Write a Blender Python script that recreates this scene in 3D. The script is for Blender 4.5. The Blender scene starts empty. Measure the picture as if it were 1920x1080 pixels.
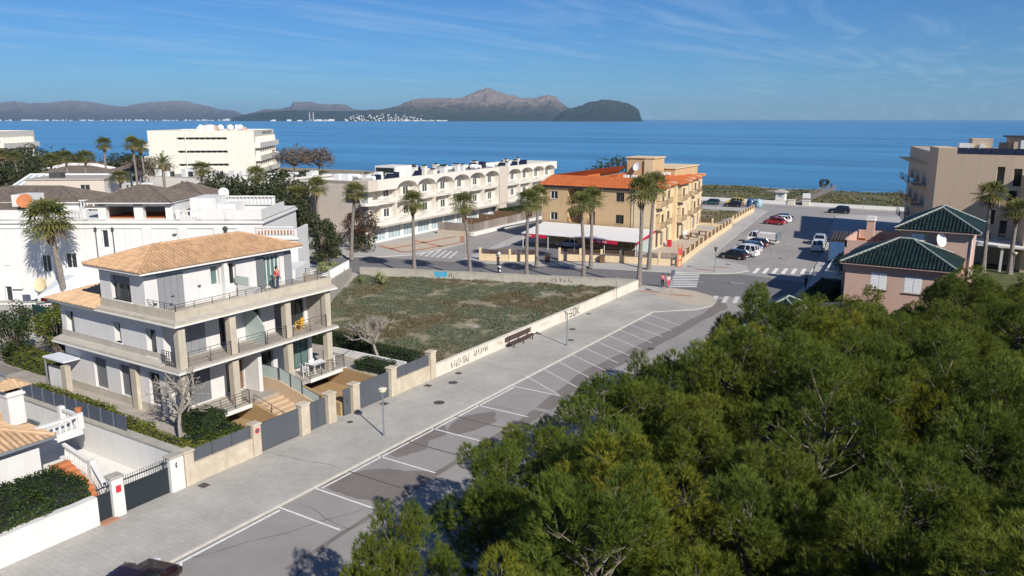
import bpy, bmesh, math, random
from mathutils import Vector, Matrix, noise
R = math.radians
random.seed(7)
SC = bpy.context.scene
COL = SC.collection

# ------------------------------------------------------------------ camera
cam_d = bpy.data.cameras.new('camera'); cam = bpy.data.objects.new('camera', cam_d); COL.objects.link(cam)
cam_d.sensor_width = 36.0; cam_d.lens = 36.0 * 1480.0 / 1920.0
cam_d.clip_start = 0.5; cam_d.clip_end = 90000
cam.location = (0, 0, 20.0)
PITCH = math.atan(316 / 1480.0); YAW = R(32.4)
cam.rotation_euler = (math.pi / 2 - PITCH, 0, YAW)
SC.camera = cam

# ------------------------------------------------------------------ sky + sun
SUN_EL = R(33.5); SUN_AZ = math.atan2(0.894, -0.447)      # azimuth clockwise from +Y
w = bpy.data.worlds.new('World'); SC.world = w; w.use_nodes = True
wn = w.node_tree; wn.nodes.clear()
out = wn.nodes.new('ShaderNodeOutputWorld'); bg = wn.nodes.new('ShaderNodeBackground')
sky = wn.nodes.new('ShaderNodeTexSky'); sky.sky_type = 'NISHITA'; sky.sun_disc = False
sky.sun_elevation = SUN_EL; sky.sun_rotation = SUN_AZ
sky.altitude = 20; sky.air_density = 1.0; sky.dust_density = 0.0; sky.ozone_density = 4.0
bg.inputs['Strength'].default_value = 0.062
# thin cirrus streaks, laid out on a cloud deck high above the place
tc = wn.nodes.new('ShaderNodeTexCoord'); sep = wn.nodes.new('ShaderNodeSeparateXYZ')
wn.links.new(tc.outputs['Generated'], sep.inputs[0])
mx = wn.nodes.new('ShaderNodeMath'); mx.operation = 'MAXIMUM'; mx.inputs[1].default_value = 0.02
wn.links.new(sep.outputs['Z'], mx.inputs[0])
dv = wn.nodes.new('ShaderNodeVectorMath'); dv.operation = 'DIVIDE'
cmb = wn.nodes.new('ShaderNodeCombineXYZ')
for k in range(3): wn.links.new(mx.outputs[0], cmb.inputs[k])
wn.links.new(tc.outputs['Generated'], dv.inputs[0]); wn.links.new(cmb.outputs[0], dv.inputs[1])
mp = wn.nodes.new('ShaderNodeMapping'); mp.inputs['Rotation'].default_value = (0, 0, R(-62)); mp.inputs['Scale'].default_value = (0.95, 0.2, 1)
wn.links.new(dv.outputs[0], mp.inputs[0])
nz = wn.nodes.new('ShaderNodeTexNoise'); nz.inputs['Scale'].default_value = 1.1; nz.inputs['Detail'].default_value = 7; nz.inputs['Roughness'].default_value = 0.62; nz.inputs['Distortion'].default_value = 1.1
wn.links.new(mp.outputs[0], nz.inputs['Vector'])
cr = wn.nodes.new('ShaderNodeValToRGB'); cr.color_ramp.elements[0].position = 0.48; cr.color_ramp.elements[1].position = 0.85
cr.color_ramp.elements[0].color = (0, 0, 0, 1); cr.color_ramp.elements[1].color = (0.4, 0.4, 0.4, 1)
wn.links.new(nz.outputs['Fac'], cr.inputs[0])
mixc = wn.nodes.new('ShaderNodeMixRGB'); mixc.inputs['Color2'].default_value = (7.0, 9.0, 11.0, 1)
wn.links.new(cr.outputs[0], mixc.inputs['Fac'])
grade = wn.nodes.new('ShaderNodeMixRGB'); grade.blend_type = 'MULTIPLY'; grade.inputs['Fac'].default_value = 1.0; grade.inputs['Color2'].default_value = (0.35, 0.685, 1.10, 1)
wn.links.new(sky.outputs[0], grade.inputs['Color1']); wn.links.new(grade.outputs[0], mixc.inputs['Color1']); wn.links.new(mixc.outputs[0], bg.inputs[0]); wn.links.new(bg.outputs[0], out.inputs[0])

sl = bpy.data.lights.new('sun', 'SUN'); sl.energy = 4.8; sl.angle = R(0.53); sl.color = (1.0, 0.945, 0.86)
sun = bpy.data.objects.new('sun', sl); COL.objects.link(sun)
sd = Vector((math.sin(SUN_AZ) * math.cos(SUN_EL), math.cos(SUN_AZ) * math.cos(SUN_EL), math.sin(SUN_EL)))
sun.rotation_euler = sd.to_track_quat('Z', 'Y').to_euler()

vs = SC.view_settings; vs.view_transform = 'Standard'; vs.look = 'None'; vs.gamma = 1; vs.exposure = 0.36; vs.use_curve_mapping = False
SC.render.engine = 'CYCLES'
SC.cycles.volume_bounces = 0
SC.cycles.max_bounces = 6

# ------------------------------------------------------------------ materials
M = {}
STREAK = {'white_plaster':.22,'villa_wall':.26,'concrete':.45,'concrete_band':.5,'yellow_wall':.3,'yellow_pale':.3,'pink_wall':.25,'arch_white':.3,'arch_pink':.35,'hotel_white':.25,'hotel_beige':.28,'stone_wall':.4,'lot_wall':.45,'lot_wall_grey':.5,'gate_grey':.15}
def mat(name, col, rough=0.8, var=0.12, scale=1.5, bump=0.0, bscale=20, metal=0.0, spec=0.3, tint=0.0, stain=None, stain_amt=0.0, stain_scale=0.4, hue=None):
    m = bpy.data.materials.new(name); m.use_nodes = True
    nt = m.node_tree; b = nt.nodes['Principled BSDF']
    b.inputs['Roughness'].default_value = rough; b.inputs['Metallic'].default_value = metal
    b.inputs['Specular IOR Level'].default_value = spec
    g = nt.nodes.new('ShaderNodeNewGeometry')
    n1 = nt.nodes.new('ShaderNodeTexNoise'); n1.inputs['Scale'].default_value = scale; n1.inputs['Detail'].default_value = 6; n1.inputs['Roughness'].default_value = 0.65
    nt.links.new(g.outputs['Position'], n1.inputs['Vector'])
    mr = nt.nodes.new('ShaderNodeMapRange'); mr.inputs[1].default_value = 0.25; mr.inputs[2].default_value = 0.75; mr.inputs[3].default_value = 1 - var; mr.inputs[4].default_value = 1 + var
    nt.links.new(n1.outputs['Fac'], mr.inputs[0])
    vm = nt.nodes.new('ShaderNodeVectorMath'); vm.operation = 'SCALE'; vm.inputs[0].default_value = col[:3]
    nt.links.new(mr.outputs[0], vm.inputs['Scale']); cur = vm.outputs[0]
    if stain:
        n2 = nt.nodes.new('ShaderNodeTexNoise'); n2.inputs['Scale'].default_value = stain_scale; n2.inputs['Detail'].default_value = 8; n2.inputs['Roughness'].default_value = 0.7
        nt.links.new(g.outputs['Position'], n2.inputs['Vector'])
        r2 = nt.nodes.new('ShaderNodeMapRange'); r2.inputs[1].default_value = 0.48; r2.inputs[2].default_value = 0.72; r2.inputs[4].default_value = stain_amt
        nt.links.new(n2.outputs['Fac'], r2.inputs[0])
        mc = nt.nodes.new('ShaderNodeMixRGB'); mc.inputs['Color2'].default_value = (*stain, 1)
        nt.links.new(r2.outputs[0], mc.inputs['Fac']); nt.links.new(cur, mc.inputs['Color1']); cur = mc.outputs[0]
    if name in STREAK:
        mp_ = nt.nodes.new('ShaderNodeMapping'); mp_.inputs['Scale'].default_value = (2.2, 2.2, 0.16); nt.links.new(g.outputs['Position'], mp_.inputs[0])
        n5 = nt.nodes.new('ShaderNodeTexNoise'); n5.inputs['Scale'].default_value = 1.0; n5.inputs['Detail'].default_value = 7; n5.inputs['Roughness'].default_value = 0.72; nt.links.new(mp_.outputs[0], n5.inputs['Vector'])
        r5 = nt.nodes.new('ShaderNodeMapRange'); r5.inputs[1].default_value = 0.5; r5.inputs[2].default_value = 0.75; r5.inputs[4].default_value = STREAK[name]; nt.links.new(n5.outputs['Fac'], r5.inputs[0])
        m5 = nt.nodes.new('ShaderNodeMixRGB'); m5.inputs['Color2'].default_value = (col[0]*.55, col[1]*.52, col[2]*.48, 1); nt.links.new(r5.outputs[0], m5.inputs['Fac']); nt.links.new(cur, m5.inputs['Color1']); cur = m5.outputs[0]
    if tint:
        at = nt.nodes.new('ShaderNodeAttribute'); at.attribute_name = 'tint'
        r3 = nt.nodes.new('ShaderNodeMapRange'); r3.inputs[3].default_value = 1 - tint; r3.inputs[4].default_value = 1 + tint
        nt.links.new(at.outputs['Fac'], r3.inputs[0])
        v3 = nt.nodes.new('ShaderNodeVectorMath'); v3.operation = 'SCALE'
        nt.links.new(cur, v3.inputs[0]); nt.links.new(r3.outputs[0], v3.inputs['Scale']); cur = v3.outputs[0]
        if hue:
            at2 = nt.nodes.new('ShaderNodeMath'); at2.operation = 'MULTIPLY'; at2.inputs[1].default_value = 7.31
            nt.links.new(at.outputs['Fac'], at2.inputs[0])
            fr = nt.nodes.new('ShaderNodeMath'); fr.operation = 'FRACT'; nt.links.new(at2.outputs[0], fr.inputs[0])
            m4 = nt.nodes.new('ShaderNodeMixRGB'); m4.inputs['Color2'].default_value = (*hue, 1)
            r4 = nt.nodes.new('ShaderNodeMapRange'); r4.inputs[1].default_value = 0.55; r4.inputs[2].default_value = 1.0; r4.inputs[4].default_value = 0.75
            nt.links.new(fr.outputs[0], r4.inputs[0]); nt.links.new(r4.outputs[0], m4.inputs['Fac'])
            nt.links.new(cur, m4.inputs['Color1']); cur = m4.outputs[0]
    nt.links.new(cur, b.inputs['Base Color'])
    if bump:
        n3 = nt.nodes.new('ShaderNodeTexNoise'); n3.inputs['Scale'].default_value = bscale; n3.inputs['Detail'].default_value = 4
        nt.links.new(g.outputs['Position'], n3.inputs['Vector'])
        bp = nt.nodes.new('ShaderNodeBump'); bp.inputs['Strength'].default_value = bump; bp.inputs['Distance'].default_value = 0.05
        nt.links.new(n3.outputs['Fac'], bp.inputs['Height']); nt.links.new(bp.outputs[0], b.inputs['Normal'])
    M[name] = m; return m

mat('white_plaster', (0.65, 0.64, 0.615), 0.9, 0.05, 0.7, stain=(0.60, 0.57, 0.52), stain_amt=0.22, stain_scale=0.9, bump=0.12, bscale=9)
mat('villa_wall', (0.625, 0.605, 0.585), 0.9, 0.04, 0.8, stain=(0.5, 0.49, 0.48), stain_amt=0.2, stain_scale=0.7, bump=0.1, bscale=9)
mat('concrete', (0.43, 0.395, 0.34), 0.9, 0.14, 1.2, bump=0.25, bscale=14, stain=(0.33, 0.3, 0.25), stain_amt=0.5, stain_scale=1.3)
mat('concrete_band', (0.47, 0.42, 0.33), 0.9, 0.12, 0.9, bump=0.2, bscale=12, stain=(0.36, 0.31, 0.24), stain_amt=0.55, stain_scale=1.1)
mat('trim_light', (0.70, 0.68, 0.64), 0.8, 0.08, 2)
mat('dark_shutter', (0.15, 0.155, 0.165), 0.7, 0.08, 2)
mat('grey_shutter', (0.235, 0.24, 0.25), 0.7, 0.07, 2)
mat('gate_grey', (0.085, 0.095, 0.11), 0.55, 0.07, 1.2, spec=0.4)
mat('panel_blue', (0.075, 0.09, 0.125), 0.55, 0.1, 1.2, spec=0.4)
mat('gate_dark', (0.02, 0.028, 0.034), 0.5, 0.1, 2, spec=0.4)
mat('dark_metal', (0.06, 0.058, 0.06), 0.55, 0.1, 3, spec=0.4)
mat('steel', (0.32, 0.36, 0.39), 0.4, 0.08, 4, metal=0.6)
mat('glass_dark', (0.025, 0.032, 0.034), 0.06, 0.2, 0.8, spec=0.6)
mat('glass_green', (0.10, 0.17, 0.155), 0.08, 0.15, 0.8, spec=0.6)
mat('frosted', (0.40, 0.47, 0.44), 0.35, 0.05, 2, spec=0.4)
mat('tile_under_shade', (0.23, 0.14, 0.085), 0.9, 0.2, 2)  # channel brown, darkened to paint shade between tile rows, with some dirt
mat('tile', (0.47, 0.295, 0.17), 0.85, 0.14, 1.0, tint=0.14, hue=(0.55, 0.36, 0.205), stain=(0.34, 0.23, 0.14), stain_amt=0.5, stain_scale=1.6)
mat('tile_pale', (0.54, 0.37, 0.225), 0.85, 0.14, 1.2, tint=0.13, hue=(0.50, 0.32, 0.185), stain=(0.36, 0.26, 0.17), stain_amt=0.45, stain_scale=1.6)
mat('tile_green', (0.014, 0.027, 0.023), 0.35, 0.25, 1.5, tint=0.35, spec=0.5)
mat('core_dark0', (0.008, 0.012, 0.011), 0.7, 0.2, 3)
mat('tile_edge', (0.27, 0.30, 0.27), 0.7, 0.15, 2)
mat('tile_grey', (0.145, 0.118, 0.098), 0.9, 0.14, 1.5, tint=0.2, bump=0.3, bscale=6)
mat('roof_orange', (0.47, 0.125, 0.038), 0.8, 0.1, 0.6, tint=0.12, stain=(0.42, 0.16, 0.07), stain_amt=0.5, stain_scale=0.5)
mat('roof_flat', (0.38, 0.35, 0.31), 0.9, 0.15, 0.5)
mat('yellow_wall', (0.53, 0.37, 0.205), 0.9, 0.07, 0.5, stain=(0.46, 0.33, 0.19), stain_amt=0.3, bump=0.1, bscale=6)
mat('yellow_pale', (0.66, 0.52, 0.33), 0.9, 0.08, 0.6, stain=(0.46, 0.33, 0.19), stain_amt=0.4)
mat('pink_wall', (0.53, 0.36, 0.29), 0.9, 0.05, 0.6, stain=(0.46, 0.28, 0.21), stain_amt=0.25, bump=0.1, bscale=6)
mat('arch_white', (0.70, 0.655, 0.58), 0.9, 0.05, 0.5, stain=(0.52, 0.47, 0.4), stain_amt=0.3)
mat('arch_pink', (0.57, 0.495, 0.425), 0.9, 0.05, 0.4, stain=(0.45, 0.39, 0.33), stain_amt=0.3)
mat('hotel_white', (0.67, 0.635, 0.555), 0.9, 0.04, 0.2, stain=(0.62, 0.58, 0.5), stain_amt=0.25, stain_scale=0.15)
mat('hotel_beige', (0.60, 0.46, 0.33), 0.9, 0.04, 0.2, stain=(0.48, 0.37, 0.27), stain_amt=0.3, stain_scale=0.2)
mat('sidewalk', (0.41, 0.395, 0.37), 0.9, 0.10, 0.35, bump=0.15, bscale=5, stain=(0.30, 0.285, 0.265), stain_amt=0.5, stain_scale=0.28)
mat('kerb', (0.47, 0.45, 0.41), 0.9, 0.13, 2)
mat('paint', (0.74, 0.73, 0.70), 0.8, 0.12, 3, stain=(0.33, 0.32, 0.31), stain_amt=0.55, stain_scale=5)
mat('paint_worn', (0.58, 0.57, 0.55), 0.85, 0.14, 2, stain=(0.31, 0.3, 0.29), stain_amt=0.75, stain_scale=3)
mat('paint_black', (0.09, 0.085, 0.085), 0.85, 0.1, 2)
mat('cover_iron', (0.075, 0.07, 0.066), 0.7, 0.2, 4)
mat('paving_red', (0.40, 0.20, 0.13), 0.9, 0.15, 1)
mat('paving_tan', (0.47, 0.40, 0.315), 0.9, 0.12, 0.8, stain=(0.36, 0.3, 0.24), stain_amt=0.4)
mat('wood_dark', (0.085, 0.058, 0.052), 0.7, 0.2, 6)
mat('wood_grey', (0.235, 0.20, 0.175), 0.9, 0.15, 4, tint=0.3)
mat('wood_brown', (0.15, 0.088, 0.05), 0.8, 0.2, 4)
mat('bark', (0.17, 0.135, 0.105), 0.95, 0.3, 6, bump=0.6, bscale=14)
mat('twig', (0.16, 0.14, 0.11), 0.95, 0.25, 6)
mat('bark_pale', (0.29, 0.255, 0.215), 0.95, 0.25, 6, bump=0.4, bscale=14)
mat('palm_trunk', (0.215, 0.185, 0.16), 0.95, 0.3, 3, bump=0.7, bscale=9)
mat('palm_skirt', (0.235, 0.17, 0.095), 0.95, 0.2, 4, tint=0.4)
mat('red', (0.55, 0.035, 0.045), 0.5, 0.05, 3)
mat('red_awning', (0.52, 0.02, 0.06), 0.8, 0.08, 3)
mat('orange_door', (0.62, 0.13, 0.03), 0.6, 0.05, 2)
mat('white_metal', (0.78, 0.78, 0.77), 0.5, 0.04, 3)
mat('awning_white', (0.66, 0.645, 0.62), 0.85, 0.04, 1)
mat('fence_rust', (0.16, 0.095, 0.06), 0.8, 0.15, 3)
mat('yellow_chair', (0.78, 0.42, 0.02), 0.5, 0.05, 3)
mat('rubber', (0.02, 0.02, 0.021), 0.85, 0.1, 5)
mat('lamp_glass', (0.62, 0.60, 0.44), 0.2, 0.05, 3, spec=0.5)
mat('blue_glass', (0.06, 0.13, 0.26), 0.08, 0.2, 0.6, spec=0.6)
mat('pane_light', (0.32, 0.40, 0.43), 0.08, 0.25, 0.5, spec=0.6)
mat('skin', (0.46, 0.27, 0.19), 0.6, 0.05, 9)
mat('hair', (0.03, 0.022, 0.018), 0.6, 0.1, 9)
mat('cloth_red', (0.50, 0.03, 0.06), 0.9, 0.08, 9)
mat('cloth_pink', (0.72, 0.09, 0.16), 0.9, 0.08, 9)
mat('cloth_white', (0.72, 0.72, 0.72), 0.9, 0.06, 9)
mat('jeans', (0.035, 0.05, 0.09), 0.9, 0.12, 9)
mat('cloth_black', (0.02, 0.02, 0.024), 0.9, 0.1, 9)
mat('soil', (0.235, 0.20, 0.13), 0.95, 0.3, 1.4, bump=0.5, bscale=6, stain=(0.44, 0.39, 0.30), stain_amt=0.5, stain_scale=0.5)
mat('terracotta', (0.45, 0.17, 0.07), 0.85, 0.1, 2)
mat('ochre_wall', (0.36, 0.245, 0.125), 0.9, 0.15, 0.8, stain=(0.26, 0.18, 0.1), stain_amt=0.5)
mat('ochre_wall_pale', (0.50, 0.37, 0.245), 0.9, 0.1, 0.8, stain=(0.4, 0.29, 0.18), stain_amt=0.3)
mat('stone_wall', (0.50, 0.43, 0.33), 0.9, 0.14, 1.2, stain=(0.62, 0.56, 0.46), stain_amt=0.6, stain_scale=1.2, bump=0.25, bscale=8)
mat('lot_wall', (0.66, 0.60, 0.515), 0.9, 0.08, 0.9, stain=(0.46, 0.4, 0.33), stain_amt=0.45, stain_scale=0.8, bump=0.15, bscale=8)
mat('lot_wall_grey', (0.40, 0.375, 0.32), 0.9, 0.15, 0.9, stain=(0.28, 0.26, 0.22), stain_amt=0.6, stain_scale=1.0, bump=0.2, bscale=8)
mat('graffiti_black', (0.05, 0.05, 0.06), 0.8, 0.2, 6)
mat('graffiti_blue', (0.07, 0.33, 0.50), 0.8, 0.25, 3)
mat('solar', (0.018, 0.022, 0.04), 0.15, 0.1, 1, spec=0.6)
mat('canvas', (0.62, 0.65, 0.69), 0.9, 0.05, 1)
mat('net_green', (0.015, 0.05, 0.04), 0.9, 0.1, 2)

def leafmat(name, c1, c2, c3, trans=0.25, nscale=0.25, lo=0.35, hi=0.65):
    """foliage: colour mixed from three real leaf colours by a per-leaf value and a soft per-clump noise"""
    m = bpy.data.materials.new(name); m.use_nodes = True; nt = m.node_tree; b = nt.nodes['Principled BSDF']
    at = nt.nodes.new('ShaderNodeAttribute'); at.attribute_name = 'tint'
    g = nt.nodes.new('ShaderNodeNewGeometry')
    n = nt.nodes.new('ShaderNodeTexNoise'); n.inputs['Scale'].default_value = nscale; n.inputs['Detail'].default_value = 3
    nt.links.new(g.outputs['Position'], n.inputs['Vector'])
    r = nt.nodes.new('ShaderNodeMapRange'); r.inputs[1].default_value = lo; r.inputs[2].default_value = hi
    nt.links.new(n.outputs['Fac'], r.inputs[0])
    a = nt.nodes.new('ShaderNodeMixRGB'); a.inputs['Color1'].default_value = (*c1, 1); a.inputs['Color2'].default_value = (*c2, 1)
    nt.links.new(at.outputs['Fac'], a.inputs['Fac'])
    c = nt.nodes.new('ShaderNodeMixRGB'); c.inputs['Color2'].default_value = (*c3, 1)
    nt.links.new(a.outputs[0], c.inputs['Color1'])
    mm = nt.nodes.new('ShaderNodeMath'); mm.operation = 'MULTIPLY'; mm.inputs[1].default_value = 0.8
    nt.links.new(r.outputs[0], mm.inputs[0]); nt.links.new(mm.outputs[0], c.inputs['Fac'])
    nt.links.new(c.outputs[0], b.inputs['Base Color'])
    b.inputs['Roughness'].default_value = 0.6; b.inputs['Specular IOR Level'].default_value = 0.25
    tr = nt.nodes.new('ShaderNodeBsdfTranslucent'); nt.links.new(c.outputs[0], tr.inputs['Color'])
    ms = nt.nodes.new('ShaderNodeMixShader'); ms.inputs[0].default_value = trans
    o = nt.nodes['Material Output']
    nt.links.new(b.outputs[0], ms.inputs[1]); nt.links.new(tr.outputs[0], ms.inputs[2]); nt.links.new(ms.outputs[0], o.inputs[0])
    M[name] = m; return m
leafmat('pine', (0.048, 0.084, 0.012), (0.168, 0.212, 0.028), (0.215, 0.222, 0.026), 0.32, 0.16, 0.5, 0.75)
leafmat('pine_yellow', (0.075, 0.115, 0.014), (0.225, 0.245, 0.024), (0.26, 0.235, 0.022), 0.32, 0.3, 0.45, 0.7)
leafmat('palm_leaf', (0.060, 0.088, 0.022), (0.165, 0.19, 0.055), (0.19, 0.17, 0.05), 0.2, 0.5)
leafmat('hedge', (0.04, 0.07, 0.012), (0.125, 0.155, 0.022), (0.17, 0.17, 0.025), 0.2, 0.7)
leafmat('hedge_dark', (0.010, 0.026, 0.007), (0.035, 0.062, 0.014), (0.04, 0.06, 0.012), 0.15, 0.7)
leafmat('shrub_grey', (0.085, 0.11, 0.06), (0.185, 0.205, 0.13), (0.15, 0.105, 0.05), 0.15, 0.13, 0.46, 0.62)
leafmat('tree_dark', (0.018, 0.030, 0.012), (0.055, 0.072, 0.022), (0.05, 0.055, 0.025), 0.15, 0.2)
leafmat('tree_brown', (0.10, 0.075, 0.062), (0.17, 0.125, 0.10), (0.13, 0.10, 0.07), 0.1, 0.2)
leafmat('bougain', (0.075, 0.028, 0.028), (0.13, 0.05, 0.04), (0.045, 0.055, 0.02), 0.15, 0.8)
leafmat('agave', (0.13, 0.155, 0.055), (0.30, 0.31, 0.13), (0.24, 0.24, 0.10), 0.15, 0.8)

# ------------------------------------------------------------------ mesh helpers
FR = {}      # frame of each thing: (location, rz)
class MB:
    def __init__(s): s.v = []; s.f = []; s.t = []
    def add(s, vs, fs, t=None):
        o = len(s.v); s.v.extend([tuple(p) for p in vs])
        for f in fs: s.f.append([i + o for i in f]); s.t.append(random.random() if t is None else t)
        return s
    def box(s, x0, x1, y0, y1, z0, z1, t=None):
        if x0 > x1: x0, x1 = x1, x0
        if y0 > y1: y0, y1 = y1, y0
        if z0 > z1: z0, z1 = z1, z0
        return s.add([(x0,y0,z0),(x1,y0,z0),(x1,y1,z0),(x0,y1,z0),(x0,y0,z1),(x1,y0,z1),(x1,y1,z1),(x0,y1,z1)],
                     [(0,3,2,1),(4,5,6,7),(0,1,5,4),(1,2,6,5),(2,3,7,6),(3,0,4,7)], t)
    def prism(s, poly, z0, z1, t=None):
        n = len(poly)
        a = sum(poly[i][0]*poly[(i+1)%n][1]-poly[(i+1)%n][0]*poly[i][1] for i in range(n))
        if a < 0: poly = poly[::-1]
        fz = (lambda z, i: z[i]) if isinstance(z1, (list, tuple)) else (lambda z, i: z)
        vs = [(p[0], p[1], z0) for p in poly] + [(p[0], p[1], fz(z1, i)) for i, p in enumerate(poly)]
        fs = [tuple(range(n))[::-1], tuple(range(n, 2*n))] + [(i, (i+1)%n, (i+1)%n+n, i+n) for i in range(n)]
        return s.add(vs, fs, t)
    def obox(s, c, d, hl, hw, z0, z1, t=None):
        """box centred on c (xy), long axis d, half length hl, half width hw"""
        l = math.hypot(*d); dx, dy = d[0]/l, d[1]/l; nx, ny = -dy, dx
        P = [(c[0]+dx*a+nx*b, c[1]+dy*a+ny*b) for a, b in ((-hl,-hw),(hl,-hw),(hl,hw),(-hl,hw))]
        return s.prism(P, z0, z1, t)
    def tube(s, p0, p1, r0, r1=None, n=6, cap=True, t=None):
        r1 = r0 if r1 is None else r1
        p0 = Vector(p0); p1 = Vector(p1); d = (p1 - p0)
        if d.length < 1e-6: return s
        d.normalize(); a = d.orthogonal().normalized(); b = d.cross(a)
        vs = []
        for p, r in ((p0, r0), (p1, r1)):
            for k in range(n):
                q = 2*math.pi*k/n; vs.append(p + a*math.cos(q)*r + b*math.sin(q)*r)
        fs = [(k, (k+1)%n, (k+1)%n+n, k+n) for k in range(n)]
        if cap: fs += [tuple(range(n))[::-1], tuple(range(n, 2*n))]
        return s.add(vs, fs, t)
    def lathe(s, c, prof, n=10, t=None):
        vs = []; fs = []
        for (r, z) in prof:
            for k in range(n):
                q = 2*math.pi*k/n; vs.append((c[0]+r*math.cos(q), c[1]+r*math.sin(q), c[2]+z))
        for i in range(len(prof)-1):
            for k in range(n): fs.append((i*n+k, i*n+(k+1)%n, (i+1)*n+(k+1)%n, (i+1)*n+k))
        fs.append(tuple(range(n))[::-1]); m = (len(prof)-1)*n; fs.append(tuple(range(m, m+n)))
        return s.add(vs, fs, t)
    def quad(s, a, b, c, d, t=None): return s.add([a,b,c,d], [(0,1,2,3)], t)
    def mesh(s, name, mt, smooth=False, tint=True):
        me = bpy.data.meshes.new(name); me.from_pydata(s.v, [], s.f)
        if tint and s.f:
            at = me.attributes.new('tint', 'FLOAT', 'FACE'); at.data.foreach_set('value', s.t)
        me.materials.append(M[mt] if isinstance(mt, str) else mt)
        if smooth: me.polygons.foreach_set('use_smooth', [True]*len(me.polygons))
        me.update(); return me
    def build(s, name, mt, parent=None, world=False, smooth=False, label=None, kind=None, bevel=0):
        if world and parent is not None:
            (lx, ly, lz), rz = FR[parent]; c, q = math.cos(-rz), math.sin(-rz)
            s.v = [((x-lx)*c-(y-ly)*q, (x-lx)*q+(y-ly)*c, z-lz) for x, y, z in s.v]
        me = s.mesh(name, mt, smooth)
        o = bpy.data.objects.new(name, me); COL.objects.link(o)
        if parent is not None: o.parent = parent
        if label: o['label'] = label
        if kind: o['kind'] = kind
        if bevel:
            b = o.modifiers.new('bevel', 'BEVEL'); b.width = bevel; b.segments = 1; b.limit_method = 'ANGLE'
        return o
def thing(name, label, cat, loc=(0,0,0), rz=0.0, group=None):
    o = bpy.data.objects.new(name, None); COL.objects.link(o); o.empty_display_size = 0.3
    o.location = loc; o.rotation_euler = (0, 0, rz); FR[o] = (tuple(loc), rz)
    o['label'] = label; o['category'] = cat
    if group: o['group'] = group
    return o
def tag(o, label, cat, group=None):
    o['label'] = label; o['category'] = cat
    if group: o['group'] = group
    return o
def struct(o): o['kind'] = 'structure'; return o
def copy_tree(o, parent=None):
    c = o.copy(); COL.objects.link(c); c.parent = parent
    for ch in o.children: copy_tree(ch, c)
    return c
def place(src, used, loc, rz, s=1.0, label=None, group=None):
    o = src if not used else copy_tree(src)
    o.location = loc; o.rotation_euler = (0, 0, rz); o.scale = (s, s, s) if not isinstance(s, tuple) else s
    if label: o['label'] = label
    if group: o['group'] = group
    return o

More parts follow.
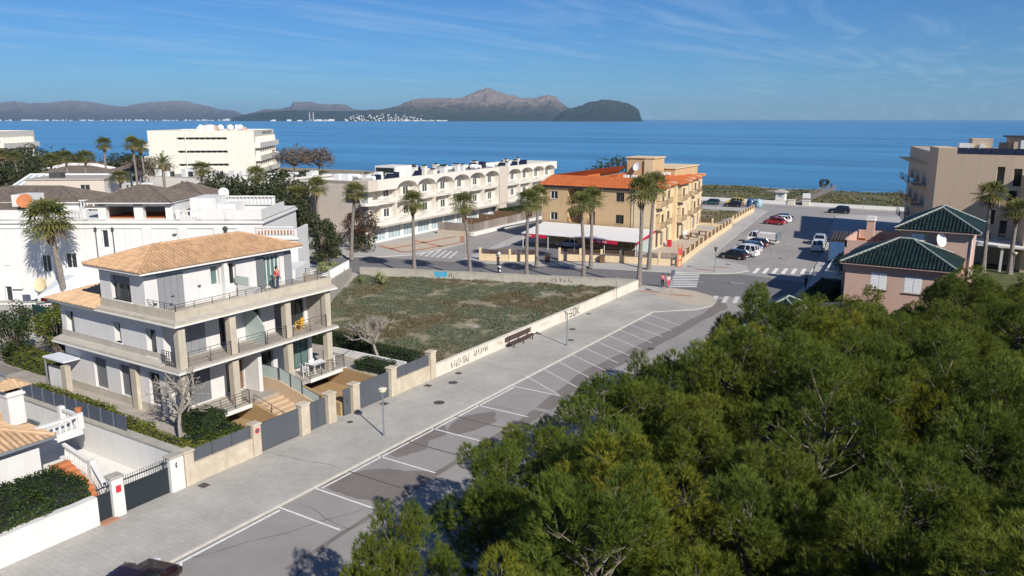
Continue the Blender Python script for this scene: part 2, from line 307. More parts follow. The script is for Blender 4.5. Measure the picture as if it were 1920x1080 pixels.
def facade(T, O, ang, L, z0, z1, ops, wm, name='wall', world=True, zt=None):
    """a wall with real recessed openings; ops: (s0,s1,za,zb,kind,depth,[opts])"""
    d = (math.cos(ang), math.sin(ang)); n = (math.sin(ang), -math.cos(ang))
    P = lambda s, z, o=0.0: (O[0]+d[0]*s+n[0]*o, O[1]+d[1]*s+n[1]*o, z)
    ops = [o for o in ops if o[1] > 0 and o[0] < L]
    xs = sorted({0.0, L, *[o[0] for o in ops], *[o[1] for o in ops]}); zs = sorted({z0, z1, *[o[2] for o in ops], *[o[3] for o in ops]})
    m = MB()
    for i in range(len(xs)-1):
        for j in range(len(zs)-1):
            cx = (xs[i]+xs[i+1])/2; cz = (zs[j]+zs[j+1])/2
            if any(o[0] < cx < o[1] and o[2] < cz < o[3] for o in ops): continue
            m.quad(P(xs[i], zs[j]), P(xs[i+1], zs[j]), P(xs[i+1], zs[j+1]), P(xs[i], zs[j+1]))
    for o in ops:
        a, b, c, e, kd, dp = o[:6]
        m.quad(P(a,c), P(b,c), P(b,c,-dp), P(a,c,-dp)); m.quad(P(a,e,-dp), P(b,e,-dp), P(b,e), P(a,e))
        m.quad(P(a,c,-dp), P(a,e,-dp), P(a,e), P(a,c)); m.quad(P(b,c), P(b,e), P(b,e,-dp), P(b,c,-dp))
        if kd == 'void': m.quad(P(a,c,-dp), P(b,c,-dp), P(b,e,-dp), P(a,e,-dp))
    wo = m.build(name, wm, T, world)
    def bar(mm, s0, s1, za, zb, o0, o1):
        mm.prism([P(s0,0,o0)[:2], P(s1,0,o0)[:2], P(s1,0,o1)[:2], P(s0,0,o1)[:2]], za, zb)
    for o in ops:
        a, b, c, e, kd, dp = o[:6]; op = o[6] if len(o) > 6 else {}
        if kd == 'void': continue
        if kd in ('win', 'door'):
            fm = op.get('frame', 'white_metal'); gm = op.get('glass', 'glass_dark'); nn = op.get('n', 2 if b-a > 0.75 else 1); fw = op.get('fw', 0.06)
            f = MB(); bar(f, a, b, c, c+fw, -dp, -dp+0.06); bar(f, a, b, e-fw, e, -dp, -dp+0.06)
            for k in range(nn+1):
                x = a+(b-a)*k/nn; x0 = min(max(x-fw/2, a), b-fw); bar(f, x0, x0+fw, c+fw, e-fw, -dp, -dp+0.055)
            wo_ = f.build('window' if kd == 'win' else 'glass_door', fm, T, world)
            for k in range(nn):
                g = MB(); x0 = a+(b-a)*k/nn; x1 = a+(b-a)*(k+1)/nn
                g.quad(P(x0+.01,c+.01,-dp+.012), P(x1-.01,c+.01,-dp+.012), P(x1-.01,e-.01,-dp+.012), P(x0+.01,e-.01,-dp+.012))
                po = g.build('pane', gm, None)
                if world:
                    (lx,ly,lz),rz = FR[T]; cc, q = math.cos(-rz), math.sin(-rz)
                    for vv in po.data.vertices:
                        x,y,z = vv.co; vv.co = ((x-lx)*cc-(y-ly)*q, (x-lx)*q+(y-ly)*cc, z-lz)
                po.parent = wo_
            if op.get('sill'):
                sm = MB(); bar(sm, a-.08, b+.08, c-.08, c, -dp+.07, .07); sm.build('sill', op['sill'], T, world)
        elif kd == 'shut':
            nn = op.get('n', 2); mm_ = op.get('m', 'grey_shutter')
            for k in range(nn):
                f = MB(); x0 = a+(b-a)*k/nn+.012; x1 = a+(b-a)*(k+1)/nn-.012
                bar(f, x0, x1, c+.02, e-.01, -dp-.03, -dp+.04)
                if op.get('slat'):
                    q = c+.1
                    while q < e-.12: bar(f, x0+.06, x1-.06, q, q+.05, -dp+.04, -dp+.06); q += op['slat']
                f.build('shutter', mm_, T, world)
            bk = MB(); bk.quad(P(a,c,-dp-.02), P(b,c,-dp-.02), P(b,e,-dp-.02), P(a,e,-dp-.02)); bk.build('shutter_backing', 'glass_dark', T, world)
            if op.get('sill'):
                sm = MB(); bar(sm, a-.12, b+.12, c-.09, c, -dp+.05, .09); sm.build('sill', op['sill'], T, world)
    return wo

def tile_plane(m, p0, p1, up, poly, row=0.27, course=0.42, h=0.075, t_lo=0.0):
    """barrel tile rows on a roof plane. p0->p1 eave, up: vector up the slope (unit), poly: function a->(b0,b1)"""
    p0 = Vector(p0); p1 = Vector(p1); e = (p1-p0); L = e.length; e.normalize(); up = Vector(up).normalized(); nrm = e.cross(up)
    if nrm.z < 0: nrm = -nrm
    n = max(1, int(round(L/row))); wdt = L/n
    prof = [(-0.37, 0.0), (-0.28, 0.68), (0.0, 1.0), (0.28, 0.68), (0.37, 0.0)]
    for i in range(n):
        a = (i+0.5)*wdt; b0, b1 = poly(a)
        if b1-b0 < 0.08: continue
        k = b0; jit = random.uniform(-.05, .05)
        while k < b1-0.05:
            k2 = min(k+course+(jit if k == b0 else 0), b1); t = random.random()
            vs = []
            for (kk, dz) in ((k-0.03, 0.03), (k2, 0.0)):
                for (x, z) in prof: vs.append(p0+e*(a+x*wdt)+up*kk+nrm*(z*h+dz))
            fs = [(j, j+1, j+6, j+5) for j in range(4)]
            fs.append((0, 1, 2, 3, 4))
            m.add(vs, fs, t); k = k2
def hip_roof(T, x0, x1, y0, y1, ze, rise, mt, world=True, overh=0.0, row=0.27, h=0.075, ridge_mat=None, soffit='trim_light', fascia='dark_metal', thick=0.14, course=0.42, flip=False):
    """hip roof with its ridge along the longer side"""
    W, D = x1-x0, y1-y0; base = MB(); til = MB(); rd = MB()
    alongy = D >= W; hw = (W if alongy else D)/2; zr = ze+rise
    A = [(x0,y0,ze),(x1,y0,ze),(x1,y1,ze),(x0,y1,ze)]
    Rg = [((x0+x1)/2, y0+hw, zr), ((x0+x1)/2, y1-hw, zr)] if alongy else [(x0+hw,(y0+y1)/2,zr),(x1-hw,(y0+y1)/2,zr)]
    base.add(A+Rg, [(0,1,4),(1,2,5,4),(2,3,5),(3,0,4,5)] if alongy else [(0,1,5,4),(1,2,5),(2,3,4,5),(3,0,4)])
    base.build('roof_deck', {'tile':'tile_under_shade','tile_pale':'tile_under_shade','tile_green':'core_dark0'}.get(mt, mt), T, world)  # deck coloured darker than its tiles, as painted shade in the gaps
    fm = MB(); fm.box(x0+.03, x1-.03, y0+.03, y1-.03, ze-thick, ze-.004); fm.build('eave', soffit, T, world)
    sl = math.hypot(hw, rise)
    def tri(L): return lambda a: (0, sl*min(a, L-a)/hw if min(a, L-a) < hw else sl)
    for (i, j, ux, uy) in ((0,1,0,1),(1,2,-1,0),(2,3,0,-1),(3,0,1,0)):
        L = math.dist(A[i], A[j]); tile_plane(til, A[i], A[j], (ux*hw, uy*hw, rise), tri(L), row, course, h)
    tl = til.build('roof_tiles', mt, T, world); tl['kind'] = 'stuff'
    segs = [(A[0],Rg[0]),(A[1],Rg[0] if alongy else Rg[1]),(A[2],Rg[1]),(A[3],Rg[1] if alongy else Rg[0]),(Rg[0],Rg[1])]
    for p, q in segs:
        p = Vector(p); q = Vector(q); nn = max(1, int((q-p).length/0.45)); lift = Vector((0,0,h*0.75))
        for k in range(nn): rd.tube(p+(q-p)*k/nn+lift, p+(q-p)*(k+1.08)/nn+lift*0.9, 0.12, 0.10, 7)
    rd.build('ridge_tiles', ridge_mat or mt, T, world)
# ------------------------------------------------------------------ setting materials
def special(name): 
    m = bpy.data.materials.new(name); m.use_nodes = True; M[name] = m; return m, m.node_tree, m.node_tree.nodes['Principled BSDF']
def pavemat(name, c, tile, joint=0.8, var=0.12):
    m, nt, b = special(name)
    g = nt.nodes.new('ShaderNodeNewGeometry'); br = nt.nodes.new('ShaderNodeTexBrick')
    br.inputs['Color1'].default_value = (*[x*(1+var*.5) for x in c], 1); br.inputs['Color2'].default_value = (*[x*(1-var*.5) for x in c], 1)
    br.inputs['Mortar'].default_value = (*[x*joint for x in c], 1); br.inputs['Scale'].default_value = 1.0
    br.inputs['Mortar Size'].default_value = 0.016; br.inputs['Brick Width'].default_value = tile; br.inputs['Row Height'].default_value = tile; br.offset = 0.0
    nt.links.new(g.outputs['Position'], br.inputs['Vector'])
    n = nt.nodes.new('ShaderNodeTexNoise'); n.inputs['Scale'].default_value = 0.22; n.inputs['Detail'].default_value = 8; n.inputs['Roughness'].default_value = 0.7
    nt.links.new(g.outputs['Position'], n.inputs['Vector'])
    r = nt.nodes.new('ShaderNodeMapRange'); r.inputs[1].default_value = 0.3; r.inputs[2].default_value = 0.72; r.inputs[3].default_value = 1.12; r.inputs[4].default_value = 0.74
    nt.links.new(n.outputs['Fac'], r.inputs[0])
    v = nt.nodes.new('ShaderNodeVectorMath'); v.operation = 'SCALE'; nt.links.new(br.outputs['Color'], v.inputs[0]); nt.links.new(r.outputs[0], v.inputs['Scale'])
    nt.links.new(v.outputs[0], b.inputs['Base Color']); b.inputs['Roughness'].default_value = 0.9; b.inputs['Specular IOR Level'].default_value = 0.25
    bp = nt.nodes.new('ShaderNodeBump'); bp.inputs['Strength'].default_value = 0.35; bp.inputs['Distance'].default_value = 0.02
    nt.links.new(br.outputs['Fac'], bp.inputs['Height']); bp.invert = True; nt.links.new(bp.outputs[0], b.inputs['Normal'])
pavemat('paving', (0.425, 0.405, 0.365), 0.3, 0.86, 0.09)
pavemat('terrace_tiles', (0.40, 0.355, 0.31), 0.45, 0.75)
mat('asphalt', (0.30, 0.28, 0.262), 0.9, 0.12, 0.25, bump=0.2, bscale=25, stain=(0.205, 0.19, 0.185), stain_amt=0.55, stain_scale=0.09)
mat('asphalt_patch', (0.19, 0.165, 0.15), 0.85, 0.14, 0.5, bump=0.2, bscale=25)
mat('asphalt_dark', (0.165, 0.16, 0.16), 0.9, 0.13, 0.3, bump=0.2, bscale=25)
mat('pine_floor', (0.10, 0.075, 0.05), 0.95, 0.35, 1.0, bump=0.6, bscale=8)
mat('sand', (0.52, 0.45, 0.33), 0.95, 0.12, 0.3)

# ground of the whole place, down to the water's edge
def shore(x): return 252.0 if x > -262 else 252.0 - (-262 - x) * 0.12
m = MB(); xs = [-2600,-1800,-1200,-900,-700,-550,-450,-360,-300,-262]+list(range(-240, 420, 20))+[700, 1400]
ts = [560, 300, 150, 90, 70, 52, 40, 30, 22, 16, 11, 8, 5, 2, 0, -3, -9, -30]
def gz(x, t):
    if t > 16: return -0.14
    if t > 5: return -0.14 - (16 - t) / 11 * 0.75
    return -0.89 - (5 - t) * 0.115
idx = {}
for i, x in enumerate(xs):
    for j, t in enumerate(ts):
        idx[i, j] = len(m.v); m.v.append((x, shore(x) - t if j else -420, gz(x, t)))
for i in range(len(xs)-1):
    for j in range(len(ts)-1): m.f.append([idx[i,j], idx[i+1,j], idx[i+1,j+1], idx[i,j+1]]); m.t.append(.5)
struct(m.build('ground', 'soil'))
# beach sand strip
m = MB(); bx = list(range(-260, 200, 10))
for a, b in zip(bx[:-1], bx[1:]):
    w0 = 9 + 2.0*noise.noise((a*.05, 0, 3)); w1 = 9 + 2.0*noise.noise((b*.05, 0, 3))
    for k in range(4):
        t0, t1 = k/4, (k+1)/4
        P = lambda x, w, t: (x, 250.5 - w*(1-t), gz(x, 1.5 + w*(1-t)) + 0.02)
        m.quad(P(a, w0, t0), P(b, w1, t0), P(b, w1, t1), P(a, w0, t1))
struct(m.build('beach', 'sand'))

# sea
sm, nt, b = special('sea_water')
g = nt.nodes.new('ShaderNodeNewGeometry')
mpn = nt.nodes.new('ShaderNodeMapping'); mpn.inputs['Rotation'].default_value = (0, 0, R(-31)); mpn.inputs['Scale'].default_value = (0.0016, 0.016, 1)
nt.links.new(g.outputs['Position'], mpn.inputs[0])
n1 = nt.nodes.new('ShaderNodeTexNoise'); n1.inputs['Scale'].default_value = 1.0; n1.inputs['Detail'].default_value = 5; nt.links.new(mpn.outputs[0], n1.inputs['Vector'])
crp = nt.nodes.new('ShaderNodeValToRGB'); crp.color_ramp.elements[0].position = 0.36; crp.color_ramp.elements[1].position = 0.62
crp.color_ramp.elements[0].color = (0.028, 0.15, 0.295, 1); crp.color_ramp.elements[1].color = (0.062, 0.25, 0.45, 1)
nt.links.new(n1.outputs['Fac'], crp.inputs[0]); nt.links.new(crp.outputs[0], b.inputs['Base Color'])
b.inputs['Roughness'].default_value = 0.22; b.inputs['IOR'].default_value = 1.33; b.inputs['Specular IOR Level'].default_value = 0.45
mp2 = nt.nodes.new('ShaderNodeMapping'); mp2.inputs['Scale'].default_value = (0.10, 0.42, 1); mp2.inputs['Rotation'].default_value = (0, 0, R(-12)); nt.links.new(g.outputs['Position'], mp2.inputs[0])
n2 = nt.nodes.new('ShaderNodeTexNoise'); n2.inputs['Scale'].default_value = 1.0; n2.inputs['Detail'].default_value = 4; nt.links.new(mp2.outputs[0], n2.inputs['Vector'])
mp3 = nt.nodes.new('ShaderNodeMapping'); mp3.inputs['Scale'].default_value = (0.012, 0.075, 1); mp3.inputs['Rotation'].default_value = (0, 0, R(-6)); nt.links.new(g.outputs['Position'], mp3.inputs[0])
n3 = nt.nodes.new('ShaderNodeTexNoise'); n3.inputs['Scale'].default_value = 1.0; n3.inputs['Detail'].default_value = 3; nt.links.new(mp3.outputs[0], n3.inputs['Vector'])
ad = nt.nodes.new('ShaderNodeMath'); ad.operation = 'MULTIPLY_ADD'; ad.inputs[1].default_value = 3.0
nt.links.new(n3.outputs['Fac'], ad.inputs[0]); nt.links.new(n2.outputs['Fac'], ad.inputs[2])
bp = nt.nodes.new('ShaderNodeBump'); bp.inputs['Strength'].default_value = 0.7; bp.inputs['Distance'].default_value = 0.9
nt.links.new(ad.outputs[0], bp.inputs['Height']); nt.links.new(bp.outputs[0], b.inputs['Normal'])
m = MB(); m.quad((-60000, 215, -1.4), (60000, 215, -1.4), (60000, 60000, -1.4), (-60000, 60000, -1.4))
struct(m.build('sea', 'sea_water'))
# small breaking waves along the water's edge
fm, nt, b = special('foam'); b.inputs['Base Color'].default_value = (0.75, 0.8, 0.82, 1); b.inputs['Roughness'].default_value = 0.8
m = MB()
for (x0, x1, y, wd) in ((-150,-80,252.5,.5),(-74,-40,253,.45),(-30,18,252.8,.5),(-118,-52,258.5,.35),(-40,25,261,.3),(-250,-190,252.6,.4)):
    pts = []; x = x0
    while x < x1:
        pts.append((x, y + 0.9*noise.noise((x*.08, y, 0)), wd*(0.35+abs(noise.noise((x*.21, y*3, 1)))*1.6))); x += 1.5
    for p, q in zip(pts[:-1], pts[1:]): m.quad((p[0],p[1]-p[2],-1.37),(q[0],q[1]-q[2],-1.37),(q[0],q[1]+q[2],-1.37),(p[0],p[1]+p[2],-1.37))
struct(m.build('surf', 'foam'))

# distant mountains across the bay: (azimuth deg, height m) ridge profiles
def mountain(name, D, depth, prof, mt, seed, rough=1.0):
    m = MB(); a0, a1 = prof[0][0], prof[-1][0]; nu = int((a1-a0)/0.11)+1; nv = 44
    def ph(a):
        for (p, q) in zip(prof[:-1], prof[1:]):
            if p[0] <= a <= q[0]:
                t = (a-p[0])/(q[0]-p[0]); t = t*t*(3-2*t)*0.5 + t*0.5
                return p[1]+(q[1]-p[1])*t
        return 0
    for i in range(nu):
        a = a0+(a1-a0)*i/(nu-1); az = R(a)-YAW; H = ph(a)*(1+.05*noise.noise((a*3.1, seed, 0))+.035*noise.noise((a*9, seed, 1)))
        ex = min(1.0, min(a-a0, a1-a)/0.25)
        for j in range(nv):
            t = j/(nv-1); r = D+depth*t
            x, y = math.sin(az)*r, math.cos(az)*r
            f = math.sin(min(t/0.55, 1)*math.pi/2)**1.15 if t < 0.55 else max(0.0, 1-(t-0.55)/0.45)**1.1
            q = noise.fractal((x*.0011+seed, y*.0011, seed*.3), 0.9, 2.1, 6)
            rv = 1-abs(noise.noise((x*.0024+seed, y*.0024, 5)))*1.1-abs(noise.noise((x*.0061+seed, y*.0061, 8)))*.8
            z = H*f*(1 - (1-abs(2*min(t/0.55,1)-1))*0.5*rv*rough) + q*H*0.10*rough*(1 if t < .5 else .25)*math.sin(min(1,t/.55)*math.pi)
            m.v.append((x, y, max(z*ex, -4) if j else -4))
    for i in range(nu-1):
        for j in range(nv-1): m.f.append([i*nv+j, (i+1)*nv+j, (i+1)*nv+j+1, i*nv+j+1]); m.t.append(.5)
    return struct(m.build(name, mt, smooth=False))
def hillmat(name, low, mid, rock, z1, z2):
    m, nt, b = special(name); g = nt.nodes.new('ShaderNodeNewGeometry'); sp = nt.nodes.new('ShaderNodeSeparateXYZ'); nt.links.new(g.outputs['Position'], sp.inputs[0])
    n = nt.nodes.new('ShaderNodeTexNoise'); n.inputs['Scale'].default_value = 0.0055; n.inputs['Detail'].default_value = 9; n.inputs['Roughness'].default_value = 0.7; nt.links.new(g.outputs['Position'], n.inputs['Vector'])
    ma = nt.nodes.new('ShaderNodeMath'); ma.operation = 'MULTIPLY_ADD'; ma.inputs[1].default_value = (z2-z1)*1.6; nt.links.new(n.outputs['Fac'], ma.inputs[0]); nt.links.new(sp.outputs['Z'], ma.inputs[2])
    r = nt.nodes.new('ShaderNodeMapRange'); r.inputs[1].default_value = z1+(z2-z1)*.8; r.inputs[2].default_value = z2+(z2-z1)*.8; nt.links.new(ma.outputs[0], r.inputs[0])
    cr = nt.nodes.new('ShaderNodeValToRGB'); e = cr.color_ramp.elements; e[0].color = (*low, 1); e[1].color = (*rock, 1); k = e.new(0.45); k.color = (*mid, 1)
    nt.links.new(r.outputs[0], cr.inputs[0]); nt.links.new(cr.outputs[0], b.inputs['Base Color']); b.inputs['Roughness'].default_value = 1; b.inputs['Specular IOR Level'].default_value = 0.05
    bp = nt.nodes.new('ShaderNodeBump'); bp.inputs['Strength'].default_value = 1.0; bp.inputs['Distance'].default_value = 160; nt.links.new(n.outputs['Fac'], bp.inputs['Height']); nt.links.new(bp.outputs[0], b.inputs['Normal'])
hillmat('hill_near', (0.040, 0.055, 0.028), (0.11, 0.09, 0.06), (0.33, 0.26, 0.205), 70, 300)
hillmat('hill_far', (0.065, 0.07, 0.055), (0.14, 0.115, 0.095), (0.28, 0.22, 0.195), 20, 400)
hillmat('hill_head', (0.032, 0.046, 0.024), (0.065, 0.07, 0.038), (0.22, 0.18, 0.145), 100, 460)
P_A = [(-36.02, 218.7), (-33.99, 352.3), (-32.4, 369.3), (-31.58, 405.5), (-30.75, 364.4), (-29.76, 367.9), (-28.75, 428.1), (-27.57, 409.6), (-26.22, 321.6), (-25.6, 299.8), (-24.77, 372.2), (-23.57, 422.9), (-22.12, 451.2), (-20.81, 346.3), (-19.64, 239.2), (-19.07, 239.9), (-18.36, 142.7), (-17.88, 20.0)]
P_B = [(-18.97, 41.0), (-17.95, 146.9), (-16.91, 232.8), (-16.22, 222.8), (-15.34, 277.3), (-15.09, 374.2), (-14.21, 386.5), (-13.1, 334.0), (-11.76, 335.7), (-10.92, 227.4), (-9.75, 206.3), (-8.09, 119.1), (-6.41, 42.1)]
P_C = [(-19.31, 35.5), (-17.95, 105.9), (-16.22, 146.1), (-14.81, 162.9), (-13.03, 148.0), (-11.22, 148.8), (-9.38, 173.9), (-7.53, 166.5), (-4.53, 118.2), (-3.03, 36.4)]
P_D = [(-11.94, 35.5), (-9.75, 145.2), (-8.27, 208.5), (-6.97, 319.4), (-6.04, 343.7), (-5.29, 336.2), (-3.48, 344.9), (-2.84, 416.4), (-2.08, 480.1), (-1.63, 496.1), (-0.95, 432.7), (0.0, 385.1), (0.76, 337.5), (1.51, 345.3), (2.65, 384.8), (3.1, 360.8), (3.48, 273.5), (4.01, 194.2), (5.29, 114.9), (6.41, 35.8)]
P_E = [(2.84, 26.6), (3.78, 132.0), (4.53, 177.9), (5.59, 243.3), (6.41, 262.7), (7.16, 255.7), (7.98, 229.2), (8.53, 189.7), (8.87, 143.9), (9.05, 98.2), (9.2, 23.3)]
mountain('mountain_range', 16500, 6500, P_A, 'hill_far', 3)
mountain('mountain_ridge', 14500, 5000, P_B, 'hill_far', 9)
mountain('low_hills', 11300, 2600, P_C, 'hill_head', 5)
mountain('mountain', 10300, 3600, P_D, 'hill_near', 13)
mountain('headland', 9000, 2200, P_E, 'hill_head', 21)
mountain('far_coast', 15800, 900, [(-38, 4), (-33.5, 12), (-28, 9), (-24, 14), (-20, 8), (-17.6, 3)], 'hill_head', 2, 0.4)
# white resort towns on the far shores: too small to count
wm, nt, b = special('far_town_white'); b.inputs['Base Color'].default_value = (0.62, 0.60, 0.57, 1); b.inputs['Roughness'].default_value = 0.9
m = MB(); rr = random.Random(4)
def towns(a0, a1, D0, D1, n, hmin, hmax, zs, wmin=12, wmax=42):
    for _ in range(n):
        a = rr.uniform(a0, a1); az = R(a)-YAW; f = rr.random()**1.6; r = D0+(D1-D0)*f; zz = zs*f
        x, y = math.sin(az)*r, math.cos(az)*r; wd = rr.uniform(wmin, wmax)
        m.obox((x, y), (math.cos(az), -math.sin(az)), wd, 8, zz-5, zz+rr.uniform(hmin, hmax))
towns(-36, -19.2, 15600, 15760, 190, 4, 20, 4, 5, 14)
towns(-19.6, -17.9, 15500, 15560, 14, 10, 30, 4, 12, 34)
towns(-16.5, -12.5, 11100, 11250, 14, 8, 22, 4)
towns(-11.7, -5.6, 10250, 10850, 150, 4, 10, 85, 4, 9)
towns(-9.0, -4.6, 10200, 10300, 50, 4, 9, 8, 4, 9)
o = m.build('far_town', 'far_town_white'); o['kind'] = 'stuff'; o['label'] = 'white resort towns strung along the far shore of the bay'
# two tall chimneys of the power station
for a, hh, lab in ((-14.07, 118, 'left of the two tall pale chimneys on the far shore'), (-13.82, 118, 'right of the two tall pale chimneys on the far shore')):
    az = R(a)-YAW; t = thing('power_station_chimney', lab, 'chimney', (math.sin(az)*11050, math.cos(az)*11050, 0), 0, 'far chimneys')
    q = MB(); q.tube((0,0,-5), (0,0,hh), 9, 7, 10); q.build('shaft', 'sidewalk', t); q = MB(); q.tube((0,0,hh*.86), (0,0,hh*.93), 7.9, 7.6, 10); q.build('band', 'red', t)

# ------------------------------------------------------------------ streets and blocks
m = MB(); m.add([(-160,-80,-.12),(45,-80,-.12),(45,196,-.12),(-160,196,-.12)], [(0,1,2,3)]); struct(m.build('road', 'asphalt'))
KX = -31.2
SK = [(-34.3, 89.6), (-38.0, 89.04), (-66.2, 79.35), (-73, 76.3), (-82, 73), (-150, 50)]      # south kerb of the cross street
BL1 = [(KX,-80), (KX,77.0), (-29.6,78.6), (-27.6,80.6), (-26.8,83.0), (-27.0,85.6), (-28.4,87.9), (-31,89.4)] + SK + [(-150,-80)]
BL2A = [(-150,57), (-100,78.5), (-84,84.6), (-79,87.6), (-76,91.5), (-75.4,97), (-76.4,106), (-80.6,112), (-85.5,140), (-93,182), (-150,182)]
BL2B = [(-66.6,90.6), (-46.8,96.9), (-36.5,99.7), (-32.6,101.4), (-30.2,103.4), (-29.2,106.0), (-30.6,109.4), (-36.2,112.6), (-38.1,119.8), (-41.75,146.4), (-46.4,180), (-50,183), (-84,178), (-78,138), (-72,112), (-68.4,98)]
BL3 = [(-19.2,-80), (-19.2,84), (-20.3,93), (-20.6,103), (-22.3,114), (-24.0,128.7), (-27.0,147.6), (-31.6,178), (-29,182), (45,186), (45,-80)]
PROM = [(-160,193.5), (45,193.5), (45,200), (-160,200)]
def block(name, poly, mt):
    m = MB(); m.prism(poly, -0.3, 0.0); return struct(m.build(name, mt))
sw = block('sidewalk', BL1, 'paving'); block('sidewalk_north', BL2A, 'sidewalk'); sw2 = block('sidewalk_corner', BL2B, 'sidewalk'); b3 = block('sidewalk_east', BL3, 'sidewalk'); block('promenade', PROM, 'sidewalk')
# kerb stones of the near pavement
km = MB(); km.box(-0.11, 0.0, 0.008, 0.992, -0.2, 0.0); kme = km.mesh('kerb_stone', 'kerb'); 
for i in range(64):
    o = bpy.data.objects.new('kerb_stone', kme); COL.objects.link(o); o.parent = sw; o.location = (KX + 0.125, 13.0 + i, 0.006 + random.uniform(-.003, .003))
def sheet(name, pts, z, mt, parent=None):
    m = MB(); m.add([(p[0], p[1], z) for p in pts], [tuple(range(len(pts)))]); o = m.build(name, mt, parent); o['kind'] = 'structure'; return o
def rsheet(name, p, d, l, wd, z, mt):
    d = Vector(d).normalized(); n = Vector((-d.y, d.x)); p = Vector(p); q = p + d*l
    return sheet(name, [p-n*wd/2, q-n*wd/2, q+n*wd/2, p+n*wd/2], z, mt)
ZR = -0.12
# cracks and tar seams
rc = random.Random(17)
def crack(p, d, L, wd, z, mt='asphalt_crack'):
    P = [Vector(p)]; a = math.atan2(d[1], d[0])
    for k in range(int(L/.6)): a += rc.gauss(0,.22); a += (math.atan2(d[1],d[0])-a)*.25; P.append(P[-1]+Vector((math.cos(a), math.sin(a)))*.6)
    m = MB(); n_ = len(P); L_ = []; R_ = []
    for i, q in enumerate(P): t_ = (P[min(i+1,n_-1)]-P[max(i-1,0)]).normalized(); nn = Vector((-t_.y, t_.x))*wd*rc.uniform(.4,1.3); L_.append(q+nn); R_.append(q-nn)
    for i in range(n_-1): m.quad((L_[i].x,L_[i].y,z),(L_[i+1].x,L_[i+1].y,z),(R_[i+1].x,R_[i+1].y,z),(R_[i].x,R_[i].y,z))
    struct(m.build('road_crack', mt))
mat('asphalt_crack', (0.10, 0.095, 0.092), 0.9, 0.2, 3)
for (p_, d_, L_) in (((-30.9,20),(.3,1),9), ((-25.5,16),(-.1,1),16), ((-23.8,34),(.05,1),22), ((-29.8,44.5),(1,.15),4), ((-24.5,58),(0,1),18), ((-30.5,26.8),(1,-.1),4.4), ((-21.5,62),(-.1,1),16), ((-28,39.4),(1,.3),5), ((-60,84.5),(1,.3),16), ((-30,120),(-.1,1),25), ((-27.5,112),(-.1,1),30), ((-45,92.6),(1,.28),14)): crack(p_, d_, L_, .022, -.12+.0062)
for (p_, d_, L_) in (((-36.6,30.3),(1,.02),5.2), ((-36.8,52.2),(1,0),5.4), ((-36.9,66),(1,.03),5.5)): crack(p_, d_, L_, .014, .0045)
# repaired / stained asphalt along the bays
def blob(c, rx, ry, ang, seed, n=40, amp=.22):
    P = []
    for k in range(n):
        q = 2*math.pi*k/n; r = 1+amp*noise.noise((math.cos(q)*1.3+seed, math.sin(q)*1.3, seed))+amp*.5*noise.noise((math.cos(q)*4+seed, math.sin(q)*4, 2))
        x, y = math.cos(q)*rx*r, math.sin(q)*ry*r; P.append((c[0]+x*math.cos(ang)-y*math.sin(ang), c[1]+x*math.sin(ang)+y*math.cos(ang)))
    return P
def strip(pts, ws, seed):
    L = []; Rr = []
    n = 46
    for i in range(n):
        f = i/(n-1)*(len(pts)-1); k = min(int(f), len(pts)-2); t = f-k
        p = Vector(pts[k]).lerp(Vector(pts[k+1]), t); wd = ws[k]*(1-t)+ws[k+1]*t; d = (Vector(pts[k+1])-Vector(pts[k])).normalized(); nn = Vector((-d.y, d.x))
        L.append(p+nn*wd*(1+.35*noise.noise((i*.35, seed, 0)))); Rr.append(p-nn*wd*(1+.35*noise.noise((i*.35, seed, 7))))
    return L+Rr[::-1]
def ragged(pts, seed, k=6, amp=.16):
    o = []
    for a, b in zip(pts, pts[1:]+pts[:1]):
        for i in range(k): p = Vector(a).lerp(Vector(b), i/k); o.append((max(-31.05, p.x+amp*noise.noise((p.x*1.7, p.y*1.7, seed))+.5*amp*noise.noise((p.x*5, p.y*5, seed))), p.y+amp*noise.noise((p.x*1.7, p.y*1.7, seed+9))+.5*amp*noise.noise((p.x*5, p.y*5, seed+4))))
    return o
sheet('asphalt_stain', ragged([(-31.05, 28.81), (-31.05, 30.55), (-30.28, 31.91), (-29.32, 32.69), (-28.11, 32.95), (-26.87, 33.73), (-26.62, 34.58), (-26.15, 32.23), (-26.17, 30.39), (-26.62, 28.95), (-27.63, 29.02), (-28.96, 28.77), (-30.51, 28.91)], 1.3), ZR+.004, 'asphalt_patch')
sheet('asphalt_stain', ragged([(-31.05, 34.42), (-31.05, 36.2), (-31.05, 38.23), (-31.05, 39.76), (-30.4, 39.64), (-29.51, 38.58), (-29.88, 37.2), (-29.25, 36.02), (-29.48, 35.11), (-29.9, 34.1)], 4.1), ZR+.004, 'asphalt_patch')
sheet('asphalt_stain', blob((-29.3, 41.2), 1.2, 2.2, -0.1, 6.2), ZR+.004, 'asphalt_patch')
sheet('asphalt_seam', strip([(-26.6,46), (-27.4,54.5), (-26.7,61.1), (-26.3,70), (-25.9,79), (-25.8,83.5), (-27.0,87.2)], [.55,.75,.9,.7,.6,.75,.25], 3.3), ZR+.004, 'asphalt_patch')
sheet('asphalt_seam', strip([(-26.2,22), (-26.5,34), (-26.5,45.5)], [.12,.2,.5], 5.1), ZR+.0045, 'asphalt_patch')
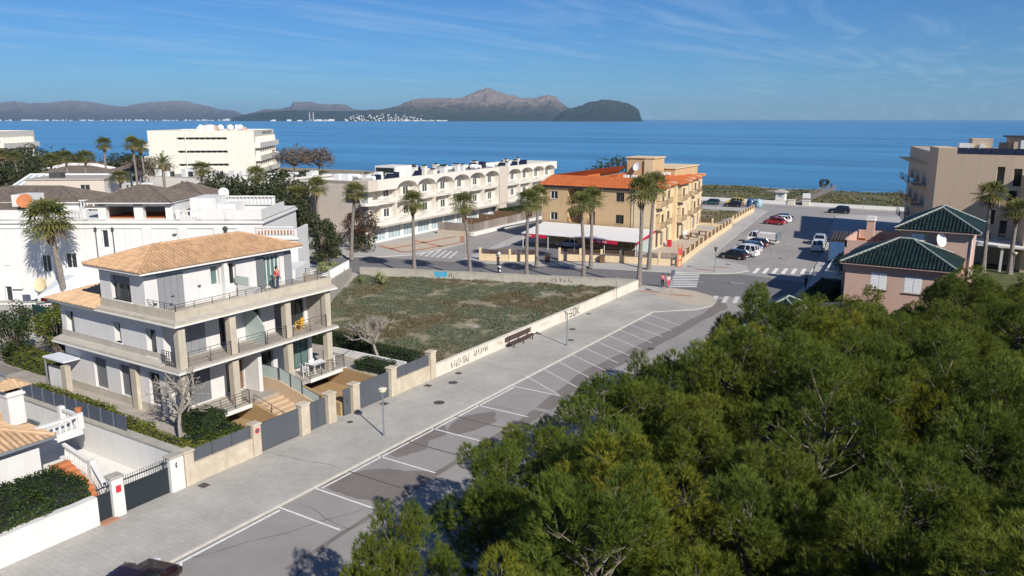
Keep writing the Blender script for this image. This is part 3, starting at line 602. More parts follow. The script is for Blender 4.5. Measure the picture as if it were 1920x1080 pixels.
# parking lines: white ones near, dark painted-out ones between
for y in (25.9, 28.5, 33.65, 38.9, 44.1, 49.0): rsheet('parking_line', (KX-.0+.16, y), (1, 0), 4.4, .12, ZR+.008, 'paint')
for y in (31.1, 36.35, 41.5): rsheet('parking_line', (KX+.16, y), (1, -.0), 4.0, .10, ZR+.008, 'paint_black')
rsheet('edge_line', (KX+.42, 17.5), (0, 1), 8.2, .16, ZR+.008, 'paint'); rsheet('edge_line', (KX+.42, 28.7), (0, 1), 20.0, .13, ZR+.008, 'paint')
y = 51.4
while y < 78: rsheet('parking_line', (KX+.2, y), (4.75, -2.7), 5.0, .12, ZR+.008, 'paint_worn'); y += 2.45
# zebra crossings
def zebra(p, q, n, l, wd, d, mt='paint'):
    p, q = Vector(p), Vector(q)
    for k in range(n): rsheet('zebra_stripe', p.lerp(q, k/(n-1)), d, l, wd, ZR+.008, mt)
zebra((-34.6, 90.6), (-37.2, 99.2), 9, 3.4, .5, (.84, .53))
zebra((-28.2, 104.8), (-21.6, 108.2), 7, 4.3, .5, (-.12, 1))
zebra((-28.0, 88.6), (-21.4, 91.6), 7, -3.6, .5, (-.2, 1), 'paint_worn')
zebra((-75.6, 91.5), (-69.6, 92.2), 7, 6.5, .45, (-.42, .9), 'paint_worn')
sheet('road_cross', [(-34.2,89.75), (-38.05,89.2), (-66.3,79.5), (-73,76.5), (-82,73.2), (-150,50.2), (-150,56.8), (-100,78.3), (-84,84.4), (-78.9,87.4), (-66.7,90.4), (-46.8,96.7), (-36.5,99.5), (-32.5,101.2), (-30.0,103.2), (-20.8,102), (-20.5,93), (-21,91.5), (-28,88.2), (-31,89.6)], ZR+.003, 'asphalt_dark')
for p, q in (((-33.5,95.2), (-30.4,96)), ((-29,97), (-24,98.2)), ((-68.5,86.2), (-71,85.4))): rsheet('centre_line', p, Vector(q)-Vector(p), 1.6, .13, ZR+.008, 'paint')
for (x, y) in ((-36.43,25.25), (-36.6,40.5), (-36.4,45.3)): sheet('drain_cover', [(x-.3,y-.25),(x+.3,y-.25),(x+.3,y+.25),(x-.3,y+.25)], .005, 'cover_iron')
for (x, y, r) in ((-35.2,46.9,.38), (-33.4,42.8,.42), (-36.2,49.0,.3), (-34.9,66,.33), (-33.2,62.5,.3), (-36.4,72.4,.3), (-36.2,36.6,.22)):
    sheet('manhole_cover', [(x+r*math.cos(k*.524), y+r*math.sin(k*.524)) for k in range(12)], .005, 'cover_iron')
for (x, y, r) in ((-26.0,64.2,.35), (-28.2,118.6,.35), (-30.6,131,.3), (-29,96.6,.35)): sheet('manhole_cover', [(x+r*math.cos(k*.524), y+r*math.sin(k*.524)) for k in range(12)], ZR+.009, 'cover_iron')
# red paving of the arched building's forecourt
FC = [(-86.0,95.6), (-78.6,92.2), (-76.0,98.0), (-76.9,106), (-81.0,111.6), (-84.6,110.2)]
sheet('forecourt', FC, .006, 'paving_tan')
for p, q in (((-86,95.3), (-78.4,92.4)), ((-78.3,92.4), (-76.6,105.6)), ((-82.3,93.9), (-81.6,110.6)), ((-85.4,103), (-76.8,100)), ((-76.8,105.6), (-81.0,111.3))): rsheet('forecourt_band', p, Vector(q)-Vector(p), (Vector(q)-Vector(p)).length, .8, .010, 'paving_red')
sheet('terrace_paving', [(-46.2,113), (-39.9,107.0), (-44.4,143), (-50.2,144)], .006, 'paving_tan')
for c in ((-34.5,103.2), (-33.2,106.2), (-35.4,86.2), (-31.4,86.2)):   # tactile paving
    sheet('tactile_paving', blob(c, 1.4, .35, .3, c[0], 20, .1), .006, 'paving_red')
sheet('paving_band', [(-31.0,89.3), (-34.3,89.5), (-34.0,84.6), (-29.0,82.0), (-27.0,83.2), (-27.2,85.6), (-28.5,87.8)], .004, 'paving_tan')
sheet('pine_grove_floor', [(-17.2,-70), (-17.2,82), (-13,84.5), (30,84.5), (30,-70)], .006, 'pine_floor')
mat('lawn', (0.085, 0.10, 0.035), 0.95, 0.35, 0.8, bump=0.5, bscale=8, stain=(0.16, 0.13, 0.08), stain_amt=0.7)
sheet('side_garden', [(-18.2,80.2), (-13.6,80.2), (-13.6,96.6), (-18.2,96.6)], .006, 'lawn')
sheet('east_garden', [(-13,86), (40,86), (40,150), (-20,150), (-17.5,104)], .006, 'lawn')

# haze: the air over the bay
hm = bpy.data.materials.new('haze_air'); hm.use_nodes = True; nt = hm.node_tree; nt.nodes.clear()
pv = nt.nodes.new('ShaderNodeVolumePrincipled'); pv.inputs['Color'].default_value = (0.47, 0.72, 1.0, 1); pv.inputs['Density'].default_value = 0.000036; pv.inputs['Anisotropy'].default_value = 0.1
mo = nt.nodes.new('ShaderNodeOutputMaterial'); nt.links.new(pv.outputs[0], mo.inputs['Volume']); M['haze_air'] = hm
m = MB(); m.box(-30000, 25000, -6000, 26000, -6, 530); o = m.build('haze', 'haze_air'); o['kind'] = 'stuff'; o['label'] = 'thin blue haze over the bay'
# ------------------------------------------------------------------ foliage helpers
def leaf(m, p, size, nrm=None, t=None, asp=0.55):
    d = Vector((random.gauss(0,1), random.gauss(0,1), random.gauss(0,1))).normalized()
    if nrm is not None: d = (d*0.8+Vector(nrm)).normalized()
    a = d.orthogonal().normalized(); q = random.uniform(0, 6.28); a = (a*math.cos(q)+d.cross(a)*math.sin(q)); b = d.cross(a)
    p = Vector(p); l = size*random.uniform(.7, 1.3); w_ = l*asp
    m.add([p-a*l*.5, p+b*w_*.5, p+a*l*.5, p-b*w_*.5], [(0,1,2,3)], t)
def hedge_box(m, core, x0, x1, y0, y1, z0, z1, n, size=.13, bump=.14):
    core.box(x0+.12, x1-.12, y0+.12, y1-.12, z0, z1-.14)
    for _ in range(n):
        x, y = random.uniform(x0, x1), random.uniform(y0, y1); z = random.uniform(z0, z1)
        k = random.random(); ax = (x1-x0); ay = (y1-y0); az = (z1-z0)
        st = ax*ay; s1 = ay*az; s2 = ax*az; k *= st+2*s1+2*s2
        bb = bump*noise.noise((x*1.3, y*1.3, z*1.3))*2
        if k < st: z = z1+bb-random.random()*.12; nn = (0,0,1)
        elif k < st+2*s1: sg = 1 if k < st+s1 else -1; x = (x1 if sg > 0 else x0)+sg*bb*.7-sg*random.random()*.12; nn = (sg,0,.4)
        else: sg = 1 if k < st+2*s1+s2 else -1; y = (y1 if sg > 0 else y0)+sg*bb*.7-sg*random.random()*.12; nn = (0,sg,.4)
        leaf(m, (x, y, z), size, nn, min(1, max(0, .5+random.gauss(0,.25)+bb*1.5)))
def hedge(label, boxes, mt, dens=230, size=.13, group=None):
    bx = boxes[0]; t = thing('hedge', label, 'hedge', ((bx[0]+bx[1])/2, (bx[2]+bx[3])/2, bx[4]), 0, group); m = MB(); c = MB()
    for b in boxes:
        ax, ay, az = b[1]-b[0], b[3]-b[2], b[5]-b[4]; hedge_box(m, c, *b, int(dens*(ax*ay+2*ax*az+2*ay*az)), size)
    o = m.build('leaves', mt, t, True); o['kind'] = 'stuff'; c.build('branches', 'cloth_black', t, True); c = None  # solid filler box, coloured black for the shade inside the hedge
    return t
M['core_dark'] = mat('core_dark', (0.012, 0.016, 0.008), 1, .2, 3)

def railing(T, pts, h, mt='dark_metal', rails=4, post=0.035, step=1.5, r=.014, name='railing'):
    """one railing along a polyline: posts and thin rails"""
    m = MB(); pm = MB()
    for p, q in zip(pts[:-1], pts[1:]):
        p, q = Vector(p), Vector(q); n = max(1, int(round((q-p).length/step)))
        for k in range(n+1):
            a = p.lerp(q, k/n); pm.box(a.x-post/2, a.x+post/2, a.y-post/2, a.y+post/2, a.z, a.z+h)
        for j in range(rails):
            zz = h*(j+1)/rails; m.tube(p+Vector((0,0,zz)), q+Vector((0,0,zz)), r*(1.5 if j == rails-1 else 1), n=4)
    o = m.build(name, mt, T, True, kind='stuff'); pm.build('railing_posts', mt, o, kind='stuff')
    for c in o.children:
        (lx,ly,lz), rz = FR[T]
        for vv in c.data.vertices: vv.co = (vv.co.x-lx, vv.co.y-ly, vv.co.z-lz)
    return o

# ------------------------------------------------------------------ the grey villa with terracotta roof
V = thing('villa', 'grey three-storey villa with terracotta tile roofs and wraparound balconies', 'house', (-49, 35, 0))
def vb(name, mt, *bx, **k):
    for b in bx: o = MB().box(*b).build(name, mt, V, True, **k)
    return o
XF, YS = -44.4, 28.8
# ground floor
gs = lambda x: x + 56.2
facade(V, (-56.2, YS), 0, 11.8, 0.0, 4.6, [(gs(-52.7),gs(-51.2),1.75,3.95,'shut',.22,{'m':'dark_shutter','n':2}), (gs(-49.6),gs(-47.9),1.75,3.95,'shut',.2,{'m':'dark_shutter','n':2}), (gs(-46.35),gs(-45.2),1.75,3.95,'win',.25,{'frame':'dark_metal','glass':'glass_dark','n':2})], 'villa_wall')
fy = lambda y: y - YS
facade(V, (XF, YS), R(90), 12.4, 0.0, 4.6, [(fy(30.3),fy(32.0),1.45,3.7,'shut',.08,{'m':'dark_shutter','n':2}), (fy(33.25),fy(34.2),1.45,3.6,'door',.3,{'frame':'dark_metal','n':1}), (fy(34.3),fy(34.75),1.45,3.6,'shut',.2,{'m':'wood_brown','n':1}), (fy(36.2),fy(37.4),1.45,3.6,'door',.3,{'frame':'dark_metal','n':1}), (fy(38.9),fy(40.9),1.45,3.75,'door',.25,{'frame':'dark_metal','n':3,'glass':'glass_green'})], 'villa_wall')
facade(V, (XF, 41.2), R(180), 11.8, 0.0, 4.6, [], 'villa_wall'); facade(V, (-56.2, 41.2), R(270), 12.4, 0, 4.6, [], 'villa_wall')
vb('skirting', 'concrete', (-56.3, -45.1, YS-.05, YS-.002, 0.9, 1.75))
# slabs with sloped ledges and pale drip edges
def slab(z, xl, y1, front=True):
    vb('balcony_slab', 'concrete', (xl, -42.0, 28.1, y1, z, z+.2))
    vb('slab_edge', 'trim_light', (xl-.02, -41.94, 28.04, 28.1, z+.0, z+.09), (-42.0, -41.94, 28.1, y1, z+.0, z+.09))
slab(4.62, -56.4, 41.7)
m = MB(); m.prism([(-56.4,28.12),(-44.0,28.12),(-44.0,YS-.004),(-56.4,YS-.004)], 4.82, [4.86,4.86,5.02,5.02]); m.build('ledge', 'concrete', V, True)
vb('parapet_band', 'concrete', (-56.25, -44.4, YS-.04, YS-.004, 5.02, 5.42))
# first floor
facade(V, (-56.2, YS), 0, 11.8, 4.82, 7.62, [(gs(-55.6),gs(-54.6),5.0,6.85,'win',.32,{'frame':'trim_light','n':2}), (gs(-49.75),gs(-49.0),5.45,6.85,'win',.34,{'frame':'trim_light','n':1,'sill':'trim_light'}), (gs(-46.2),gs(-45.15),5.05,6.9,'win',.32,{'frame':'trim_light','n':1,'sill':'trim_light'})], 'villa_wall')
facade(V, (XF, YS), R(90), 12.4, 4.82, 7.62, [(fy(30.2),fy(31.9),4.9,7.0,'shut',.03,{'m':'grey_shutter','n':3}), (fy(33.0),fy(33.6),4.9,7.0,'door',.3,{'frame':'dark_metal','n':1}), (fy(35.9),fy(36.5),4.9,7.0,'door',.3,{'frame':'dark_metal','n':1}), (fy(37.75),fy(38.6),4.9,7.0,'shut',.03,{'m':'dark_shutter','n':1}), (fy(38.7),fy(40.6),4.9,7.1,'door',.2,{'frame':'dark_metal','n':3})], 'villa_wall')
facade(V, (XF, 41.2), R(180), 11.8, 4.6, 7.62, [], 'villa_wall'); facade(V, (-56.2, 41.2), R(270), 12.4, 4.6, 7.62, [], 'villa_wall')
# pillars
for y in (28.45, 32.25, 36.95, 40.8):
    vb('pillar', 'concrete_band', (-42.75, -42.3, y, y+.5, 4.825, 7.6)); vb('pillar', 'concrete_band', (-42.75, -42.3, y, y+.5, 1.2, 4.6))
vb('pillar', 'concrete_band', (-47.9, -47.3, YS-.32, YS-.06, 0.9, 4.6)); 
vb('partition', 'concrete', (-44.38, -42.8, 40.9, 41.18, 4.83, 7.6)) ; vb('partition', 'villa_wall', (-44.38, -42.9, 34.8, 35.1, 1.4, 4.6))
# upper slab, terrace floor, parapet
vb('terrace_slab', 'concrete_band', (-50.5, -42.0, 28.1, 41.7, 7.62, 7.84)); vb('slab_edge', 'trim_light', (-50.52, -41.94, 28.04, 28.1, 7.62, 7.71), (-42.0, -41.94, 28.1, 41.75, 7.62, 7.71))
m = MB(); m.prism([(-50.4,28.12),(-42.02,28.12),(-42.4,28.5),(-50.4,28.5)], 7.84, [7.87,7.87,7.97,7.97]); m.prism([(-42.02,28.12),(-42.02,41.6),(-42.4,41.6),(-42.4,28.5)], 7.84, [7.87,7.87,7.97,7.97]); m.build('ledge', 'concrete', V, True)
vb('parapet', 'concrete_band', (-50.3, -42.4, 28.44, 28.68, 7.85, 8.5), (-42.58, -42.4, 28.68, 41.6, 7.85, 8.5), (-45.2, -42.58, 41.42, 41.6, 7.85, 8.5))
vb('terrace_floor', 'terrace_tiles', (-45.3, -42.58, 28.68, 41.4, 7.85, 7.95))
vb('balcony_floor', 'terrace_tiles', (-44.38, -42.1, 28.85, 41.5, 4.825, 4.86))
# top floor
ty = lambda y: y - 28.5
facade(V, (-45.4, 28.5), R(90), 12.0, 7.9, 10.6, [(ty(29.4),ty(31.25),7.96,10.25,'shut',-.03,{'m':'grey_shutter','n':4}), (ty(33.4),ty(34.1),8.9,10.25,'win',.3,{'frame':'trim_light','n':1,'glass':'glass_green'}), (ty(34.9),ty(35.5),8.7,10.25,'win',.3,{'frame':'trim_light','n':1}), (ty(37.2),ty(37.85),7.96,10.3,'shut',-.03,{'m':'dark_shutter','n':1}), (ty(37.9),ty(39.4),7.96,10.3,'door',.2,{'frame':'trim_light','n':4,'glass':'glass_green'}), (ty(39.8),ty(40.5),7.96,10.3,'shut',-.03,{'m':'grey_shutter','n':1})], 'villa_wall')
tx = lambda x: x + 50.3
facade(V, (-50.3, 28.5), 0, 4.9, 7.85, 10.6, [(tx(-49.05),tx(-46.9),8.55,10.2,'win',.3,{'frame':'dark_metal','n':3,'sill':'trim_light'})], 'villa_wall')
vb('roller_blind', 'dark_shutter', (-49.0, -46.95, 28.68, 28.76, 9.55, 10.2))
facade(V, (-45.4, 40.5), R(180), 4.9, 7.85, 10.6, [], 'white_plaster'); facade(V, (-50.3, 40.5), R(270), 12.0, 7.85, 10.6, [], 'villa_wall')
vb('partition', 'white_plaster', (-45.38, -45.0, 34.2, 34.5, 7.95, 10.4), (-45.0, -42.7, 35.2, 35.4, 7.95, 8.75))
vb('screen', 'frosted', (-45.3, -43.9, 35.26, 35.32, 8.8, 9.35))
m = MB(); m.add([(-44.38,35.1,4.86),(-42.4,35.1,4.86),(-42.4,35.1,6.1),(-43.2,35.1,7.0),(-44.38,35.1,7.2),(-44.38,35.16,4.86),(-42.4,35.16,4.86),(-42.4,35.16,6.1),(-43.2,35.16,7.0),(-44.38,35.16,7.2)], [(0,1,2,3,4),(9,8,7,6,5),(0,5,6,1),(1,6,7,2),(2,7,8,3),(3,8,9,4)]); m.build('screen', 'frosted', V, True)
hip_roof(V, -51.0, -44.7, 27.85, 41.1, 10.72, 1.06, 'tile', row=.27, h=.12, soffit='trim_light')
vb('roof_beam', 'dark_shutter', (-45.36, -45.3, 28.6, 40.4, 10.36, 10.58), (-50.2, -45.4, 28.42, 28.48, 10.36, 10.58))
m = MB(); m.lathe((-48.6, 37.3, 11.6), [(.13,0),(.13,.45),(.2,.5),(.2,.62),(.05,.75)], 8); m.build('vent_cowl', 'dark_metal', V, True)
# lower roof on the left wing
lt = MB(); dk = MB(); rg = MB()
e0 = (-56.5, 28.0, 7.74); e1 = (-50.45, 28.0, 7.74); rise = .30
a_, b_, c_ = Vector((-52.2, 32.6, 9.12)), Vector((-50.35, 32.6, 9.12)), Vector((-56.5, 41.4, 7.74))
dk.add([e0, e1, b_, a_], [(0,1,2,3)]); dk.add([e0, a_, (-52.2, 41.4, 9.12), c_], [(0,1,2,3)]); dk.add([a_, b_, (-50.35,41.4,9.12), (-52.2,41.4,9.12)], [(0,1,2,3)])
dk.build('roof_deck', 'tile_under_shade', V, True)
SLN = math.hypot(4.6, 1.38)
tile_plane(lt, e0, e1, (0, 4.6, 1.38), lambda a: (0, SLN*min(1, a/4.3)), .27, .42, .12)
tile_plane(lt, c_, e0, (4.3, 0, 1.38), lambda a: (0, math.hypot(4.3,1.38)*min(1, (13.4-a)/4.6)), .27, .42, .12)
o = lt.build('roof_tiles', 'tile_pale', V, True); o['kind'] = 'stuff'
p, q = Vector(e0), a_
for k in range(14): rg.tube(p.lerp(q, k/14)+Vector((0,0,.06)), p.lerp(q, (k+1.08)/14)+Vector((0,0,.05)), .12, .1, 7)
rg.build('ridge_tiles', 'tile_pale', V, True); vb('eave', 'trim_light', (-56.4, -50.5, 28.06, 41.3, 7.6, 7.72))
# railings
railing(V, [(-46.9,28.58,8.5), (-42.5,28.58,8.5), (-42.5,35.2,8.5)], .42, rails=3, step=1.25)
railing(V, [(-42.5,35.5,8.5), (-42.5,41.5,8.5), (-45.0,41.5,8.5)], .42, rails=3, step=1.3)
for (ya, yb) in ((29.0,32.2), (32.8,35.05), (35.2,36.9), (37.5,40.75)): railing(V, [(-42.25,ya,4.84), (-42.25,yb,4.84)], .98, rails=5, step=1.6)
railing(V, [(-44.2,28.5,4.84), (-42.8,28.5,4.84)], .98, rails=6, step=.25); railing(V, [(-42.25,41.3,4.84), (-44.3,41.3,4.84)], .98, rails=6, step=.4)
# raised ground floor terraces, stairs, garage fronts
vb('terrace', 'concrete', (-44.38, -41.6, 28.3, 33.0, 1.2, 1.38)); vb('slab_edge', 'trim_light', (-41.6, -41.55, 28.3, 33.0, 1.12, 1.38))
vb('terrace', 'concrete', (-44.38, -42.0, 38.6, 42.3, 1.2, 1.38)); vb('slab_edge', 'trim_light', (-42.0, -41.95, 38.6, 42.3, 1.12, 1.38))
vb('terrace_floor', 'terrace_tiles', (-44.38, -41.9, 33.0, 38.6, 1.2, 1.385))
vb('garage_front', 'cloth_black', (-43.9, -43.8, 29.5, 33.0, 0, 1.2), (-43.9, -43.8, 38.6, 42, 0, 1.2))
railing(V, [(-43.9,28.4,1.38), (-41.68,28.4,1.38), (-41.68,32.9,1.38), (-42.6,32.9,1.38)], .95, rails=5, step=1.2)
railing(V, [(-42.9,38.7,1.38), (-42.08,38.7,1.38), (-42.08,42.2,1.38), (-44.3,42.2,1.38)], .95, rails=5, step=1.2)
m = MB()
for k in range(8): m.box(-41.9+k*.5, -41.9+(k+1)*.5, 33.35, 35.55, 0, 1.38-(k+1)*.155)
m.build('steps', 'ochre_wall_pale', V, True)
m = MB()
for k in range(8): m.box(-41.9+k*.5, -41.9+(k+1)*.5, 35.95, 37.0, 0, 1.38-(k+1)*.155)
m.build('steps', 'ochre_wall_pale', V, True)
def swall(y0, y1, zs, mt):     # stepped side walls running down to the gates
    m = MB(); m.prism([(-43.6,y0),(-41.9,y0),(-37.5,y0),(-37.5,y1),(-41.9,y1),(-43.6,y1)], 0, zs); m.build('side_wall', mt, V, True)
swall(33.1, 33.3, [1.36,1.36,.55,.55,1.36,1.36], 'ochre_wall'); swall(35.58, 35.8, [2.2,2.2,1.0,1.0,2.2,2.2], 'ochre_wall_pale'); swall(37.05, 37.28, [1.6,1.6,.9,.9,1.6,1.6], 'ochre_wall')
swall(41.9, 42.1, [1.36,1.36,1.2,1.2,1.36,1.36], 'ochre_wall')
for (x0, x1, z0, z1, zt) in ((-43.9,-42.0,2.2,2.2,.85), (-41.8,-40.8,2.15,1.9,.95), (-40.7,-39.7,1.85,1.6,.95), (-39.6,-38.0,1.55,1.15,.6)):
    m = MB(); m.add([(x0,35.68,z0),(x1,35.68,z1),(x1,35.68,z1+zt),(x0,35.68,z0+zt),(x0,35.72,z0),(x1,35.72,z1),(x1,35.72,z1+zt),(x0,35.72,z0+zt)], [(0,1,2,3),(7,6,5,4),(3,2,6,7),(0,4,5,1),(1,5,6,2),(0,3,7,4)]); m.build('screen', 'frosted', V, True)
    m = MB(); m.box(x0-.03, x0, 35.66, 35.74, z0-.05, z0+zt+.02); m.box(x1, x1+.03, 35.66, 35.74, z1-.05, z1+zt+.02); m.tube((x0,35.7,z0+zt), (x1,35.7,z1+zt), .025, n=4); m.build('screen_frame', 'dark_metal', V, True)
railing(V, [(-41.6,33.2,1.38), (-39.9,33.2,1.0)], .55, rails=2, step=1.4); railing(V, [(-39.9,33.2,1.0), (-37.8,33.2,.6)], .5, rails=1, step=1.4)
# side gate of the patio and its canopy
vb('patio_gate', 'trim_light', (-55.6, -54.0, 27.2, 27.28, 1.2, 3.2)); vb('gate_frame', 'dark_metal', (-55.7,-55.6,27.18,27.3,1.2,3.3), (-54.0,-53.9,27.18,27.3,1.2,3.3), (-55.7,-53.9,27.18,27.3,3.2,3.3))
vb('gate_pier', 'concrete_band', (-53.85, -53.3, 27.1, 27.5, 1.2, 3.5)); vb('side_canopy', 'canvas', (-56.9, -54.2, 27.5, 28.7, 3.5, 3.6)); vb('canopy_post', 'steel', (-56.85, -56.75, 27.55, 27.65, 1.2, 3.5))
vb('canopy_beam', 'steel', (-62.5, -57.5, 25.2, 25.3, 2.5, 2.62), (-62.5, -62.4, 25.2, 25.3, 1.2, 2.5))
for (x, y, z) in ((-44.35, 29.6, 9.0), (-45.34, 32.3, 9.1), (-45.34, 29.0, 8.5)): vb('wall_lamp', 'dark_metal', (x, x+.1, y, y+.18, z, z+.08))
# villa grounds
block_pts = [(-62.5, 24.9), (-38.0, 24.9), (-38.0, 29.6), (-41.6, 29.6), (-41.6, 28.75), (-62.5, 28.75)]
m = MB(); m.prism(block_pts, -.05, 1.2); struct(m.build('patio', 'terrace_tiles'))
m = MB(); m.prism([(-44.3,42.12), (-38.0,42.12), (-38.0,47.0), (-70,47.0), (-70,28.8), (-56.4,28.8), (-56.4,41.3), (-44.3,41.3)], -.05, 1.15); struct(m.build('garden', 'terrace_tiles'))
sheet('driveway', [(-43.8,29.7), (-37.3,29.7), (-37.3,33.05), (-43.8,33.05)], .006, 'ochre_wall'); sheet('driveway', [(-43.8,37.3), (-37.3,37.3), (-37.3,41.85), (-43.8,41.85)], .006, 'ochre_wall')
m = MB(); m.box(-41.6, -37.5, 29.6, 29.75, 0, 1.35); struct(m.build('garden_edge', 'ochre_wall'))

# ------------------------------------------------------------------ street front of the villa: piers, gates, panel walls
def pier(label, y0, y1, h, mt='stone_wall', capm='stone_wall', x0=-37.55, x1=-37.0):
    t = thing('gate_pier', label, 'pier', ((x0+x1)/2, (y0+y1)/2, 0), 0, 'gate piers along the pavement')
    m = MB(); m.box(x0, x1, y0, y1, 0, h-.1); m.build('shaft', mt, t, True, bevel=.02); m = MB(); m.box(x0-.06, x1+.05, y0-.05, y1+.05, h-.1, h+.02); m.build('cap', capm, t, True, bevel=.02); return t
pier('rough white pier with red plaque between the two dark barred gates', 20.42, 21.05, 2.2, 'white_plaster', 'lot_wall_grey')
pier('white pier with flat grey cap and house number right of barred driveway gate', 23.72, 24.55, 2.05, 'white_plaster', 'lot_wall_grey')
pier('beige stone pier at left end of the panel-topped garden wall', 24.62, 25.2, 2.05)
p4 = pier('beige stone pier with round red no-parking sign', 29.3, 29.88, 2.05)
pier('beige stone pier between wide sliding gate and narrow pedestrian gate', 33.15, 33.85, 2.1)
pier('beige stone pier left of the open gateway', 35.5, 36.2, 2.12)
pier('beige stone pier left of the far sliding gate, behind the street lamp', 37.85, 38.5, 2.1)
pier('beige stone pier right of the far sliding gate', 41.85, 42.45, 2.2)
pier('tall beige stone pier where the low cream lot wall begins', 46.5, 47.15, 2.25)
m = MB(); m.lathe((0,0,0), [(.17,0),(.17,.02)], 16); s = m.build('no_parking_sign', 'red', p4); s.rotation_euler = (0, R(90), 0); s.location = (.275, 0, 1.62)
m = MB(); m.lathe((0,0,.021), [(.12,0),(.12,.004)], 16); c = m.build('sign_face', 'panel_blue', s)
m = MB(); m.add([(-.10,.075,.027),(-.075,.10,.027),(.10,-.075,.027),(.075,-.10,.027)], [(0,1,2,3)]); m.build('sign_bar', 'red', s)
pl = MB(); pl.box(-36.995, -36.97, 20.6, 20.87, 1.35, 1.72); tag(pl.build('plaque', 'red'), 'small dark red square plaque on the white gate pier', 'plaque')
mb = MB(); mb.box(-36.995,-36.98,24.0,24.1,1.5,1.58); mb.box(-36.995,-36.98,24.02,24.12,1.4,1.48); mb.box(-36.995,-36.98,24.03,24.12,1.6,1.68); tag(mb.build('house_number', 'graffiti_black'), 'dark house number on the white gate pier', 'house number')
def panel_gate(label, y0, y1, h, mt='gate_grey', n=1, x=-37.3, handle=True):
    t = thing('gate', label, 'gate', (x, (y0+y1)/2, 0), 0, 'grey metal gates'); k = (y1-y0)/n
    for i in range(n):
        m = MB(); m.box(x-.025, x+.025, y0+i*k+.01, y0+(i+1)*k-.01, .05, h); m.build('leaf', mt, t, True)
        m = MB(); a, b = y0+i*k+.01, y0+(i+1)*k-.01; m.box(x+.025,x+.04,a,b,.05,.11); m.box(x+.025,x+.04,a,b,h-.06,h); m.box(x+.025,x+.04,a,a+.05,.11,h-.06); m.box(x+.025,x+.04,b-.05,b,.11,h-.06); m.build('frame', mt, t, True)
    if handle: m = MB(); m.box(x+.03, x+.08, (y0+y1)/2-.02, (y0+y1)/2+.02, .85, 1.15); m.build('handle', 'dark_metal', t, True)
    return t
panel_gate('wide plain grey sliding gate beside the no-parking pier', 29.95, 33.1, 1.88, handle=False)
panel_gate('narrow grey pedestrian gate between two stone piers', 33.9, 35.45, 1.9, n=2)
panel_gate('slim grey gate leaf beside the open gateway', 37.15, 37.82, 1.9)
panel_gate('far wide grey sliding gate behind the street lamp', 38.55, 41.8, 1.95, handle=False)
def barred_gate(label, y0, y1, n):
    t = thing('gate', label, 'gate', (-37.2, (y0+y1)/2, 0), 0, 'dark barred gates'); m = MB(); m.box(-37.24, -37.2, y0, y1, .05, 1.42); m.build('leaf', 'gate_dark', t, True)
    m = MB(); m.box(-37.23,-37.17,y0,y1,1.78,1.83); m.box(-37.23,-37.17,y0,y1,1.44,1.49)
    for k in range(n):
        y = y0+(k+.5)*(y1-y0)/n; m.tube((-37.2,y,1.42), (-37.2,y,1.98), .013, n=4); m.tube((-37.2,y,1.98), (-37.2,y,2.06), .025, .002, 4)
    m.build('bars', 'gate_dark', t, True); return t
barred_gate('narrow dark gate with spear bars beside the hedge wall', 19.68, 20.4, 6); barred_gate('wide dark driveway gate topped with spear bars', 21.1, 23.68, 20)
m = MB(); m.box(-37.4, -36.75, 19.68, 20.55, 0, .09); tag(m.build('doorstep', 'paving_red', bevel=.02), 'red brick doorstep below the narrow barred gate', 'doorstep')
def panel_wall(label, y0, y1, n, hw, hp, mt='gate_grey'):
    t = thing('garden_wall', label, 'wall', (-37.3, (y0+y1)/2, 0)); m = MB(); m.box(-37.45, -37.1, y0, y1, 0, hw); m.build('base_wall', 'stone_wall', t, True)
    k = (y1-y0)/n
    for i in range(n): m = MB(); m.box(-37.3, -37.25, y0+i*k+.03, y0+(i+1)*k-.03, hw+.03, hp); m.build('panel', mt, t, True)
    for i in range(n+1): yy = min(max(y0+i*k, y0+.03), y1-.03); m = MB(); m.box(-37.31,-37.24,yy-.028,yy+.028,hw,hp+.02); m.build('post', 'dark_metal', t, True)
    return t
panel_wall('low beige wall topped with dark grey panels below the bare tree', 25.22, 29.28, 3, 1.18, 1.95); panel_wall('low beige wall topped with grey panels beside the vacant lot', 42.47, 46.48, 3, 1.15, 2.0)
# white retaining wall with blue panels between villa and lower neighbour
t = thing('boundary_wall', 'white boundary wall with grey coping running back from the street', 'wall', (-47, 24.6, 0)); m = MB(); m.box(-63, -37.6, 24.4, 24.88, 0, 1.98); m.build('wall', 'white_plaster', t, True)
m = MB(); m.box(-63, -37.6, 24.33, 24.92, 1.98, 2.08); m.build('coping', 'lot_wall_grey', t, True)
t = thing('panel_fence', 'dark blue metal panel fence on top of the white boundary wall', 'fence', (-48, 24.7, 2.08))
for i in range(9):
    x = -54.2+i*1.31; m = MB(); m.box(x+.03, x+1.28, 24.66, 24.7, 2.12, 2.98-.02*i*0); m.build('panel', 'panel_blue', t, True); m = MB(); m.box(x-.03, x+.03, 24.64, 24.72, 2.08, 3.02); m.build('post', 'steel', t, True)
hedge('clipped yellow-green hedge behind the dark blue panel fence', [(-54.5,-50.0,25.0,26.1,1.15,2.55), (-50.0,-45.5,25.0,26.0,1.15,2.6), (-45.5,-41.5,25.0,25.95,1.15,2.35), (-41.5,-38.1,25.0,25.9,1.15,2.05)], 'hedge')
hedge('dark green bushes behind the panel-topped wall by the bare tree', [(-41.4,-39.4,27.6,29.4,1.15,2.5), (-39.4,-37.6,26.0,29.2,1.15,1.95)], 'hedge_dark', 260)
hedge('bright hedge strip along the top of the panel wall', [(-38.2,-37.5,25.3,29.2,1.1,1.9)], 'hedge', 260)
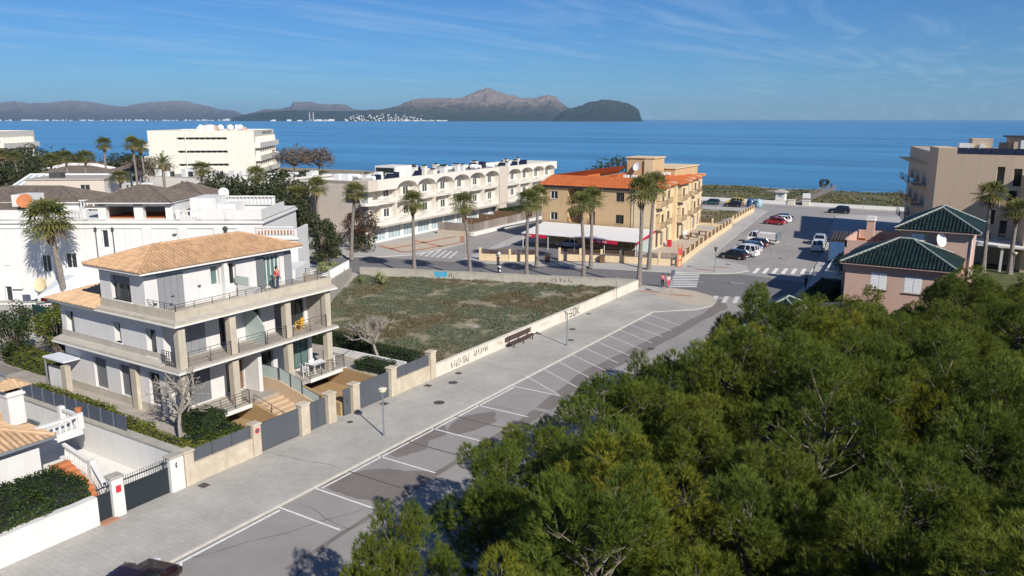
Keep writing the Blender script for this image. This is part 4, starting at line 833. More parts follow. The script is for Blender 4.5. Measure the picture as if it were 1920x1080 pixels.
hedge('dark hedge beside the white bench terrace at the villa end', [(-43.5,-38.2,45.6,46.9,1.1,2.1)], 'hedge_dark', 200)
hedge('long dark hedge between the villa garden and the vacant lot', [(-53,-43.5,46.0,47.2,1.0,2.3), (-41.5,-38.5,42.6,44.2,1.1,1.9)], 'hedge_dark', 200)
hedge('yellow-green hedge behind the side canopy left of the villa', [(-66,-57.5,28.9,30.4,1.1,2.4)], 'hedge', 200)
m = MB(); m.box(-46, -38.3, 44.9, 45.1, 1.1, 1.65); tag(m.build('garden_kerb', 'white_plaster'), 'low white garden wall beside the villa terrace', 'wall')
def lb(T, name, mt, *bx, **k):
    for b in bx: o = MB().box(*b).build(name, mt, T, **k)
    return o
def baluster_row(T, p, q, h, mt='white_plaster', step=.28, world=False, r=.055, rail=True):
    m = MB(); p, q = Vector(p), Vector(q); n = max(2, int((q-p).length/step))
    for k in range(n):
        a = p.lerp(q, (k+.5)/n)
        m.lathe((a.x, a.y, a.z+.06), [(r*.7,0),(r*1.1,h*.22),(r*.5,h*.6),(r*.8,h-.12)], 6)
    o = m.build('balusters', mt, T, world); o['kind'] = 'stuff'
    m = MB(); d = (q-p); L = d.length; d.normalize(); nn = Vector((-d.y, d.x, 0))*.1
    for (z0, z1) in ((0, .08), (h-.1, h+.04)):
        up0, up1 = Vector((0,0,z0)), Vector((0,0,z1))
        vs = [p-nn+up0, q-nn+up0, q+nn+up0, p+nn+up0, p-nn+up1, q-nn+up1, q+nn+up1, p+nn+up1]
        m.add(vs, [(0,3,2,1),(4,5,6,7),(0,1,5,4),(1,2,6,5),(2,3,7,6),(3,0,4,7)])
    m.build('handrail', mt, T, world)
def dish(T, loc, r, mt='white_metal', az=0.0, el=.6, pole=.5):
    m = MB(); n = 14; vs = []; fs = []
    for j, (rr, zz) in enumerate(((0.05,0),(.5,.08),(1,.28))):
        for k in range(n): q = 2*math.pi*k/n; vs.append((rr*r*math.cos(q), rr*r*math.sin(q), zz*r))
    for j in range(2):
        for k in range(n): fs.append((j*n+k, j*n+(k+1)%n, (j+1)*n+(k+1)%n, (j+1)*n+k))
    fs.append(tuple(range(n))); m.add(vs, fs); m.tube((0,0,0), (0,0,r*.9), .015, n=4)
    o = m.build('satellite_dish', mt, T); o.location = loc; o.rotation_euler = (math.pi/2-el, 0, az)
    if pole: m = MB(); m.tube((loc[0],loc[1],loc[2]-pole), loc, .025, n=5); m.build('dish_pole', 'steel', T)
    return o

# ------------------------------------------------------------------ low white house at the bottom left
N = thing('white_house', 'low white house with terracotta roof and tiled chimney behind the front hedge', 'house', (-46, 17, 0))
facade(N, (-53, 20.2), 0, 0.01, 0, .1, [], 'white_plaster')
facade(N, (-43.4, 5), R(90), 15.2, 0, 3.0, [(12.2,13.0,1.0,2.2,'win',.15,{'frame':'wood_brown'})], 'white_plaster'); facade(N, (-43.4, 20.2), R(180), 9.6, 0, 3.0, [], 'white_plaster')
facade(N, (-53, 20.2), R(270), 15.2, 0, 3.0, [], 'white_plaster')
lb_ = MB(); lb_.box(-43.39, -43.3, 5, 20.24, 0, .35); lb_.build('skirting', 'terracotta', N, True)
hip_roof(N, -53.6, -42.9, 6, 20.9, 3.05, 1.5, 'tile_pale', row=.3, h=.1, soffit='wood_brown', course=.5)
m = MB(); m.tube((-43.36,17.9,0), (-43.36,17.9,2.95), .05, n=6); m.build('downpipe', 'steel', N, True)
m = MB(); m.tube((-42.85,6,2.98), (-42.85,20.9,2.98), .08, n=6); m.build('gutter', 'steel', N, True)
def chim(T, x, y, z0, h, s, world=True):
    m = MB(); m.box(x-s, x+s, y-s, y+s, z0, z0+h); m.build('chimney', 'white_plaster', T, world); m = MB(); m.box(x-s*1.2, x+s*1.2, y-s*1.2, y+s*1.2, z0+h-.25, z0+h-.12); m.build('chimney_band', 'white_plaster', T, world)
    m = MB(); m.box(x-s*.7, x+s*.7, y-s*.7, y+s*.7, z0+h, z0+h+.25); m.build('chimney_vent', 'core_dark', T, world)
    tl = MB(); m = MB(); e = s*1.75; z = z0+h+.25
    m.add([(x-e,y-e,z),(x+e,y-e,z),(x+e,y+e,z),(x-e,y+e,z),(x,y,z+.45)], [(0,1,4),(1,2,4),(2,3,4),(3,0,4),(3,2,1,0)]); m.build('chimney_roof', 'tile_pale', T, world)
    C = [(x-e,y-e,z),(x+e,y-e,z),(x+e,y+e,z),(x-e,y+e,z)]
    for i in range(4):
        p, q = Vector(C[i]), Vector(C[(i+1)%4]); mid = (p+q)/2; up = Vector((x,y,z+.45))-mid; L = (q-p).length; tile_plane(tl, p, q, up, lambda a: (0, up.length*min(a, L-a)/(L/2)*.95), .26, .4, .06)
    o = tl.build('chimney_tiles', 'tile_pale', T, world); o['kind'] = 'stuff'
chim(N, -46.0, 20.35, 3.3, 1.95, .42)
W2 = thing('white_house', 'white house end with chimney at the far left edge', 'house', (-58, 19, 0)); m = MB(); m.box(-62, -54.6, 14, 22.6, 0, 3.6); m.build('wall', 'white_plaster', W2, True)
m = MB(); m.box(-55.9,-54.9,21.4,22.4,3.6,5.2); m.build('chimney', 'white_plaster', W2, True); m = MB(); m.box(-56.0,-54.8,21.3,22.5,5.2,5.35); m.build('cap', 'white_plaster', W2, True)
hip_roof(W2, -62.4, -54.2, 14, 21, 3.65, 1.0, 'tile_pale', row=.3, h=.09, course=.5)
# balcony, stairs with balustrades
S = thing('stair_terrace', 'white balustraded stairs and balcony of the low white house', 'stairs', (-43, 22, 0))
m = MB(); m.box(-46.5, -44.4, 20.25, 23.2, 2.0, 2.35); m.build('balcony_slab', 'white_plaster', S, True)
baluster_row(S, (-44.5,20.5,2.35), (-44.5,23.1,2.35), .85, world=True, step=.3, r=.09); baluster_row(S, (-46.5,23.1,2.35), (-44.5,23.1,2.35), .85, world=True, step=.3, r=.09)
for (x, y) in ((-44.5,23.1), (-46.4,23.1)): m = MB(); m.box(x-.16,x+.16,y-.16,y+.16,2.35,3.35); m.build('newel', 'white_plaster', S, True)
m = MB(); m.lathe((-44.5,23.1,3.35), [(.08,0),(.17,.05),(.2,.28),(.15,.3)], 10); m.build('flower_pot', 'terracotta', S, True)
m = MB()
for k in range(8): m.box(-43.2+k*.42, -43.2+(k+1)*.42, 20.5, 21.5, 0, 1.35-k*.17)
m.build('steps', 'terracotta', S, True)
m = MB(); m.prism([(-43.6,21.5),(-40.9,21.5),(-39.2,21.1),(-39.2,21.3),(-40.9,21.7),(-43.6,21.7)], 0, [1.3,.75,.45,.45,.75,1.3]); m.build('string_wall', 'white_plaster', S, True)
baluster_row(S, (-43.6,21.6,1.3), (-40.9,21.6,.82), .85, world=True, step=.24, r=.075); baluster_row(S, (-40.9,21.6,.82), (-38.9,21.05,.3), .85, world=True, step=.24, r=.075)
m = MB(); m.box(-41.05,-40.75,21.45,21.75,0,1.85); m.build('newel', 'white_plaster', S, True)
fw_ = thing('garden_wall', 'rough white garden wall below the dark hedge, bottom left', 'wall', (-37.3, 12, 0))
m = MB(); ys = [5+i*.8 for i in range(19)]; ys = [y for y in ys if y < 19.6]+[19.64]
for a, b in zip(ys[:-1], ys[1:]):
    h0, h1 = 1.5+.03*noise.noise((a,0,0))*2, 1.5+.03*noise.noise((b,0,0))*2
    m.add([(-37.05,a,0),(-37.05,b,0),(-37.05,b,h1),(-37.05,a,h0),(-37.5,a,0),(-37.5,b,0),(-37.5,b,h1),(-37.5,a,h0)], [(0,1,2,3),(3,2,6,7),(4,7,6,5),(1,5,6,2)])
m.build('wall', 'white_plaster', fw_, True); m = MB(); m.box(-37.05,-37.03,17.9,18.5,.55,1.05); m.build('hatch', 'trim_light', fw_, True)
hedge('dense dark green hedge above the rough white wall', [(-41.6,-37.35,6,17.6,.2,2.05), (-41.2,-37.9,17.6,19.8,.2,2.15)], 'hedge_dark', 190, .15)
m = MB(); m.add([(-60,20.3,.008),(-37.55,20.3,.008),(-37.55,24.39,.008),(-60,24.39,.008)], [(0,1,2,3)]); struct(m.build('driveway', 'trim_light'))

# ------------------------------------------------------------------ big white house with balustrades behind the villa
TH32 = R(32.4); FW = Vector((-math.sin(TH32), math.cos(TH32))); RT = Vector((math.cos(TH32), math.sin(TH32)))
B = thing('white_apartment_house', 'large white apartment house with roof balustrades and brown hipped roofs behind the villa', 'house', (FW.x*87, FW.y*87, 0), TH32)
fx = lambda x: x+62
ops = [(fx(-52.6),fx(-51.6),3.3,5.2,'win',.18,{'n':2}), (fx(-49.9),fx(-48.7),3.7,5.4,'win',.2,{'n':2,'frame':'white_metal'}), (fx(-45.6),fx(-44.9),6.0,8.0,'win',.25,{'n':1}), (fx(-56.9),fx(-56.2),2.2,4.0,'shut',.15,{'m':'white_metal','n':1}), (fx(-57.2),fx(-56.4),-.4,1.6,'door',.3,{'n':1})]
facade(B, (-62, 0), 0, 34.3, -1.0, 9.2, ops, 'white_plaster', world=False)
facade(B, (-27.7, 0), R(90), 14, -1, 9.2, [], 'white_plaster', world=False); facade(B, (-27.7, 14), R(180), 34.3, -1, 9.2, [], 'white_plaster', world=False)
lb(B, 'flat_roof', 'white_plaster', (-62,-27.7,0,14,9.0,9.18)); lb(B, 'cornice', 'white_plaster', (-62.1,-27.6,-.22,.0,8.75,8.95), (-62.1,-27.6,-.12,0,8.2,8.3)); lb(B, 'cornice', 'white_plaster', (-27.7,-27.45,-.1,14,8.75,8.95))
for (x0, x1) in ((-62,-57.5), (-53.5,-47.2), (-36.9,-34.6)):
    baluster_row(B, (x0,.1,9.2), (x1,.1,9.2), .95, step=.35, r=.09)
for x in (-57.5,-53.5,-47.2,-36.9,-34.6,-31.5): lb(B, 'parapet_pier', 'white_plaster', (x-.25,x+.25,-.12,.38,9.18,10.3))
lb(B, 'parapet', 'white_plaster', (-57.5,-53.6,0,.25,9.19,10.2), (-34.6,-27.7,0,.25,9.19,10.25), (-27.95,-27.7,.25,9,9.19,10.25))
for x in (-40.5,-36.5,-32.5,-30): lb(B, 'pilaster', 'white_plaster', (x-.5,x+.5,-.18,0,-1,8.2))
# belvedere
lb(B, 'belvedere', 'white_plaster', (-45.9,-45.0,.3,1.0,9.18,10.9), (-41.9,-40.9,.3,1.0,9.18,10.9), (-46.2,-37.6,.3,.9,10.6,11.05), (-38.4,-37.6,.3,1.0,9.18,10.9), (-46.2,-37.6,6.5,7.1,9.18,11.05), (-46.2,-45.7,1,6.5,9.18,11.05), (-38.1,-37.6,1,6.5,9.18,11.05))
lb(B, 'belvedere_floor', 'terracotta', (-45.7,-38.1,1,6.5,9.18,9.25)); hip_roof(B, -46.9, -37.4, -.4, 7.8, 11.1, 1.5, 'tile_grey', world=False, row=.3, h=.06, course=.6, soffit='trim_light')
lb(B, 'chimney', 'white_plaster', (-44.2,-42.8,7.6,8.6,9.18,12.6)); 
for (x0, x1, y0, y1, ze, ri) in ((-68,-52.5,9,18,10.2,1.5), (-66,-54,.8,7,9.6,.9), (-45.5,-38.0,11,18,10.6,1.5), (-51.5,-47.5,8,14,9.6,.8)):
    lb(B, 'roof_block', 'white_plaster', (x0+.5,x1-.5,y0+.5,y1-.5,9.0,ze-.1)); hip_roof(B, x0, x1, y0, y1, ze, ri, 'tile_grey', world=False, row=.3, h=.05, course=.6)
lb(B, 'roof_block', 'white_plaster', (-36.5,-33.6,2.5,7,9.18,11.3), (-33.6,-31.5,3,6,9.18,10.6), (-57,-55,3,6,9.18,11.6))
baluster_row(B, (-33.6,6,10.2), (-28,6,10.2), 1.0, step=.4, r=.1); lb(B, 'parapet', 'white_plaster', (-33.6,-28,6.2,6.5,9.2,11.2)); baluster_row(B, (-52.6,9,9.3), (-46.8,7.4,9.6), 1.1, step=.45, r=.11)
dish(B, (-54.6,1.6,11.0), .85, 'terracotta', .2, .5, 1.2); dish(B, (-34.6,8,11.4), .6, 'white_metal', .4, .5, 1)
# lower wing on the right
facade(B, (-28.4, -4), 0, 5.6, -1, 8.0, [(3.0,3.9,5.2,6.9,'shut',.12,{'m':'white_metal','n':1})], 'white_plaster', name='wing_wall', world=False); facade(B, (-22.8, -4), R(90), 4.6, -1, 8.0, [], 'white_plaster', name='wing_wall', world=False); facade(B, (-22.8, .6), R(180), 4.9, -1, 8.0, [], 'white_plaster', name='wing_wall', world=False)
lb(B, 'wing_roof', 'terracotta', (-28.4,-22.85,-3.9,.5,7.7,7.9)); lb(B, 'wing_parapet', 'white_plaster', (-28.4,-27.2,-4.05,-3.8,7.9,8.9), (-23.05,-22.78,-4.05,.6,7.9,8.6)); baluster_row(B, (-27.2,-3.9,7.95), (-23.1,-3.9,7.95), .95, step=.32, r=.09)
lb(B, 'wing_cornice', 'white_plaster', (-28.4,-22.6,-4.2,-4.0,7.55,7.75)); lb(B, 'wing_wall', 'white_plaster', (-24.6,-21.8,-9,-4.06,-1,5.2))
# wall details
for x in (-46.2, -44.3):
    m = MB(); m.tube((x,-.1,4.2), (x,-.1,8.1), .06, n=5); m.build('downpipe', 'dark_metal', B); lb(B, 'wall_lamp', 'dark_metal', (x-.12,x+.12,-.2,0,7.9,8.3))
for (x, z) in ((-37.4,7.5), (-35.9,6.8)): lb(B, 'wall_lamp', 'dark_metal', (x-.2,x+.2,-.3,-.02,z,z+.1))
for (a, b) in ((-53.0,-52.65), (-51.55,-51.2), (-46.0,-45.62)): lb(B, 'shutter', 'white_metal', (a,b,-.08,-.02,3.3 if a < -50 else 6.0,5.2 if a < -50 else 8.0))
lb(B, 'air_conditioner', 'trim_light', (-56.1,-55.0,-.4,-.03,1.4,2.1)); 
dish(B, (-52.6,-.6,1.9), .8, 'yellow_pale', -.2, .35, 0); dish(B, (-53.6,-.5,.7), .55, 'white_metal', -.2, .4, 0)
lb(B, 'terrace', 'white_plaster', (-62,-50,-3.2,0,-1.5,-.55)); baluster_row(B, (-62,-3.1,-.55), (-50.2,-3.1,-.55), .9, step=.35, r=.08)
A_ = thing('canvas_canopy', 'pale grey canvas canopy beside the left palm, behind the villa roof', 'canopy', (FW.x*86-48*RT.x, FW.y*86-48*RT.y, 0), TH32)
m = MB(); m.add([(-3.2,-3.5,1.2),(3.4,-3.2,2.0),(3.4,1,3.2),(-2.6,1,2.9),(.3,-1,3.4)], [(0,1,4),(1,2,4),(2,3,4),(3,0,4)]); m.build('canvas', 'canvas', A_)
for (x, y, z) in ((-3.1,-3.4,1.2), (3.3,-3.1,2.0), (-2.5,.9,2.9), (3.3,.9,3.2)): m = MB(); m.tube((x,y,-1.2), (x,y,z), .04, n=5); m.build('pole', 'dark_metal', A_)
for i, (x, c, lab) in enumerate(((-53.9,'panel_blue','pale blue garment drying on the line below the satellite dishes'), (-51.9,'cloth_red','dark red garment drying on the line, left of the black ones'), (-51.2,'core_dark','black garment drying on the line nearest the canopy'))):
    p = FW*84.2+RT*x*.985; t = thing('laundry', lab, 'laundry', (p.x, p.y, .5), TH32, 'clothes on the line')
    m = MB(); v = [(-.45,0,.75),(-.15,.03,.78),(.15,0,.78),(.45,.02,.75),(.42,.06,.1),(.1,-.05,0),(-.2,.05,.04),(-.42,-.03,0)]; m.add(v+[(a,b+.03,c2) for a,b,c2 in v], [tuple(range(8)), tuple(range(15,7,-1))]+[(k,(k+1)%8,(k+1)%8+8,k+8) for k in range(8)]); m.build('cloth', c, t); m = MB(); m.tube((-.6,.02,.78), (.6,.02,.78), .012, n=4); m.build('line', 'dark_metal', t)
# its white-railed terrace wall beside the lot
t = thing('terrace_wall', 'grey retaining wall with sloping white railing at the corner of the vacant lot', 'wall', (-62, 66, 0))
m = MB(); m.prism([(-60.0,57.5),(-71.3,73.6),(-71.8,73.2),(-60.6,57.1)], 0, [3.0,1.25,1.25,3.0]); m.build('wall', 'lot_wall_grey', t, True)
m = MB(); p, q = Vector((-60.3,57.3,3.0)), Vector((-71.55,73.4,1.25))
for k in range(66): a = p.lerp(q, k/65); m.box(a.x-.035,a.x+.035,a.y-.035,a.y+.035,a.z,a.z+.98)
o = m.build('pickets', 'white_metal', t, True); o['kind'] = 'stuff'
m = MB(); m.tube(p+Vector((0,0,.98)), q+Vector((0,0,.98)), .05, n=5); m.tube(p+Vector((0,0,.15)), q+Vector((0,0,.15)), .04, n=5); m.build('rails', 'white_metal', t, True)
m = MB(); m.prism([(-60.6,57.1),(-71.8,73.2),(-80,74),(-78,62),(-66,54)], -.05, 1.0); struct(m.build('upper_terrace', 'trim_light'))

# ------------------------------------------------------------------ white building with the row of arches
A = thing('arched_apartment_block', 'long white three-storey apartment block with a row of roof arches', 'building', (-86.9, 95.1, 0), R(3.9))
LA = 68.0
bays1 = [(.9, 6.1)]+[(6.1+5.76*k, 6.1+5.76*(k+1)) for k in range(6)]; bays2 = [(44.6+5.6*k, 44.6+5.6*(k+1)) for k in range(4)]
ops = []
for (a, b) in bays1+[(41.0,44.6)]+bays2:
    c = (a+b)/2
    for z in (3.45, 6.75): ops.append((c+.55, c+2.15 if b-a > 5 else c+1.4, z+.55, z+2.05, 'win', .16, {'n':2})); ops.append((c-2.3 if b-a > 5 else c-1.2, c-.2, z-.05, z+2.25, 'void', .9))
# wall runs from far to near end so that it faces the side street
ops = [(o[0]-.0, o[1], *o[2:]) for o in ops]
facade(A, (-.9, 0), R(90), LA, 3.05, 9.6, ops, 'arch_white', world=False)
gops = []
y = 1.2
while y < 40: gops.append((y, y+3.6, .25, 2.75, 'win', .2, {'n':4,'glass':'pane_light'})); y += 4.3
facade(A, (-1.2, 0), R(90), LA, 0, 3.05, gops, 'white_plaster', world=False)
facade(A, (-12, 0), 0, 11.1, 0, 10.2, [(7.2,9.9,.3,2.8,'win',.2,{'n':4,'glass':'pane_light'})], 'arch_pink', world=False); facade(A, (-.9, LA), R(180), 11.1, 0, 10.2, [], 'arch_white', world=False); facade(A, (-12, LA), R(270), LA, 0, 10.2, [], 'arch_white', world=False)
lb(A, 'flat_roof', 'roof_flat', (-12,-.9,.02,LA-.02,9.6,9.72)); lb(A, 'parapet', 'arch_white', (-12,-11.8,0,LA,9.72,10.3), (-11.8,-.9,LA-.25,LA,9.72,10.5), (-11.8,-2.6,.0,.2,9.72,10.3))
def fascia(y0, y1, bays, nm, ah=1.15, lo=8.75):
    m = MB(); pts = []
    def bot(y):
        for (a, b) in bays:
            if a <= y <= b: f = (y-a)/(b-a)*2-1; return lo+ah*math.sqrt(max(0, 1-f*f))
        return lo
    ys = sorted({y0, y1, *[a+(b-a)*k/14 for a, b in bays for k in range(15)]})
    for a, b in zip(ys[:-1], ys[1:]):
        za, zb = bot(a), bot(b)
        for x in (.5, -.02):
            pass
        m.quad((.5,a,za),(.5,b,zb),(.5,b,10.5),(.5,a,10.5)); m.quad((.5,a,za),(-.9,a,za),(-.9,b,zb),(.5,b,zb)); m.quad((.5,a,10.5),(.5,b,10.5),(.2,b,10.5),(.2,a,10.5)); m.quad((.2,a,10.5),(.2,b,10.5),(.2,b,9.72),(.2,a,9.72))
    for y in (y0, y1): m.quad((.5,y,lo),(.5,y,10.5),(-.9,y,10.5),(-.9,y,lo))
    m.quad((.2,y0,9.72),(.2,y1,9.72),(-.9,y1,9.72),(-.9,y0,9.72)); return m.build(nm, 'arch_white', A)
fascia(.9, 40.66, bays1[1:], 'arched_fascia'); fascia(44.6, LA, bays2, 'arched_fascia', 1.0, 8.8)
lb(A, 'stair_tower', 'arch_pink', (-.9,.35,41.0,44.4,3.0,10.55), (-.9,.2,41.2,44.2,0,3.0))
for (y0, y1) in ((.9,40.66), (44.6,LA)):
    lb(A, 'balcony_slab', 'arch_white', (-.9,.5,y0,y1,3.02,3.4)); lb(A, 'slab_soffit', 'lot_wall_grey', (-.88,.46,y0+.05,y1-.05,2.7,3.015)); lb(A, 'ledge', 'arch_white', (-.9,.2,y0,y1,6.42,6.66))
for (a, b) in bays1+bays2:
    c = (a+b)/2
    lb(A, 'bay', 'arch_white', (-.89,.3,c+.25,b-.12,3.4,3.98)); lb(A, 'bay', 'arch_white', (-.89,.3,c+.25,b-.12,6.66,7.28))
    for z in (3.4, 6.66):
        m = MB()
        for k in range(9): yy = a+.3+(c-a)*k/9; m.box(.2,.24,yy,yy+.04,z,z+.95)
        m.box(.18,.26,a+.2,c+.2,z+.95,z+1.02); o = m.build('balcony_railing', 'white_metal', A); o['kind'] = 'stuff'
    lb(A, 'party_wall', 'arch_white', (-.89,.25,b-.1,b+.1,3.41,6.4)); lb(A, 'party_wall', 'arch_white', (-.89,.25,b-.1,b+.1,6.67,8.72))
# rounded corner balconies at the near end
for z in (3.02, 6.4):
    m = MB(); P = [(-2.6,0)]+[(-.7+1.35*math.cos(q), -.1+1.6*math.sin(q)) for q in [R(180+15*k) for k in range(1,8)]]+[(.5,.9),(-.9,.9)]; m.prism(P, z, z+.4); m.build('corner_balcony', 'arch_white', A)
    m = MB()
    for k in range(12): q = R(180+9*k); m.box(-.7+1.3*math.cos(q)-.02,-.7+1.3*math.cos(q)+.02,-.1+1.5*math.sin(q)-.02,-.1+1.5*math.sin(q)+.02,z+.4,z+1.3)
    o = m.build('balcony_railing', 'white_metal', A); o['kind'] = 'stuff'
lb(A, 'corner_fascia', 'arch_pink', (-2.7,.55,-1.6,.9,8.75,10.5)); lb(A, 'corner_glass', 'pane_light', (-2.2,-.9,-.06,-.02,3.5,5.9), (-2.2,-.9,-.06,-.02,6.9,8.7))
rr = random.Random(11)
for k in range(46):
    y = 4+k*1.3+rr.uniform(-.4,.4); x = rr.choice((-8.5,-6.5,-4.5,-3.2))+rr.uniform(-.5,.5); kd = rr.random()
    if kd < .5: h = rr.uniform(.9,1.7); s = rr.uniform(.35,.6); lb(A, 'chimney', rr.choice(('white_plaster','arch_white')), (x-s,x+s,y-s,y+s,9.72,9.72+h), (x-s-.08,x+s+.08,y-s-.08,y+s+.08,9.72+h,9.82+h)); lb(A, 'chimney_vent', 'core_dark', (x-s*.6,x+s*.6,y-s*.6,y+s*.6,9.82+h,10.05+h))
    elif kd < .8: s = rr.uniform(.6,1.0); m = MB(); m.add([(x-s,y-.6,9.9),(x+s,y-.6,9.9),(x+s,y+.6,11.0),(x-s,y+.6,11.0),(x-s,y+.6,9.75),(x+s,y+.6,9.75)], [(0,1,2,3),(3,2,5,4),(0,3,4),(1,5,2)]); m.build('solar_panel', 'solar', A)
    else: m = MB(); m.tube((x-.7,y,10.5),(x+.7,y,10.5),.38,n=10); m.build('water_tank', 'white_metal', A); lb(A, 'tank_stand', 'steel', (x-.5,x+.5,y-.3,y+.3,9.72,10.15))
for (x, y) in ((-9,2.5), (-7.5,3), (-5.6,9)): lb(A, 'roof_unit', 'white_metal', (x-.6,x+.6,y-.5,y+.5,9.72,11.1)); 
lb(A, 'roof_room', 'white_plaster', (-9.5,-5,13,18,9.72,11.9)); lb(A, 'roof_room_glazing', 'glass_dark', (-9.2,-5.3,12.9,13,10.1,11.6))
# annex to the left
X = thing('apartment_annex', 'white balconied annex left of the arched block, behind the palms', 'building', (-86.9, 95.1, 0), R(3.9))
facade(X, (-26, 3.5), 0, 13.9, 0, 9.4, [(6.6,9.4,3.5,5.9,'door',.9,{'n':3,'glass':'glass_dark'}), (6.6,9.4,6.6,8.6,'door',.9,{'n':3,'glass':'glass_dark'}), (2.6,4.0,4.0,5.6,'win',.2,{}), (6.4,9.6,.1,2.8,'void',1.6)], 'arch_white', world=False); facade(X, (-12.1, 3.5), R(90), 10, 0, 9.4, [], 'arch_white', world=False); facade(X, (-26,20), R(270), 16.5, 0, 9.4, [], 'arch_white', world=False)
lb(X, 'flat_roof', 'roof_flat', (-26,-12.02,3.52,20,9.0,9.15)); lb(X, 'parapet', 'arch_white', (-26,-12.1,3.5,3.75,9.15,9.7))
for z in (3.1, 6.2):
    lb(X, 'balcony_slab', 'arch_white', (-20,-15.8,2.2,3.5,z,z+.35)); m = MB()
    for k in range(14): m.box(-19.9+k*.3,-19.86+k*.3,2.28,2.32,z+.35,z+1.3)
    m.box(-19.9,-15.9,2.26,2.34,z+1.3,z+1.37); o = m.build('balcony_railing', 'white_metal', X); o['kind'] = 'stuff'
L2 = thing('low_flat_building', 'low flat-roofed building crowded with rooftop chimneys in front of the white hotel', 'building', (-150, 118, 0), R(8))
lb(L2, 'wall', 'arch_white', (-26,36,0,16,0,6.6)); lb(L2, 'flat_roof', 'roof_flat', (-26,36,0,16,6.6,6.7))
for k in range(24):
    x = -24+k*2.5+rr.uniform(-.5,.5); y = rr.uniform(1,9); h = rr.uniform(1,2); s = rr.uniform(.5,.9); lb(L2, 'chimney', 'white_plaster', (x-s,x+s,y-s,y+s,6.7,6.7+h))
    if k % 2: lb(L2, 'solar_panel', 'solar', (x+.6,x+2,y,y+.3,6.8,7.9))
# wooden garden fence and low wall along the side street
fe = thing('garden_fence', 'grey-brown wooden garden fence on a low white wall along the arched block', 'fence', (-83, 125, 0), R(3.9))
F0 = [(-4.4,-13.3), (2.9,-12.9), (2.9,18), ]
m = MB(); m.box(2.6,3.2,-13.4,30,0,.75); m.build('base_wall', 'white_plaster', fe); m = MB(); m.box(-4.4,2.6,-13.4,-12.9,0,.75); m.build('base_wall', 'paving_tan', fe)
def boards(p, q, n, z0, h, mt='wood_grey'):
    p, q = Vector(p), Vector(q); d = (q-p).normalized()
    for k in range(n):
        a = p.lerp(q, k/n); b = p.lerp(q, (k+.97)/n); mm = MB(); mm.obox((a+b)/2, d, (b-a).length/2, .03, z0, z0+h*rr.uniform(.98,1.02)); mm.build('board_panel', mt, fe)
boards((-4.4,-13.1), (2.8,-13.1), 5, .75, 1.4); boards((2.9,-13), (2.9,26), 22, .75, 1.45)
for y in (-7,-1,5,11,17): boards((-3.2,y), (2.8,y), 3, .1, 2.3, 'wood_brown')
hedge('dark rounded hedge behind the wooden fence near the arched block', [(-86.5,-83.4,131,138,.1,2.6)], 'hedge_dark', 60, .3)
# ------------------------------------------------------------------ yellow apartment building with orange roof
Yb = thing('yellow_apartment_building', 'ochre-yellow three-storey building with orange roof behind the palms', 'building', (-47, 115, 0), R(2))
yx = lambda x: x+19.6
wf = {'frame':'white_metal','n':2}; df = {'frame':'wood_brown','n':2}
fo = []
for z in (3.45, 6.95):
    fo += [(yx(-18.0),yx(-16.7),z+.2,z+1.5,'win',.15,{**wf,'sill':'yellow_pale'}), (yx(-14.8),yx(-12.0),z-.15,z+2.0,'void',1.8), (yx(-11.2),yx(-9.9),z-.15,z+2.0,'void',1.8), (yx(-6.3),yx(-4.9),z+.3,z+1.7,'win',.15,{**df,'sill':'yellow_pale'}), (yx(-2.6),yx(-.8),z-.15,z+2.0,'void',1.6)]
facade(Yb, (-19.6, 0), 0, 19.6, 0, 9.4, fo, 'yellow_wall', world=False)
facade(Yb, (-19.6, 34), R(270), 34, 0, 9.4, [], 'yellow_wall', world=False)
for z in (3.3, 6.8):
    lb(Yb, 'loggia_door', 'glass_dark', (-14.5,-12.4,1.7,1.76,z+.02,z+2.0)); lb(Yb, 'loggia_door', 'glass_dark', (-11,-10.1,1.7,1.76,z+.02,z+2.0)); lb(Yb, 'loggia_door', 'wood_brown', (-2.4,-1.0,1.5,1.56,z+.02,z+2.0))
    for (a, b) in ((-14.8,-12.0), (-11.2,-9.9), (-2.6,-.8)):
        m = MB(); n = int((b-a)/.16)
        for k in range(n+1): m.box(a+(b-a)*k/n-.012, a+(b-a)*k/n+.012, -.02, .02, z, z+.9)
        m.box(a, b, -.03, .03, z+.9, z+.95); o = m.build('loggia_railing', 'wood_brown', Yb); o['kind'] = 'stuff'
